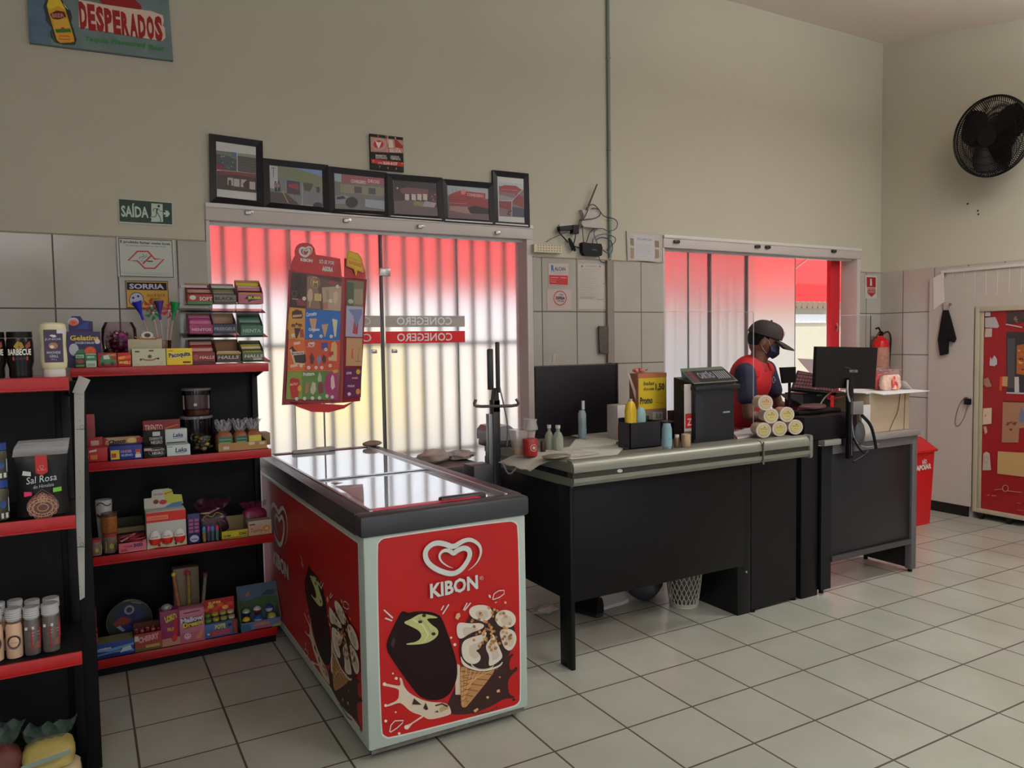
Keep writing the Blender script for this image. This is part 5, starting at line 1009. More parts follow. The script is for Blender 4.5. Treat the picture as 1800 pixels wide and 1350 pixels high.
carton('chewy_candy_box', 'small green and white sweet box beside the dark green one on the top tier', 'candy box', 152, 171, 622, z1, YA, .06, (190, 200, 190), lambda A: (A.rect((0, .5), (1, .95), (36, 130, 84)), A.T('MENTA', .15, .85, .7, .14, (226, 230, 220)), A.rect((.15, .1), (.85, .3), (150, 160, 150))), group='small boxes on the top tier')
carton('toy_car_box', 'small red box printed with a green and white car on the top tier', 'toy box', 173, 207, 620, z1, YA, .06, (150, 26, 34), lambda A: (A.poly([(.1, .2), (.9, .2), (.95, .45), (.75, .6), (.6, .9), (.25, .85), (.1, .5)], (60, 120, 70)), A.poly([(.3, .55), (.65, .55), (.55, .85), (.3, .8)], (200, 200, 196)), A.ell((.25, .2), .1, .14, (30, 26, 26)), A.ell((.75, .2), .1, .14, (30, 26, 26)), A.T('CARS', .55, .95, .78, .14, (226, 190, 60))), group='small boxes on the top tier')
carton('toy_car_box', 'small red and yellow HOT WHEELS box on the top tier', 'toy box', 208, 232, 620, z1, YA, .06, (176, 26, 30), lambda A: (A.poly([(.02, .45), (.98, .62), (.98, .82), (.02, .7)], (226, 90, 30)), A.T('HOT', .08, .55, .56, .18, (236, 210, 70)), A.T('WHEELS', .08, .92, .2, .2, (236, 210, 70))), group='small boxes on the top tier')
def p_goat(A):
    A.rect((.0, .0), (1, 1), (196, 192, 160)); A.line([(.28, .42), (.4, .34), (.6, .34), (.74, .44)], .006, (140, 84, 44)); A.ell((.25, .38), .035, .06, (40, 26, 20)); A.ell((.77, .42), .035, .06, (40, 26, 20)); A.ell((.52, .55), .06, .1, (70, 80, 60)); A.rect((.08, .8), (.22, .88), (50, 44, 40)); A.rect((.5, .84), (.64, .92), (80, 40, 34)); A.line([(.06, .12), (.22, .12)], .0015, (120, 110, 90)); A.line([(.8, .12), (.94, .12)], .0015, (120, 110, 90))
t, x0, x1, zt = carton('milk_sweet_box', 'cream sweet box with a brown ribbon emblem, lower of the two', 'candy box', 233, 292, 613, z1, YA, .07, (196, 192, 160), p_goat, 644)
t, x0, x1, zt2 = carton('milk_sweet_box', 'cream sweet box with an oval emblem, stacked behind and above its twin', 'candy box', 226, 286, 596, z1, YA+.075, .06, (170, 166, 136), None, 630)
b = MB(); Yh = YA+.0745; b.prism([(x0+.05, Yh, zt2), (x1-.03, Yh, zt2), (x1-.04, Yh, zt2+.02), (x1-.06, Yh, zt2+.022), (x1-.075, Yh, zt2+.04), (x0+.07, Yh, zt2+.04), (x0+.06, Yh, zt2+.02)], (0, .0015, 0), M((196, 186, 160), .5)); b.build('header_card', t)
A = Art((x0, Yh, zt2), (1, 0, 0), (0, 0, 1)); A.ell((.085, .018), .028, .02, (206, 196, 176)); A.ring((.085, .018), .028, .02, .002, (90, 50, 30)); A.ell((.085, .018), .014, .01, (50, 44, 40)); A.line([(.03, .012), (.05, .002), (.12, .0), (.15, .012)], .007, (150, 80, 40)); A.build('header_print', t)
carton('peanut_sweet_box', 'yellow Paçoquita peanut sweet box on the top tier', 'candy box', 293, 339, 612, z1, YA-.004, .07, (222, 190, 30), lambda A: (A.rect((.03, .04), (.97, .96), (232, 200, 34)), A.T('Paçoquita', .1, .92, .46, .26, (226, 220, 190), bold=.12, dy=.1), A.T('Paçoquita', .1, .92, .46, .26, (60, 34, 26), bold=.035, dy=.1), A.rect((.62, .12), (.92, .22), (90, 40, 24)), A.T('ROLHA', .08, .25, .82, .07, (60, 34, 26))), 641)
# clear tub of wrapped sweets
t = thing('sweet_tub', 'round clear tub full of pink and purple wrapped sweets on the top tier', 'tub', (0, 0, 0)); x0, x1, zt = facing(180, 244, 566, 640, z1, .76); cx = (x0+x1)/2; r = (x1-x0)/2; h = zt-z1; t.location = (cx, .76+r*0+.09, z1)
cy = .80
b = MB(); b.lathe((cx, cy, z1), [(r*.55, .001), (r*.9, h*.3), (r, h*.6), (r*.97, h*.85), (r*.8, h*.98), (r*.78, h)], MG((235, 225, 230), .05, a=.25), n=28, sy=.75); b.build('tub', t)
for k in range(26):
    a = k*2.4; rd = r*.62*((k % 5)/5+.15); zz = z1+h*(.12+.6*k/26); b = MB(); col = [(110, 20, 60), (150, 36, 110), (86, 14, 44), (170, 60, 130), (96, 84, 36)][k % 5]
    b.ell((cx+cos(a)*rd, cy-.02+sin(a)*rd*.6, zz+.01), (.022, .018, .016), M(col, .2), nu=8, nv=6, rot=Matrix.Rotation(a, 3, 'Z')); b.prism([(cx+cos(a)*rd-.034, cy-.02+sin(a)*rd*.6, zz), (cx+cos(a)*rd-.018, cy-.02+sin(a)*rd*.6, zz+.008), (cx+cos(a)*rd-.034, cy-.02+sin(a)*rd*.6, zz+.02)], (0, .002, 0), M(col, .2)); b.build('wrapped_sweet', t)
# toy windmill and trumpet sticks
hold = W(287, 618, y=.72); STK = MG((240, 220, 220), .1, a=.3); 
t0 = thing('stick_holder', 'clear narrow holder carrying the toy sticks, beside the sweet rack', 'holder', (hold.x, .73, z1))
b = MB(); b.lathe((hold.x, .73, z1), [(.028, .001), (.034, .05), (.04, .12), (.039, .121)], MG((240, 205, 200), .1, a=.4), n=16); b.build('cup', t0)
def stick(label, tip, base, col, kind):
    T_p = W(*tip, y=.72); B_p = Vector((hold.x+(base)*.001, .73, z1+.004)); t = thing('toy_stick', label, 'toy stick', tuple(B_p), 0, 'toy sticks in the clear holder'); b = MB(); b.tube([B_p, T_p], .003, M((206, 170, 160), .3, alpha=.8), n=6); b.build('stick', t)
    d = (T_p-B_p).normalized(); m = M(col, .3); b = MB()
    if kind == 'horn': b.cyl(T_p, T_p+d*.062, .006, m, r1=.024, n=14, cap=False); b.cyl(T_p-d*.03, T_p, .006, m, n=10)
    else:
        for k in range(6):
            a = k*pi/3+.3; q = Vector((cos(a), 0, sin(a))); p2 = Vector((cos(a+.6), 0, sin(a+.6))); b.prism([T_p, T_p+q*.042, T_p+p2*.03+Vector((0, -.006, 0))], (0, .0015, 0), m)
        b.ell(T_p+Vector((0, -.004, 0)), .006, M((200, 196, 190), .3), nu=8, nv=6)
    b.build('horn' if kind == 'horn' else 'windmill', t)
for a in (('toy stick with a blue horn, leftmost in the holder', (248, 552), -15, (24, 34, 160), 'horn'), ('toy stick with a dark red windmill behind the others', (266, 538), -6, (150, 26, 30), 'mill'), ('toy stick with a green windmill at the front', (269, 550), 0, (20, 120, 66), 'mill'),
          ('toy stick with a purple horn in the middle', (281, 551), 6, (66, 40, 120), 'horn'), ('toy stick with a crimson windmill right of the purple horn', (297, 546), 10, (170, 20, 50), 'mill'), ('toy stick with a green horn, rightmost in the holder', (305, 553), 15, (20, 130, 70), 'horn')): stick(*a)
# clear rack with nine sweet boxes
rk = thing('sweet_rack', 'clear acrylic three-row rack of sweet boxes at the window end of the top tier', 'rack', (-.85, .74, z1)); ACR = MG((240, 240, 240), .05, a=.35)
rx0 = W(318, 560, y=.74).x; rx1 = W(466, 560, y=.74).x; cols = [rx0, W(372, 560, y=.74).x, W(419, 560, y=.74).x, rx1]
for xx in cols: b = MB(); b.box(xx-.002, .66, z1, xx+.002, .84, z1+.012, ACR); b.box(xx-.002, .80, z1, xx+.002, .815, z1+.395, ACR); b.build('side', rk)
b = MB(); b.box(rx0, .815, z1, rx1, .817, z1+.39, ACR); b.build('back', rk)
for zz in (.0, .125, .25):
    b = MB(); b.prism([(rx0, .66+.03*zz/.12, z1+zz+.006), (rx0, .815, z1+zz+.03), (rx0, .815, z1+zz+.033), (rx0, .66+.03*zz/.12, z1+zz+.009)], (rx1-rx0, 0, 0), ACR); b.build('ledge', rk)
for i in range(3): b = MB(); b.box(cols[i]+.01, .79, z1+.385, cols[i+1]-.01, .815, z1+.397, M((216, 206, 206), .2, alpha=.7)); b.build('top_lip', rk)
def rackbox(lb, px0, px1, py0, py1, col, inner, fn, n_in=0, icol=None):
    row = 0 if py1 > 600 else 1 if py1 > 540 else 2; Yf = .665+.03*row; x0 = W(px0, py1, y=Yf).x; x1 = W(px1, py1, y=Yf).x; zb = W(px1, py1, y=Yf).z; zt = W(px1, py0, y=Yf).z
    zb = max(zb, z1+.0015+row*.125); w = x1-x0; t = thing('sweet_box', lb, 'candy box', (x0+w/2, Yf, zb), 0, 'sweet boxes in the clear rack'); hf = (zt-zb)*.42; m = M(col, .45); mi = M(inner, .6); D_ = .10
    b = MB(); b.box(x0, Yf, zb, x1, Yf+.0015, zb+hf, m); b.box(x0, Yf, zb+.001, x1, Yf+D_, zb+.003, mi)
    for xx in (x0, x1-.0015): b.prism([(xx, Yf, zb), (xx, Yf+D_, zb+.02), (xx, Yf+D_, zt), (xx, Yf+.02, zb+hf+.02), (xx, Yf, zb+hf)], (.0015, 0, 0), m)
    b.box(x0, Yf+D_-.0015, zb+.02, x1, Yf+D_, zt, mi); b.build('carton', t)
    for k in range(n_in):
        b = MB(); f = k/max(1, n_in-1); b.obox((x0+w/2, Yf+.012+f*.075, zb+hf*.9+f*(zt-zb-hf)*.75), (w*.92, .012, .02), Matrix.Rotation(-.5, 3, 'X'), M(icol[k % len(icol)], .3), .004); b.build('sweet_roll', t)
    A = FArt((x0, Yf, zb), (1, 0, 0), (0, 0, 1), w, hf); fn(A); A.build('print', t)
cq = lambda *c: c
rackbox('red and green sweet box, top row left of the clear rack', 330, 376, 496, 535, (140, 44, 40), (150, 116, 96), lambda A: (A.rect((.0, .0), (1, .3), (60, 110, 60)), A.T('SOFT', .45, .95, .4, .4, (220, 190, 180)), A.ell((.2, .7), .12, .25, (206, 196, 180))), 3, [(150, 50, 50), (176, 130, 120)])
rackbox('grey and black sweet box, top row middle of the clear rack', 374, 416, 497, 534, (110, 102, 98), (130, 116, 106), lambda A: (A.rect((0, 0), (1, .25), (70, 66, 64)), A.T('BLACK', .1, .9, .4, .35, (40, 36, 36))), 5, [(60, 58, 58), (130, 126, 120), (120, 120, 66)])
rackbox('pink bubble gum box with yellow lettering, top row right of the clear rack', 419, 463, 491, 534, (170, 96, 110), (150, 120, 80), lambda A: (A.poly([(.25, .5), (.4, .35), (.38, .1), (.55, .3), (.9, .4), (.9, .75), (.4, .8)], (60, 50, 34)), A.T('BUBB', .4, .9, .45, .28, (206, 196, 70))), 3, [(206, 180, 50), (190, 120, 140)])
rackbox('magenta sweet box, middle row left of the clear rack', 333, 376, 549, 587, (140, 46, 90), (150, 110, 90), lambda A: (A.T('MENTOS', .1, .9, .35, .3, (206, 160, 176)),), 4, [(160, 60, 110), (190, 120, 150)])
rackbox('half empty dark blue sweet box, middle row centre of the clear rack', 375, 416, 549, 586, (50, 54, 70), (176, 140, 116), lambda A: (A.T('FREEGELS', .05, .95, .35, .35, (130, 136, 150)),), 1, [(40, 42, 64)])
rackbox('green sweet box, middle row right of the clear rack', 423, 463, 549, 590, (66, 100, 84), (130, 126, 110), lambda A: (A.T('MENTA', .1, .9, .35, .35, (140, 180, 160)),), 5, [(70, 110, 90), (50, 70, 60), (110, 140, 126)])
rackbox('red HALLS box, bottom row left of the clear rack', 336, 379, 596, 636, (120, 34, 38), (96, 40, 34), lambda A: (A.T('HALLS', .35, .95, .35, .3, (206, 170, 160), shear=.3), A.ell((.2, .5), .12, .3, (150, 70, 60))), 4, [(136, 36, 40), (190, 150, 140)])
rackbox('nearly empty brown HALLS box, bottom row centre of the clear rack', 381, 424, 596, 635, (66, 50, 40), (130, 90, 60), lambda A: (A.rect((0, .8), (1, 1), (176, 140, 50)), A.T('HALLS', .05, .9, .3, .35, (180, 176, 166), shear=.3)), 1, [(190, 184, 176)])
rackbox('yellow and green HALLS box, bottom row right of the clear rack', 426, 464, 598, 633, (84, 96, 66), (110, 96, 60), lambda A: (A.T('HALLS', .1, .95, .35, .35, (180, 190, 170), shear=.3), A.rect((.5, .05), (.9, .25), (190, 190, 180))), 5, [(176, 156, 80), (66, 84, 60), (206, 196, 150)])

# ---- second tier A
Y2 = YA
carton('chocolate_box', 'tall dark red chocolate box at the far left of the second tier', 'candy box', 148, 169, 728, z2, .72, .06, (120, 22, 22), lambda A: (A.rect((.1, .2), (.8, .7), (110, 50, 30)),), 790)
carton('candy_bar_box', 'red candy box with an orange tag at the left of the second tier', 'candy box', 146, 190, 787, z2, Y2, .09, (170, 26, 26), lambda A: (A.rect((.3, .18), (.58, .5), (196, 110, 40)), A.poly([(.25, .68), (.55, .74), (.56, .88), (.28, .82)], (200, 190, 186)), A.T('G', .08, .22, .3, .3, (226, 210, 200))), 812)
carton('candy_bar_box', 'red candy box with a white price tag behind, at the left of the second tier', 'candy box', 146, 182, 769, z2, Y2+.1, .04, (140, 20, 24), lambda A: (A.rect((.4, .55), (.8, .85), (190, 150, 150)),), 800)
t, x0, x1, zt = carton('wafer_box', 'blue wafer box with yellow printing at the front of the second tier', 'candy box', 193, 251, 783, z2, Y2-.002, .1, (24, 44, 130), lambda A: (A.rect((.04, .08), (.3, .72), (206, 186, 50)), A.rect((.06, .2), (.2, .5), (180, 60, 40)), A.T('KINDER', .34, .68, .5, .18, (196, 130, 150)), A.T('BUENO', .36, .7, .25, .15, (150, 180, 220)), A.rect((.78, .1), (.95, .35), (206, 206, 210)), A.rect((.78, .5), (.95, .7), (186, 60, 60)), A.rect((.8, .36), (.93, .48), (206, 190, 70))), 812)
b = MB(); b.prism([(x0-.02, Y2+.1, zt-.02), (x1+.0, Y2+.1, zt-.01), (x1+.0, Y2+.1, zt+.03), (x1-.06, Y2+.1, zt+.028), (x1-.08, Y2+.1, zt+.015), (x0-.01, Y2+.1, zt+.018)], (0, .0015, 0), M((176, 140, 90), .5)); b.build('header_card', t)
A = Art((x0, Y2+.0995, zt), (1, 0, 0), (0, 0, 1)); A.text('Choco', (.0, .0), (.075, .004), .018, (50, 30, 24), bold=.05); A.ell((.1, .01), .02, .014, (226, 190, 110)); A.rect((.12, -.002), (.165, .024), (170, 40, 50)); A.build('header_print', t)
carton('paper_sweet_bag', 'flat red and beige sweet pack lying behind the blue wafer box', 'candy pack', 182, 246, 768, z2, .78, .05, (170, 60, 44), lambda A: (A.poly([(.05, 1), (.2, .8), (.9, .85), (1, 1)], (190, 176, 150)),), 800)
carton('wafer_stick_box', 'long dark red TRENTO wafer box behind the black chocolate boxes', 'candy box', 252, 318, 738, z2, .73, .07, (104, 22, 26), lambda A: (A.rect((.02, .62), (.98, .98), (120, 26, 28)), A.T('TRENTO', .05, .52, .68, .2, (226, 176, 160), bold=.01), A.line([(.58, .74), (.95, .84)], .005, (196, 90, 30))), 775, topcol=(60, 14, 18))
def p_dn(A): A.rect((.02, .02), (.98, .98), (18, 15, 16)); A.T('DIAMANTE', .3, .92, .55, .2, (176, 170, 170)); A.T('NEGRO', .38, .88, .25, .24, (196, 190, 190)); A.ring((.6, .48), .38, .38, .001, (170, 160, 160)); A.rect((.02, .62), (.36, .84), (190, 150, 150))
t, x0, x1, zl = carton('black_chocolate_box', 'black Diamante Negro chocolate box, lower of the two', 'candy box', 253, 292, 784, z2, Y2, .08, (18, 15, 16), p_dn, 806, 'black chocolate boxes')
t, x0, x1, zl = carton('black_chocolate_box', 'black Diamante Negro chocolate box with a white tag, upper one behind', 'candy box', 252, 290, 757, z2, Y2+.082, .06, (20, 17, 18), lambda A: (A.T('DIAMANTE', .3, .9, .62, .12, (176, 170, 170)), A.T('NEGRO', .36, .9, .46, .13, (196, 190, 190)), A.rect((.45, .78), (.8, .95), (196, 200, 190))), 790, 'black chocolate boxes')
def p_lk(A): A.rect((.0, .0), (1, 1), (196, 204, 200)); A.T('Laka', .35, .85, .35, .4, (30, 36, 96), bold=.03, shear=.2); A.line([(.35, .24), (.8, .26)], .002, (30, 36, 96)); A.rect((.04, .8), (.24, .9), (130, 150, 160))
carton('white_chocolate_box', 'white Laka chocolate box, lower of the two', 'candy box', 294, 335, 782, z2, Y2-.002, .08, (196, 204, 200), p_lk, 803, 'white chocolate boxes')
carton('white_chocolate_box', 'white Laka chocolate box, upper one behind', 'candy box', 291, 330, 754, z2, Y2+.082, .06, (190, 198, 194), lambda A: (A.T('Laka', .35, .8, .68, .16, (30, 36, 96), bold=.03, shear=.2), A.line([(.35, .62), (.8, .64)], .002, (30, 36, 96)), A.rect((.05, .44), (.9, .48), (30, 36, 60))), 786, 'white chocolate boxes')
CT = MG((225, 220, 225), .04, a=.3)
def tub(name, label, px0, px1, pyt, pyb, z, cy, fillm, ffrac, group=None, lid=True, z_is=None, cat='tub'):
    x0 = W(px0, pyb, y=cy).x; x1 = W(px1, pyb, y=cy).x; zt = W((px0+px1)/2, pyt, y=cy).z; r = (x1-x0)/2; cx = (x0+x1)/2; h = zt-z; t = thing(name, label, cat, (cx, cy, z), 0, group)
    b = MB(); b.lathe((cx, cy, z), [(r*.88, .001), (r*.92, .006), (r*.97, h*.93), (r*.96, h*.93)], CT, n=28); b.build('tub', t)
    if lid: b = MB(); b.lathe((cx, cy, z), [(r*1.0, h*.92), (r*1.03, h*.94), (r*1.0, h), (r*.8, h*.985), (0, h*.985)], M((170, 165, 170), .15, alpha=.45), n=28); b.build('lid', t)
    if fillm: b = MB(); b.lathe((cx, cy, z), [(r*.86, .004), (r*.9, h*ffrac), (r*.5, h*ffrac+.006), (0, h*ffrac+.008)], fillm, n=28); b.build('sweets', t)
    return t, cx, r, h
cyT = .775
t, cx, r, h = tub('plastic_tub', 'large clear plastic tub, lower of the two stacked on the second tier', 318, 376, 730, 796, z2, cyT, M((40, 34, 40), .5, noise=.5, scale=30), .4); zt_ = z2+h+.001
t, cx, r, h = tub('plastic_tub', 'clear plastic tub with brown sweets and a paper label, stacked on top of another', 320, 372, 682, 728, zt_, cyT, M((110, 60, 34), .5, noise=.4, scale=50), .2)
A = Wrap((cx, cyT, zt_), r); A.rect((-r*1.2, h*.25), (r*.9, h*.75), (110, 92, 84)); A.ell((-r*.2, h*.42), .008, .008, (190, 180, 170)); A.build('label', t)
t = thing('glass_bowl', 'clear bowl of gold and green wrapped sweets before the plastic tubs', 'bowl', (0, 0, 0)); x0, x1, zt = facing(336, 381, 764, 796, z2, .66); cx = (x0+x1)/2; r = (x1-x0)/2; h = zt-z2; t.location = (cx, .675, z2)
b = MB(); b.lathe((cx, .675, z2), [(r*.8, .001), (r*.95, h*.3), (r, h*.9), (r*.98, h)], CT, n=24); b.build('bowl', t)
for k in range(24): a = k*2.4; rd = r*.7*((k % 6)/6+.1); b = MB(); b.ell((cx+cos(a)*rd, .675+sin(a)*rd, z2+.014+h*.75*(k/24)), (.014, .011, .010), M([(150, 126, 60), (96, 100, 60), (190, 170, 100), (60, 84, 60)][k % 4], .25, .3), nu=8, nv=6); b.build('wrapped_sweet', t)
# kraft tray with three bagged sweets
t = open_tray('kraft_tray', 'shallow kraft cardboard tray holding three bags of sweets at the right of the second tier', 'tray', 384, 470, 777, z2, Y2-.004, .13, (156, 116, 66), (140, 104, 62), lambda A: (A.rect((.1, .25), (.22, .6), (190, 170, 160)), A.rect((.62, .6), (.74, .95), (190, 176, 150)), A.rect((.84, .55), (.95, .9), (190, 170, 150))), back=.01, pyb=797)
FR = M((200, 196, 200), .15, alpha=.5)
for i, (p0, p1, col, lb) in enumerate([(380, 410, (30, 90, 66), 'bag of brown sweets with a green label, leftmost in the kraft tray'), (411, 436, (30, 84, 60), 'bag of brown sweets with a green label, middle of the kraft tray'), (434, 460, (196, 176, 40), 'bag of brown sweets with a yellow label, rightmost in the kraft tray')]):
    x0, x1, zt = facing(p0, p1, 735, 778, z2, Y2+.03); cx = (x0+x1)/2; w = x1-x0
    t = bag('sweet_bag', lb, 'sweet bag', cx, Y2+.01, z2+.004, w, .08, .155, M((130, 74, 44), .4, noise=.5, scale=60), FR, 'sweet bags in the kraft tray', i+11, .4)
    for k in range(10): a = k*2*pi/10; b = MB(); b.tube([(cx+.008*cos(a), Y2+.05+.006*sin(a), z2+.10), (cx+.035*cos(a), Y2+.05+.02*sin(a), z2+.15+.01*sin(k*2.1))], [.0015, .003], M((206, 202, 206), .2, alpha=.6), n=4); b.build('frill', t)
    A = Art((cx, Y2+.006, z2+.004), (1, 0, 0), (0, 0, 1)); A.rect((-w*.42, .02), (w*.42, .068), col); A.line([(-w*.35, .055), (w*.35, .055)], .002, (150, 180, 150)); A.line([(-w*.35, .04), (w*.3, .04)], .002, (190, 200, 150)); A.line([(-w*.35, .028), (w*.35, .028)], .0015, (160, 170, 140)); A.build('label', t)
carton('cardboard_flap', 'plain brown cardboard box end standing behind the kraft tray', 'cardboard box', 459, 476, 761, z2, .75, .1, (120, 92, 66), None, 795)
# ---- third tier A
def jar(name, label, px0, px1, pyt, pyb, z, cy, body, lidc, lab, group=None, cat='jar'):
    x0 = W(px0, pyb, y=cy).x; x1 = W(px1, pyb, y=cy).x; zt = W((px0+px1)/2, pyt, y=cy).z; r = (x1-x0)/2; cx = (x0+x1)/2; h = zt-z; t = thing(name, label, cat, (cx, cy, z), 0, group)
    b = MB(); b.lathe((cx, cy, z), [(r*.9, .0005), (r, .006), (r, h*.8), (r*.9, h*.84)], body, n=22); b.build('jar', t)
    b = MB(); b.lathe((cx, cy, z), [(r*.97, h*.84), (r*.99, h), (0, h)], M(lidc, .35), n=22); b.build('lid', t)
    if lab: A = Wrap((cx, cy, z), r); A.rect((-r*.6, h*.1), (r*1.1, h*.62), lab); A.ell((r*.2, h*.36), r*.3, h*.14, (150, 140, 30)); A.line([(-r*.4, h*.54), (r*.8, h*.54)], .002, (150, 50, 30)); A.build('label', t)
    return t, zt
j1 = M((120, 100, 92), .25, noise=.3, scale=50); j2 = M((150, 92, 44), .25, noise=.5, scale=60)
t, zt = jar('sweet_jar', 'small jar with a yellow label at the front left of the third tier', 157, 180, 947, 976, z3, .645, j1, (150, 60, 60), (176, 176, 50), 'jars on the third tier')
t, zt = jar('sweet_jar', 'taller jar with a yellow label, carrying the peanut jar on its lid', 181, 207, 936, 972, z3, .66, j1, (150, 56, 56), (176, 176, 50), 'jars on the third tier')
t, zt2 = jar('peanut_jar', 'jar of orange brown peanut sweets stacked on a labelled jar', 178, 207, 901, 937, zt+.001, .66, j2, (96, 60, 50), None)
t, _ = jar('brown_jar', 'dark jar of brown sweets half hidden behind the paper strip', 146, 160, 917, 968, z3, .72, M((70, 50, 34), .3, noise=.5, scale=60), (60, 50, 46), None)
t = thing('printed_cup', 'white paper cup with red swirls perched behind the peanut jar', 'cup', (0, 0, 0)); x0, x1, _z = facing(168, 198, 877, 906, z3, .75); cx = (x0+x1)/2; r = (x1-x0)/2; zb = z3; zc_ = W(183, 878, y=.75).z; hh = zc_-zb; t.location = (cx, .75, zb)
b = MB(); b.lathe((cx, .75, zb), [(r*.7, .0005), (r, hh*.92), (r*.97, hh)], M((186, 190, 190), .4), n=20); b.build('cup', t)
A = Wrap((cx, .75, zb), r*.96); A.ell((-.2*r, hh*.94), r*.6, hh*.05, (80, 20, 30)); A.line(smoothline([(-r, hh*.9), (-r*.3, hh*.98), (r*.3, hh*.88), (r, hh*.92)]), .006, (110, 30, 40)); A.line(smoothline([(-r, hh*.72), (-r*.2, hh*.66), (r*.5, hh*.7), (r, hh*.66)]), .012, (110, 24, 34)); A.build('print', t)
t = open_tray('gold_tray', 'olive gold cardboard tray lying at the back of the third tier', 'tray', 205, 256, 926, z3, .72, .1, (110, 96, 50), (50, 44, 30), lambda A: (A.rect((.0, .55), (1, .75), (26, 22, 18)),), back=.03, pyb=960)
def fill_sticks(t, x0, x1, Y, d, z, zt):
    R_ = random.Random(5)
    for k in range(14):
        b = MB(); yy = Y+.01+d*.8*R_.random(); zz = zt-.006+.03*R_.random(); xa = x0+.01+(x1-x0-.07)*R_.random(); b.obox((xa+.03, yy, zz), (.075, .009, .006), Matrix.Rotation(R_.uniform(-.5, .5), 3, 'Z') @ Matrix.Rotation(R_.uniform(-.35, .2), 3, 'Y'), M([(150, 34, 50), (176, 60, 70), (190, 130, 130)][k % 3], .3), .001); b.build('sweet_stick', t)
open_tray('pink_sweet_tray', 'pink open sweet box full of red wrapped sticks on the third tier', 'candy box', 209, 259, 953, z3, Y2-.006, .09, (196, 96, 110), (110, 30, 40), lambda A: (A.T('TREE', .2, .5, .5, .2, (110, 40, 60), dy=.05), A.T('300', .52, .86, .48, .34, (50, 40, 90), bold=.05, dy=.05), A.poly([(.05, .1), (.3, .15), (.3, .45), (.1, .4)], (176, 40, 60)), A.line([(.05, .08), (.95, .16)], .002, (200, 150, 150))), back=.02, fill=fill_sticks, pyb=977)
# chocolate egg display
t, x0, x1, zt = carton('egg_display', 'tall white and red chocolate egg display with three eggs on the third tier', 'candy display', 259, 329, 898, z3, Y2, .1, (186, 186, 180), lambda A: (
    A.rect((0, .72), (1, .99), (196, 40, 24)), A.rect((.02, .78), (.55, .9), (214, 120, 90)), A.T('CONTÉM BRINDE', .05, .52, .81, .05, (206, 70, 50)), A.rect((0, 0), (1, .15), (196, 186, 150)), A.poly([(0, 0), (.3, .04), (.6, .0), (1, .02), (1, .0)], (170, 30, 24)), A.ell((.3, .08), .04, .035, (90, 50, 40)), A.ell((.72, .08), .03, .045, (60, 40, 40)), A.ell((.86, .09), .05, .03, (150, 60, 40)), A.rect((.45, .05), (.58, .08), (150, 130, 100))), 965)
Zh = zt; b = MB(); b.prism([(x0, Y2+.098, Zh), (x1-.005, Y2+.098, Zh), (x1-.005, Y2+.098, Zh+.055), (x1-.045, Y2+.098, Zh+.06), (x1-.05, Y2+.098, Zh+.085), (x1-.065, Y2+.098, Zh+.092), (x0+.045, Y2+.098, Zh+.092), (x0+.036, Y2+.098, Zh+.085), (x0+.034, Y2+.098, Zh+.052), (x0, Y2+.098, Zh+.052)], (0, .002, 0), M((186, 182, 172), .5)); b.build('header_card', t)
A = FArt((x0, Y2+.0975, Zh), (1, 0, 0), (0, 0, 1), x1-x0, .09); A.poly([(.55, .25), (1, .1), (.97, .6), (.76, .62), (.72, .95), (.5, .9)], (176, 176, 60)); A.poly([(.5, 0), (.97, 0), (.97, .25), (.7, .2)], (70, 110, 150)); A.ell((.3, .35), .07, .12, (110, 50, 44)); A.ell((.48, .3), .1, .13, (180, 40, 30)); A.T('kinder', .25, .5, .7, .14, (130, 120, 120)); A.line([(.52, .72), (.74, .85)], .004, (160, 60, 40)); A.build('header_print', t)
for k, ex_ in enumerate((.2, .5, .82)):
    b = MB(); cx = x0+(x1-x0)*ex_; zz = z3+(zt-z3)*.28; b.lathe((cx, Y2-.006, zz), [(0, -.033), (.02, -.028), (.026, -.012), (.0265, .0)], M((196, 40, 26), .3), n=16, sy=.5); b.lathe((cx, Y2-.006, zz), [(.0265, .0), (.024, .018), (.014, .034), (0, .04)], M((206, 204, 200), .3), n=16, sy=.5); o = b.build('chocolate_egg', t)
    A = Art((cx, Y2-.0195, zz), (1, 0, 0), (0, 0, 1)); A.text('kinder', (-.014, .006), (.014, .008), .008, (176, 60, 40), bold=.02); A.build('egg_print', o)
carton('blister_pack', 'dark blue blister pack of pink sweets right of the egg display', 'candy pack', 331, 353, 903, z3, Y2+.004, .03, (26, 26, 84), lambda A: ([A.rect((.1+.45*i, .36+.125*j), (.45+.45*i, .45+.125*j), (150, 70, 110)) for i in range(2) for j in range(4)], A.ell((.5, .16), .36, .12, (170, 176, 200)), A.T('bolhas', .25, .75, .12, .06, (50, 40, 90))), 955)
for k, (px, c1_, c2_) in enumerate(((356, (40, 110, 150), (130, 110, 60)), (364, (150, 40, 110), (50, 60, 70)), (371, (50, 110, 180), (60, 76, 80)), (379, (176, 40, 90), (60, 96, 90)))):
    x_ = W(px+3, 945, y=Y2+.012).x; t = thing('lip_sweet', 'small sweet tube with a %s cap, %s' % (('turquoise', 'leftmost of four'), ('magenta', 'second of four'), ('blue', 'third of four'), ('pink', 'rightmost of four'))[k], 'sweet tube', (x_, Y2+.012, z3), 0, 'sweet tubes on the third tier')
    b = MB(); b.cyl((x_, Y2+.012, z3+.0005), (x_, Y2+.012, z3+.05), .0095, M(c2_, .3, noise=.3, scale=80), n=12); b.build('tube', t); b = MB(); b.lathe((x_, Y2+.012, z3), [(.0098, .05), (.0098, .068), (.006, .074), (0, .074)], M(c1_, .3), n=12); b.build('cap', t)
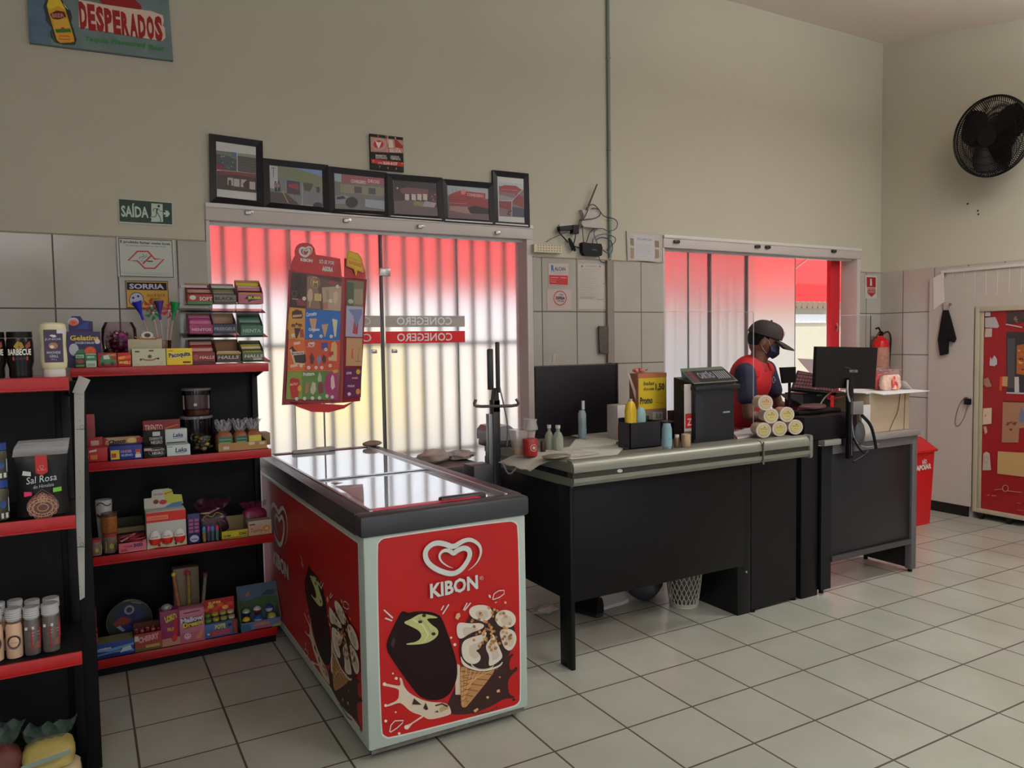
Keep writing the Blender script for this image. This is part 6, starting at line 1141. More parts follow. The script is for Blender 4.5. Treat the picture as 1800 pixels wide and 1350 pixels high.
t = bag('dark_sweet_bag', 'dark purple bag of sweets tied with pale ribbons behind the sweet tubes', 'sweet bag', W(374, 935, y=.74).x, .70, z3, .17, .11, .19, M((52, 26, 44), .3, noise=.6, scale=40), M((96, 30, 60), .2, alpha=.6), None, 21, .35)
A = Art((W(374, 935, y=.695).x, .69, z3+.07), (1, 0, 0), (0, 0, 1)); A.line(smoothline([(-.05, .02), (-.03, .05), (0, .03), (.02, .06), (.05, .04)]), .003, (150, 140, 60)); A.line(smoothline([(-.04, .04), (.0, .0), (.04, .02), (.06, .0)]), .003, (150, 60, 80)); A.build('print', t)
for s_ in (-1, 1): b = MB(); xq = W(366, 888, y=.69).x; b.tube([(xq, .69, z3+.125), (xq+s_*.04, .685, z3+.135+.006*s_)], [.006, .003], M((150, 120, 110), .5), n=6); b.build('ribbon', t)
open_tray('yellow_sweet_tray', 'open yellow sweet box, nearly empty, on the right of the third tier', 'candy box', 390, 437, 932, z3, Y2-.01, .12, (190, 176, 24), (120, 104, 70), lambda A: (A.T('GUM', .06, .32, .3, .25, (50, 40, 30)), A.T('ONIC', .66, .98, .35, .35, (60, 40, 60), bold=.04), A.ell((.5, .55), .12, .3, (206, 186, 50)), A.line([(0, .12), (1, .2)], .003, (60, 50, 20))), back=.05, pyb=952)
carton('wafer_carton', 'long white and peach wafer carton at the right end of the third tier', 'candy box', 437, 478, 915, z3, Y2+.0, .07, (186, 168, 150), lambda A: (A.rect((0, 0), (1, .7), (196, 150, 120)), A.T('Tasmy', .05, .6, .22, .3, (120, 50, 44), bold=.0, shear=.3), A.ell((.78, .4), .14, .2, (170, 110, 50)), A.ell((.78, .4), .09, .12, (206, 176, 120)), A.rect((.05, .72), (.3, .82), (90, 80, 76))), 942)
t = bag('pink_sweet_bag', 'pink bag of sweets behind the wafer carton on the third tier', 'sweet bag', W(447, 915, y=.76).x, .72, z3, .13, .09, .15, M((130, 30, 70), .3, noise=.4, scale=40), M((150, 50, 90), .2, alpha=.5), None, 23, .25)
# ---- bottom tier A
carton('red_candy_box', 'small red candy box, topmost of the leftmost stack on the bottom tier', 'candy box', 142, 170, 1075, z4+.125, Y2+.02, .06, (150, 24, 26), lambda A: (A.T('SEIK', .1, .8, .45, .3, (196, 190, 180)),), 1093, zt=None)
carton('red_candy_box', 'red and brown candy box, middle of the leftmost stack on the bottom tier', 'candy box', 142, 172, 1095, z4+.075, Y2+.01, .07, (150, 34, 34), lambda A: (A.ell((.5, .6), .2, .25, (110, 90, 50)), A.rect((.6, .2), (.95, .4), (196, 120, 110))), 1115, zt=z4+.122)
carton('pink_candy_box', 'pink striped candy box at the bottom of the stack, far left of the bottom tier', 'candy box', 142, 169, 1118, z4, Y2, .08, (176, 84, 96), lambda A: [A.line([(.05, .15+.14*k), (.95, .2+.14*k)], .0035, (120, 30, 44)) for k in range(6)], 1155, zt=z4+.073)
carton('mint_box', 'wide blue mint candy box with a tan top on the bottom tier', 'candy box', 169, 237, 1128, z4, Y2-.002, .1, (28, 60, 140), lambda A: (A.poly([(0, .5), (.4, .4), (1, .6), (1, .75), (.4, .6), (0, .7)], (110, 150, 190)), A.poly([(0, .2), (.5, .3), (1, .15), (1, .3), (.6, .42), (0, .3)], (80, 130, 186)), A.T('mentos', .08, .62, .08, .22, (12, 20, 60), bold=.04), A.poly([(.62, .2), (.95, .3), (.9, .6), (.7, .5)], (180, 200, 210)), A.T('mint', .1, .4, .62, .12, (206, 216, 220))), 1160, topcol=(120, 116, 84))
t = thing('toy_ball_pack', 'big round clear pack of colourful toys at the back of the bottom tier', 'toy pack', (0, 0, 0)); x0, x1, zt = facing(185, 272, 1028, 1112, z4, .76); cx = (x0+x1)/2; r = (x1-x0)/2; t.location = (cx, .8, z4)
b = MB(); b.lathe((cx, .80, z4+r*.98), [(0, -.02), (r*.7, -.025), (r*.95, -.015), (r, 0), (r*.96, .02), (r*.7, .03), (0, .032)], M((30, 36, 34), .2, noise=.5, scale=14), n=32, ax='y'); b.build('pack', t)
A = Art((cx, .772, z4+r*.98), (1, 0, 0), (0, 0, 1)); A.ell((0, 0), r*.9, r*.9, (30, 44, 34)); A.ell((.0, r*.2), r*.6, r*.55, (26, 40, 80)); A.ring((0, r*.5), .018, .018, .009, (150, 140, 130)); A.poly([(-r*.7, 0), (-r*.3, r*.25), (r*.1, r*.05), (-r*.1, -r*.2), (-r*.6, -r*.15)], (130, 50, 34)); A.poly([(-r*.5, -r*.2), (.0, -r*.1), (r*.1, -r*.4), (-r*.3, -r*.6)], (30, 40, 110)); A.poly([(-r*.55, -r*.2), (-r*.4, -r*.15), (-r*.2, -r*.4), (-r*.3, -r*.45)], (150, 160, 160)); A.poly([(r*.1, r*.1), (r*.5, r*.25), (r*.55, 0), (r*.2, -r*.05)], (60, 40, 90)); A.poly([(r*.2, -r*.1), (r*.75, -r*.05), (r*.6, -r*.5), (r*.1, -r*.5)], (70, 44, 30)); A.ring((r*.5, -r*.35), .016, .01, .003, (190, 180, 170)); A.ring((0, 0), r*.93, r*.93, .003, (90, 100, 70)); A.line([(r*.1, r*.85), (r*.5, r*.72)], .003, (150, 150, 140)); A.build('print', t)
def fill_red(t, x0, x1, Y, d, z, zt):
    for k in range(9): b = MB(); b.ell((x0+.012+(x1-x0-.024)*(k % 5)/4, Y+.02+.03*(k//5), zt+.006), (.009, .008, .008), M([(140, 30, 36), (170, 90, 90)][k % 2], .3), nu=8, nv=6); b.build('wrapped_sweet', t)
open_tray('cherry_sweet_tray', 'red and yellow open sweet tray beside the blue mint box', 'candy box', 237, 286, 1112, z4, Y2-.002, .08, (150, 60, 54), (80, 40, 34), lambda A: (A.T('CHERRY', .15, .9, .5, .3, (206, 150, 150), bold=.06, dy=.12), A.rect((.4, .15), (.9, .32), (176, 150, 60)), A.rect((0, .6), (.15, .9), (200, 190, 186)), A.poly([(0, 0), (1, 0), (1, .1), (0, .2)], (90, 84, 40))), back=.03, fill=fill_red, pyb=1142)
t, x0, x1, zt = carton('lollipop_box', 'tall magenta lollipop box with yellow lettering on the bottom tier', 'candy box', 283, 317, 1073, z4, Y2, .07, (130, 36, 84), lambda A: (A.T('LOKO', .3, .9, .68, .16, (196, 190, 50), bold=.06, dy=.08), A.T('FRUIT', .35, .8, .42, .1, (206, 170, 60), bold=.04), A.poly([(.65, .3), (.85, .25), (.9, .75), (.75, .8)], (176, 30, 40)), A.rect((.0, .0), (1, .22), (176, 130, 110)), A.ell((.7, .2), .15, .1, (190, 40, 44))), 1132)
b = MB(); b.ell(((x0+x1)/2-.01, Y2+.02, zt+.012), (.026, .02, .018), M((150, 150, 156), .15, .3), nu=12, nv=8); b.build('foil_top', t)
carton('marshmallow_box', 'pink Mallow Dream marshmallow box on the bottom tier', 'candy box', 317, 361, 1070, z4, Y2-.004, .07, (190, 116, 140), lambda A: (A.line([(.18, .9), (.82, .92)], .005, (90, 30, 60)), A.T('Mallow', .06, .94, .6, .15, (90, 30, 80), bold=.14, dy=.05), A.T('Mallow', .06, .94, .6, .15, (206, 206, 220), bold=.05, dy=.05), A.T('Dream', .14, .92, .46, .14, (90, 30, 80), bold=.14, dy=.05), A.T('Dream', .14, .92, .46, .14, (216, 196, 50), bold=.05, dy=.05), A.rect((.0, .0), (1, .3), (176, 90, 110)), A.ell((.3, .2), .14, .09, (206, 176, 190)), A.ell((.25, .22), .02, .02, (40, 20, 30)), A.ell((.36, .22), .02, .02, (40, 20, 30)), A.poly([(.6, .1), (.85, .35), (.95, .3), (.8, .05)], (196, 130, 90))), 1128)
t, x0, x1, zt = carton('kraft_tall_box', 'tall plain brown cardboard box behind, holding printed candy tubes, bottom tier', 'cardboard box', 307, 352, 998, z4, .74, .08, (104, 88, 66), lambda A: (A.ell((.5, .93), .12, .05, (150, 30, 60)),), 1075)
for k, (pa, pb, c_, lb) in enumerate([((305, 1010), (322, 1090), (150, 96, 70), 'leftmost leaning'), ((331, 1008), (333, 1090), (140, 120, 60), 'middle upright'), ((361, 1010), (352, 1090), (110, 110, 96), 'rightmost leaning')]):
    Pa = W(*pa, y=.715); Pb = Vector((W(*pb, y=.715).x, .71, z4+.002)); t = thing('candy_tube', 'long printed candy tube, %s against the tall brown box' % lb, 'candy tube', tuple(Pb), 0, 'candy tubes on the bottom tier'); b = MB(); b.tube([Pb, Pa], .009, M(c_, .25, noise=.6, scale=70), n=10); b.build('tube', t); b = MB(); b.ell(Pa, .012, M([(190, 180, 60), (150, 40, 80), (120, 60, 50)][k], .3), nu=8, nv=6); b.build('cap', t)
t, x0, x1, zt = carton('toy_pot_tray', 'blue printed tray of small toy pots with a red header card, bottom tier', 'toy display', 361, 419, 1094, z4, Y2-.002, .03, (60, 96, 150), lambda A: (A.T('POTE', .3, .62, .6, .3, (206, 196, 60), bold=.06), A.T('MALUCO', .15, .78, .15, .35, (190, 60, 50), bold=.08), A.ell((.75, .75), .06, .12, (60, 30, 60)), A.ell((.1, .3), .04, .08, (150, 180, 206))), 1125)
b = MB(); b.box(x0, Y2+.09, z4, x1, Y2+.093, z4+.165, M((170, 40, 30), .5)); b.box(x0, Y2+.028, z4, x1, Y2+.09, z4+.04, M((50, 80, 130), .5)); b.build('header_card', t)
A = FArt((x0, Y2+.0895, z4+.085), (1, 0, 0), (0, 0, 1), x1-x0, .075); [A.ell((.12+.15*k, .4+.2*(k % 2)), .1, .14, [(206, 90, 40), (214, 170, 90), (206, 60, 40)][k % 3]) for k in range(6)]; A.T('SUPER', .2, .6, .75, .16, (226, 210, 120)); A.build('header_print', t)
for k in range(8):
    i, j = k % 4, k//4; cx = x0+.022+(x1-x0-.044)*i/3; cy = Y2+.042+.03*j; zz = z4+.0405+.0*j; b = MB(); b.cyl((cx, cy, zz), (cx, cy, zz+.03+.018*j), .015, M([(30, 90, 70), (24, 40, 100), (30, 44, 110), (60, 30, 60)][i], .3), n=12); b.cyl((cx, cy, zz+.03+.018*j), (cx, cy, zz+.042+.018*j), .0165, M([(110, 150, 40), (190, 176, 50), (170, 180, 90), (196, 190, 150)][i], .35), n=12); b.build('toy_pot', t)
t = thing('hot_dog_candy', 'small reddish sausage shaped sweet leaning at the right of the toy pot tray', 'sweet', (W(414, 1118, y=Y2-.02).x, Y2-.015, z4)); xq = W(414, 1118, y=Y2-.012).x
b = MB(); b.tube([(xq+.004, Y2-.004, z4+.012), (xq-.004, Y2-.004, z4+.075)], .0115, M((150, 60, 50), .35), n=12); b.build('sweet', t)
# toy ball display box
t = thing('toy_ball_display', 'open blue display box of painted toy balls at the right end of the bottom tier', 'toy display', (0, 0, 0)); x0, x1, zt = facing(424, 495, 1060, 1105, z4, Y2-.006); Yf = Y2-.006; t.location = ((x0+x1)/2, Yf, z4); hb = .205
b = MB(); m = M((84, 110, 150), .5); b.box(x0, Yf, z4+.0005, x1, Yf+.002, z4+.045, m); b.box(x0, Yf, z4+.0005, x1, Yf+.11, z4+.003, m); b.box(x0, Yf+.108, z4+.0005, x1, Yf+.11, z4+hb, M((70, 90, 110), .5))
for xx in (x0, x1-.002): b.prism([(xx, Yf, z4), (xx, Yf+.11, z4), (xx, Yf+.11, z4+hb), (xx, Yf, z4+.045)], (.002, 0, 0), M((110, 116, 84), .5))
b.build('carton', t)
A = FArt((x0, Yf+.1075, z4), (1, 0, 0), (0, 0, 1), x1-x0, hb); A.poly([(0, .3), (1, .3), (1, .62), (.6, .66), (.3, .6), (0, .64)], (60, 84, 50)); A.poly([(.2, .72), (.34, .72), (.28, .84)], (180, 90, 50)); A.poly([(.6, .68), (.75, .8), (.95, .78), (.95, .66)], (50, 60, 76)); A.build('back_print', t)
A = FArt((x0, Yf, z4), (1, 0, 0), (0, 0, 1), x1-x0, .045); A.T('BARBINHA', .32, .72, .45, .35, (206, 110, 60), bold=.06); A.poly([(.0, 0), (.25, 0), (.2, .7), (0, .9)], (50, 90, 130)); A.rect((.3, .1), (.75, .25), (196, 70, 60)); A.ell((.92, .6), .04, .2, (176, 60, 90)); A.poly([(.75, 0), (1, 0), (1, .4), (.8, .3)], (110, 140, 70)); A.build('print', t)
for k, (u, v, dz_, c_, c2_, w_) in enumerate([(.16, .03, .02, (206, 180, 20), (60, 30, 20), 'yellow'), (.45, .03, .02, (24, 70, 150), (206, 206, 210), 'blue'), (.8, .03, .02, (150, 160, 60), (196, 196, 120), 'olive'), (.2, .075, .05, (150, 170, 150), (30, 40, 90), 'pale green'), (.48, .075, .055, (196, 190, 200), (110, 30, 50), 'white and red'), (.78, .075, .055, (30, 60, 140), (196, 190, 190), 'dark blue')]):
    cx = x0+(x1-x0)*u; q = thing('toy_ball', '%s painted toy ball in the blue display box' % w_, 'toy ball', (cx, Yf+v, z4+.003), 0, 'toy balls in the display box'); r = .0215
    b = MB(); b.lathe((cx, Yf+v+.002, z4+.004+dz_*.9), [(0, 0), (r*.7, r*.3), (r, r), (r*.98, r*1.2)], M(c2_, .3), n=16); b.build('lower_half', q); b = MB(); b.lathe((cx, Yf+v+.002, z4+.004+dz_*.9), [(r*.98, r*1.2), (r*.8, r*1.65), (r*.4, r*1.95), (0, r*2)], M(c_, .3), n=16); b.build('upper_half', q)
    if dz_ > .03:
        b = MB(); b.box(cx-.014, Yf+v-.012, z4+.003, cx+.014, Yf+v+.016, z4+.0045+dz_*.9, M((90, 100, 90), .6)); b.build('riser', q)
# =================================================================== ice cream price display on the freezer
Yd = 1.035
t = thing('price_display', 'tall red ice cream price display on a pole at the far end of the freezer', 'price display', tuple(W(572, 786, z=.93)))
pb_ = Vector((-.262, Yd, .934)); pt = W(570, 716, y=Yd+.01)
b = MB(); b.tube([pb_+Vector((0, .012, 0)), pt+Vector((0, .004, .3))], .005, M((120, 110, 106), .4, .6), n=8); b.build('pole', t)
b = MB(); b.box(pb_.x-.05, Yd-.02, .918, pb_.x+.05, Yd+.04, .936, M((150, 148, 150), .4), .004); b.build('pole_clamp', t)
c4 = (490, 420, 8.4353)     # upper crop
def dp(x, y, Y=Yd): return W(c4[0]+x/c4[2], c4[1]+y/c4[2], y=Y)
DR = M((172, 22, 28), .4); DB = M((132, 34, 38), .4)
main = [(512, 476), (600, 488), (602, 702), (497, 712)]
b = MB(); Pm = [W(x, y, y=Yd) for x, y in ((509, 474), (606, 487), (600, 708), (496, 712))]; b.prism(Pm, (0, .012, 0), DR, DB)
Ps = [W(607, 487, y=Yd), W(645, 491, y=Yd+.05), W(633, 705, y=Yd+.05), W(601, 708, y=Yd)]; b.prism(Ps, (0, .012, 0), DR, DB); b.build('display_board', t)
b = MB(); P = [dp(x, y, Yd-.002) for x, y in ((180, 460), (190, 350), (215, 290), (242, 240), (236, 180), (255, 115), (300, 72), (360, 58), (430, 58), (490, 85), (530, 140), (550, 235), (640, 245), (910, 292), (936, 572), (300, 488))]; b.prism(P, (0, .004, 0), DR)
P = [W(c4[0]+x/c4[2], c4[1]+y/c4[2], y=Yd+.03) for x, y in ((972, 285), (1240, 330), (1285, 500), (1290, 600), (972, 560))]; b.prism(P, (0, .004, 0), DR); b.build('header', t)
b = MB(); P = [W(x, y, y=Yd) for x, y in ((505, 706), (605, 712), (622, 706), (605, 718), (578, 725), (548, 724), (525, 716))]; b.prism(P, (0, .006, 0), DR); b.build('foot_panel', t)
A = Art((0, Yd-.0025, 0), (1, 0, 0), (0, 0, 1)).crop(*c4)
emblem(A, 402, 188, 92, 74, .012); A.text('KIBON', (322, 326), (500, 345), 44, WHT, bold=.05); A.text('SÓ SE FOR', (598, 358), (822, 386), 56, WHT, bold=.02); A.text('AGORA', (640, 468), (802, 488), 66, WHT, bold=.07); A.line([(340, 420), (360, 386), (520, 380)], .002, (140, 16, 20)); A.build('header_print', t)
b = MB(); P = [W(c4[0]+x/c4[2], c4[1]+y/c4[2], y=Yd+.015) for x, y in ((1015, 160), (1180, 215), (1235, 290), (1255, 400), (1258, 500), (1165, 470), (1145, 555), (1110, 445), (1002, 400))]; b.prism(P, (0, .003, 0), M((206, 176, 30), .45)); b.build('speech_bubble', t)
A = Art((0, Yd+.0145, 0), (1, 0, 0), (0, 0, 1)).crop(*c4); A.line([(1030, 180), (1175, 228), (1222, 300), (1240, 400), (1243, 482), (1150, 455), (1140, 510), (1118, 432), (1016, 390)], .003, (190, 60, 30), closed=True); A.text('Conheça as', (1040, 290), (1200, 340), 36, (150, 120, 20)); A.text('NOVIDADES', (1038, 366), (1222, 420), 50, (200, 80, 30), bold=.03); A.build('bubble_print', t)
c5 = (490, 560, 7.5)
A = Art((0, Yd-.0006, 0), (1, 0, 0), (0, 0, 1)).crop(*c4); A.base = .0004
def chip(A, x, y, r=26): A.ell((x, y), r, r*1.05, (214, 206, 196), 12); A.line([(x-12, y+2), (x+12, y)], .0022, (120, 110, 110))
A.poly([(190, 492), (930, 575), (918, 1070), (160, 1012)], (96, 70, 58))
A.poly([(190, 492), (420, 520), (400, 1030), (160, 1012)], (60, 36, 32)); A.poly([(420, 560), (560, 540), (620, 1040), (420, 1030)], (130, 104, 84)); A.poly([(640, 720), (930, 700), (918, 1070), (660, 1050)], (176, 150, 124)); A.poly([(420, 520), (930, 575), (930, 640), (700, 600)], (84, 40, 40)); A.poly([(240, 560), (300, 520), (350, 600), (300, 1000), (240, 980)], (44, 26, 26))
A.ring((540, 648), 66, 80, .0022, (196, 160, 110)); A.text('M', (502, 684), (582, 690), 74, (206, 170, 120), bold=.03)
A.poly([(430, 780), (455, 735), (485, 740), (505, 800), (500, 900), (470, 940), (435, 920), (420, 850)], (186, 160, 136)); A.poly([(455, 935), (470, 935), (468, 1010), (452, 1008)], (196, 160, 110)); A.poly([(530, 810), (632, 815), (630, 920), (528, 915)], (196, 176, 120)); [A.line([(545, 830+20*k), (615, 833+20*k)], .0014, (120, 90, 60)) for k in range(4)]
A.poly([(720, 650), (760, 620), (860, 640), (876, 656), (780, 672), (740, 660)], (150, 60, 56)); A.poly([(810, 800), (850, 768), (880, 810), (870, 930), (830, 970), (806, 920)], (200, 176, 146)); A.poly([(835, 965), (850, 960), (848, 1055), (830, 1054)], (196, 160, 110)); A.poly([(700, 760), (725, 740), (745, 780), (745, 900), (700, 900)], (150, 134, 120)); A.ell((232, 815), 38, 46, (50, 40, 34)); A.ring((232, 815), 36, 44, .0014, (150, 120, 80)); A.line([(196, 888), (290, 896)], .004, (190, 176, 160)); A.poly([(255, 905), (300, 890), (390, 910), (400, 990), (270, 985)], (120, 56, 54)); A.poly([(650, 950), (720, 930), (730, 1040), (660, 1040)], (170, 110, 90))
chip(A, 376, 884, 28); chip(A, 768, 918, 28); chip(A, 868, 705, 24)
A.poly([(160, 1014), (392, 1034), (380, 1660), (118, 1330)], (196, 140, 60)); A.poly([(392, 1036), (916, 1072), (905, 1330), (385, 1330), (385, 1200)], (34, 96, 170)); A.text('Cornetto', (405, 1150), (560, 1130), 58, (206, 206, 216), bold=.04, shear=.2); A.poly([(196, 1080), (260, 1045), (340, 1070), (356, 1140), (330, 1210), (220, 1210), (190, 1150)], (66, 36, 30)); A.poly([(200, 1130), (340, 1120), (336, 1150), (205, 1165)], (196, 150, 120));
for x, c_ in ((526, (176, 110, 110)), (680, (170, 110, 70)), (830, (196, 190, 170))): A.poly([(x-60, 1240), (x-30, 1180), (x+30, 1180), (x+60, 1250), (x+10, 1310), (x-20, 1310)], c_); A.poly([(x-50, 1240), (x+50, 1260), (x+45, 1285), (x-45, 1270)], (216, 196, 170))
A.build('poster_top', t)
A = Art((0, Yd-.0006, 0), (1, 0, 0), (0, 0, 1)).crop(*c5); A.base = .0055
def chip2(x, y): chip(A, x, y, 22)
A.poly([(130, 0), (350, 0), (345, 275), (124, 268)], (196, 140, 60)); A.poly([(345, 0), (812, 0), (796, 290), (340, 275)], (34, 96, 170)); A.text('m&m', (168, 110), (304, 104), 52, (44, 24, 22), bold=.06); A.poly([(200, 125), (290, 125), (236, 262), (222, 262)], (56, 32, 28)); A.poly([(275, 150), (320, 140), (330, 250), (280, 250)], (150, 60, 40)); A.poly([(400, 0), (500, 0), (470, 180), (440, 180)], (196, 150, 120)); A.poly([(560, 80), (650, 70), (610, 240), (596, 240)], (186, 150, 110)); A.poly([(700, 0), (770, 20), (750, 240), (730, 240)], (206, 196, 160)); A.text('Crocante', (390, 160), (535, 160), 36, (206, 200, 216), bold=.06)
for x, y in ((184, 222), (420, 230), (554, 232), (688, 236)): chip2(x, y)
A.poly([(122, 276), (806, 290), (790, 690), (108, 690)], (190, 70, 36)); A.poly([(122, 276), (330, 282), (362, 480), (330, 690), (108, 690)], (206, 96, 40)); A.poly([(135, 400), (175, 360), (215, 420), (350, 470), (356, 570), (330, 590), (200, 580), (160, 470)], (44, 26, 26)); A.poly([(140, 410), (165, 400), (215, 580), (340, 590), (336, 610), (200, 600)], (206, 176, 130)); A.poly([(160, 440), (325, 430), (330, 470), (165, 486)], (206, 196, 190)); A.text('Brownie', (168, 478), (322, 464), 34, (110, 50, 50), bold=.03); A.poly([(190, 316), (276, 300), (280, 336), (195, 350)], (216, 176, 160)); A.poly([(145, 612), (240, 595), (244, 630), (150, 648)], (216, 176, 160))
emblem(A, 430, 342, 42, 32, .005); A.line([(365, 372), (470, 366)], .004, (206, 150, 140)); A.poly([(560, 320), (640, 310), (640, 400), (560, 410)], (60, 70, 140)); A.poly([(400, 500), (430, 450), (465, 520), (450, 600), (415, 600)], (90, 40, 34)); A.poly([(490, 520), (540, 480), (560, 540), (520, 620)], (130, 120, 170)); A.poly([(560, 540), (580, 470), (615, 500), (620, 560), (590, 600)], (76, 44, 40)); A.poly([(690, 320), (740, 300), (765, 360), (760, 560), (700, 560), (680, 420)], (206, 160, 100)); A.poly([(650, 440), (715, 430), (715, 480), (655, 490)], (170, 40, 40)); A.poly([(650, 510), (750, 500), (750, 550), (652, 556)], (196, 170, 140))
for x, y in ((290, 622), (390, 646), (486, 646), (562, 646), (672, 620), (614, 408)): chip2(x, y)
A.poly([(106, 696), (796, 690), (768, 1070), (90, 1060)], (84, 120, 50)); A.poly([(106, 696), (300, 694), (300, 1060), (90, 1060)], (126, 140, 50)); A.text('Fruttare', (318, 756), (465, 744), 46, (206, 210, 200), bold=.04); A.poly([(140, 800), (180, 780), (265, 800), (270, 860), (250, 1050), (160, 1050), (140, 900)], (170, 36, 30)); A.text('FRUTILLY', (146, 884), (252, 868), 26, (216, 170, 150), bold=.05); A.ell((268, 920), 26, 40, (206, 150, 50)); A.poly([(350, 860), (370, 825), (392, 850), (385, 960), (340, 1000)], (170, 110, 84)); A.poly([(410, 930), (440, 830), (480, 850), (486, 940), (450, 1000), (415, 980)], (186, 170, 160)); A.poly([(510, 870), (540, 825), (580, 850), (585, 980), (520, 1000)], (110, 50, 60)); A.poly([(505, 790), (530, 700), (560, 770), (555, 830), (510, 830)], (166, 176, 140)); A.poly([(620, 740), (690, 695), (775, 700), (768, 1070), (700, 1070), (620, 1010), (590, 880)], (150, 40, 96)); A.poly([(680, 780), (700, 740), (720, 760), (735, 900), (700, 940), (680, 900)], (206, 186, 176)); A.poly([(705, 680), (770, 668), (768, 715), (710, 716)], (196, 150, 60))
for x, y in ((230, 1056), (334, 1052), (438, 1048), (530, 1044), (628, 1020), (698, 1032)): chip2(x, y)
A.line([(122, 276), (806, 292)], .002, (196, 130, 70)); A.line([(106, 690), (790, 688)], .002, (206, 150, 80)); A.build('poster_bottom', t)
sp = (Ps[1]-Ps[0]).normalized(); up_ = Vector((0, 0, 1)); vv = Ps[0]-Ps[3]; A = FArt(Ps[3]+sp*.012+vv*.04+Vector((0, -.001, 0)), sp, vv, (Ps[1]-Ps[0]).length*.8, 1.0)
hh = vv.length*.94; A.w = (Ps[1]-Ps[0]).length*.78; A.h = hh
A.rect((0, .78), (1, 1), (120, 110, 90)); A.rect((0, .78), (.4, .98), (76, 90, 76)); A.ell((.25, .82), .16, .02, (176, 170, 150)); A.rect((.45, .8), (.95, .93), (150, 138, 116)); A.rect((0, .52), (1, .78), (170, 166, 190)); A.poly([(.4, .55), (.7, .54), (.75, .68), (.5, .7)], (170, 70, 80)); A.poly([(.1, .75), (.4, .7), (.6, .6), (.95, .72), (.9, .76)], (120, 130, 170)); A.rect((.06, .27), (1, .51), (190, 150, 110)); A.ring((.4, .46), .1, .018, .002, (206, 120, 90)); A.poly([(.35, .34), (.5, .33), (.45, .42), (.38, .42)], (196, 100, 70)); A.line([(.75, .31), (.85, .42)], .003, (110, 100, 100)); A.line([(.6, .31), (.95, .31)], .003, (110, 100, 100)); A.rect((0, .0), (1, .25), (96, 36, 80)); A.T('LEVE', .1, .4, .2, .02, (206, 200, 210)); A.T('mais', .45, .8, .16, .02, (226, 150, 100)); A.ell((.8, .22), .13, .022, (206, 170, 50)); A.ell((.82, .05), .13, .025, (196, 140, 50)); A.ell((.3, .03), .1, .015, (210, 200, 190)); A.T('PAGUE', .2, .6, .09, .018, (206, 190, 200))
A.build('side_poster', t)

# =================================================================== beside and behind the freezer
t = thing('low_cabinet', 'low grey cabinet tucked between freezer and window under the cloth bundle', 'cabinet', (.32, .85, 0)); b = MB(); b.box(.12, .62, .0, .56, 1.10, .80, M((96, 90, 88), .5)); b.build('body', t); b = MB(); b.box(.115, .615, .80, .565, 1.10, .815, M((120, 112, 108), .5)); b.build('top', t)
def lump(name, label, cat, c, r, m, seed=1, amp=.25, group=None, part='bundle', n=26):
    t = thing(name, label, cat, (c[0], c[1], c[2]-r[2]), 0, group); R_ = random.Random(seed); ph = [R_.uniform(0, 6) for _ in range(8)]; b = MB(); vs = []; nu, nv = n, n//2
    for j in range(nv+1):
        th = pi*j/nv
        for i in range(nu):
            a = 2*pi*i/nu; k = 1+amp*(.5*sin(3*a+ph[0]+2*th)+.3*sin(5*a+ph[1]-3*th)+.3*sin(7*th+ph[2]+a)); z = cos(th)*r[2]*(1+.3*amp*sin(4*a+ph[3]))
            vs.append((c[0]+r[0]*sin(th)*cos(a)*k, c[1]+r[1]*sin(th)*sin(a)*k, c[2]+max(-r[2]*.98, z)))
    b.add(vs, [[j*nu+i, (j+1)*nu+i, (j+1)*nu+(i+1) % nu, j*nu+(i+1) % nu] for j in range(nv) for i in range(nu)], m); b.build(part, t, sharp=80); return t
lump('cloth_bundle', 'rolled brownish white cloth bundle beside the freezer at the window', 'cloth', tuple(W(762, 803, y=.85)+Vector((0, 0, .0))), (.09, .07, .045), M((196, 180, 172), .9, noise=.2, bump=1), 3, .3)
q = W(808, 808, y=.85); lump('lace_cloth', 'crumpled lacy white cloth right of the rolled bundle', 'cloth', (q.x+.01, .87, .815+.028), (.10, .09, .028), M((186, 176, 172), .9, noise=.3, scale=40, bump=1), 9, .4)
q = W(626, 782, y=1.14); lump('tan_cap', 'small tan cloth cap lying on the window end rim of the freezer', 'cap', (.02, 1.03, .936), (.06, .04, .018), M((150, 130, 110), .8), 4, .1)
# post with edge-on screens
t = thing('screen_post', 'black post with two edge-on screens and a hooked crossbar, right of the freezer', 'screen post', (.335, .06, 0))
px_, py_ = .335, .06; PB_ = M((34, 30, 32), .4); PG = M((130, 134, 138), .35, .5)
b = MB(); b.box(px_-.012, py_-.02, .02, px_+.03, py_+.02, 1.24, PB_, .003); b.build('post', t)
b = MB(); b.box(px_-.035, py_-.016, .78, px_-.012, py_+.016, 1.17, PG, .002); b.build('light_strip', t)
b = MB(); b.box(px_-.12, py_-.1, 0, px_+.1, py_+.12, .02, PB_, .004); b.build('base', t)
vd = Vector((.47, .88, 0)).normalized(); nr = Vector((.88, -.47, 0)).normalized(); rz = math.atan2(vd.y, vd.x)
for s_, (c_, w_, h_, th) in enumerate([(Vector((px_-.012, py_, 1.40)), .26, .20, .03), (Vector((px_+.03, py_, 1.41)), .30, .25, .022)]):
    b = MB(); b.obox(c_, (w_, th, h_), Matrix.Rotation(rz, 3, 'Z'), PB_, .005); b.build('screen', t)
b = MB(); b.prism([Vector((px_-.01, py_-.02, 1.18)), Vector((px_+.03, py_-.02, 1.18)), Vector((px_+.02, py_-.02, 1.3)), Vector((px_+.005, py_-.02, 1.3))], (0, .04, 0), PB_); b.build('neck', t)
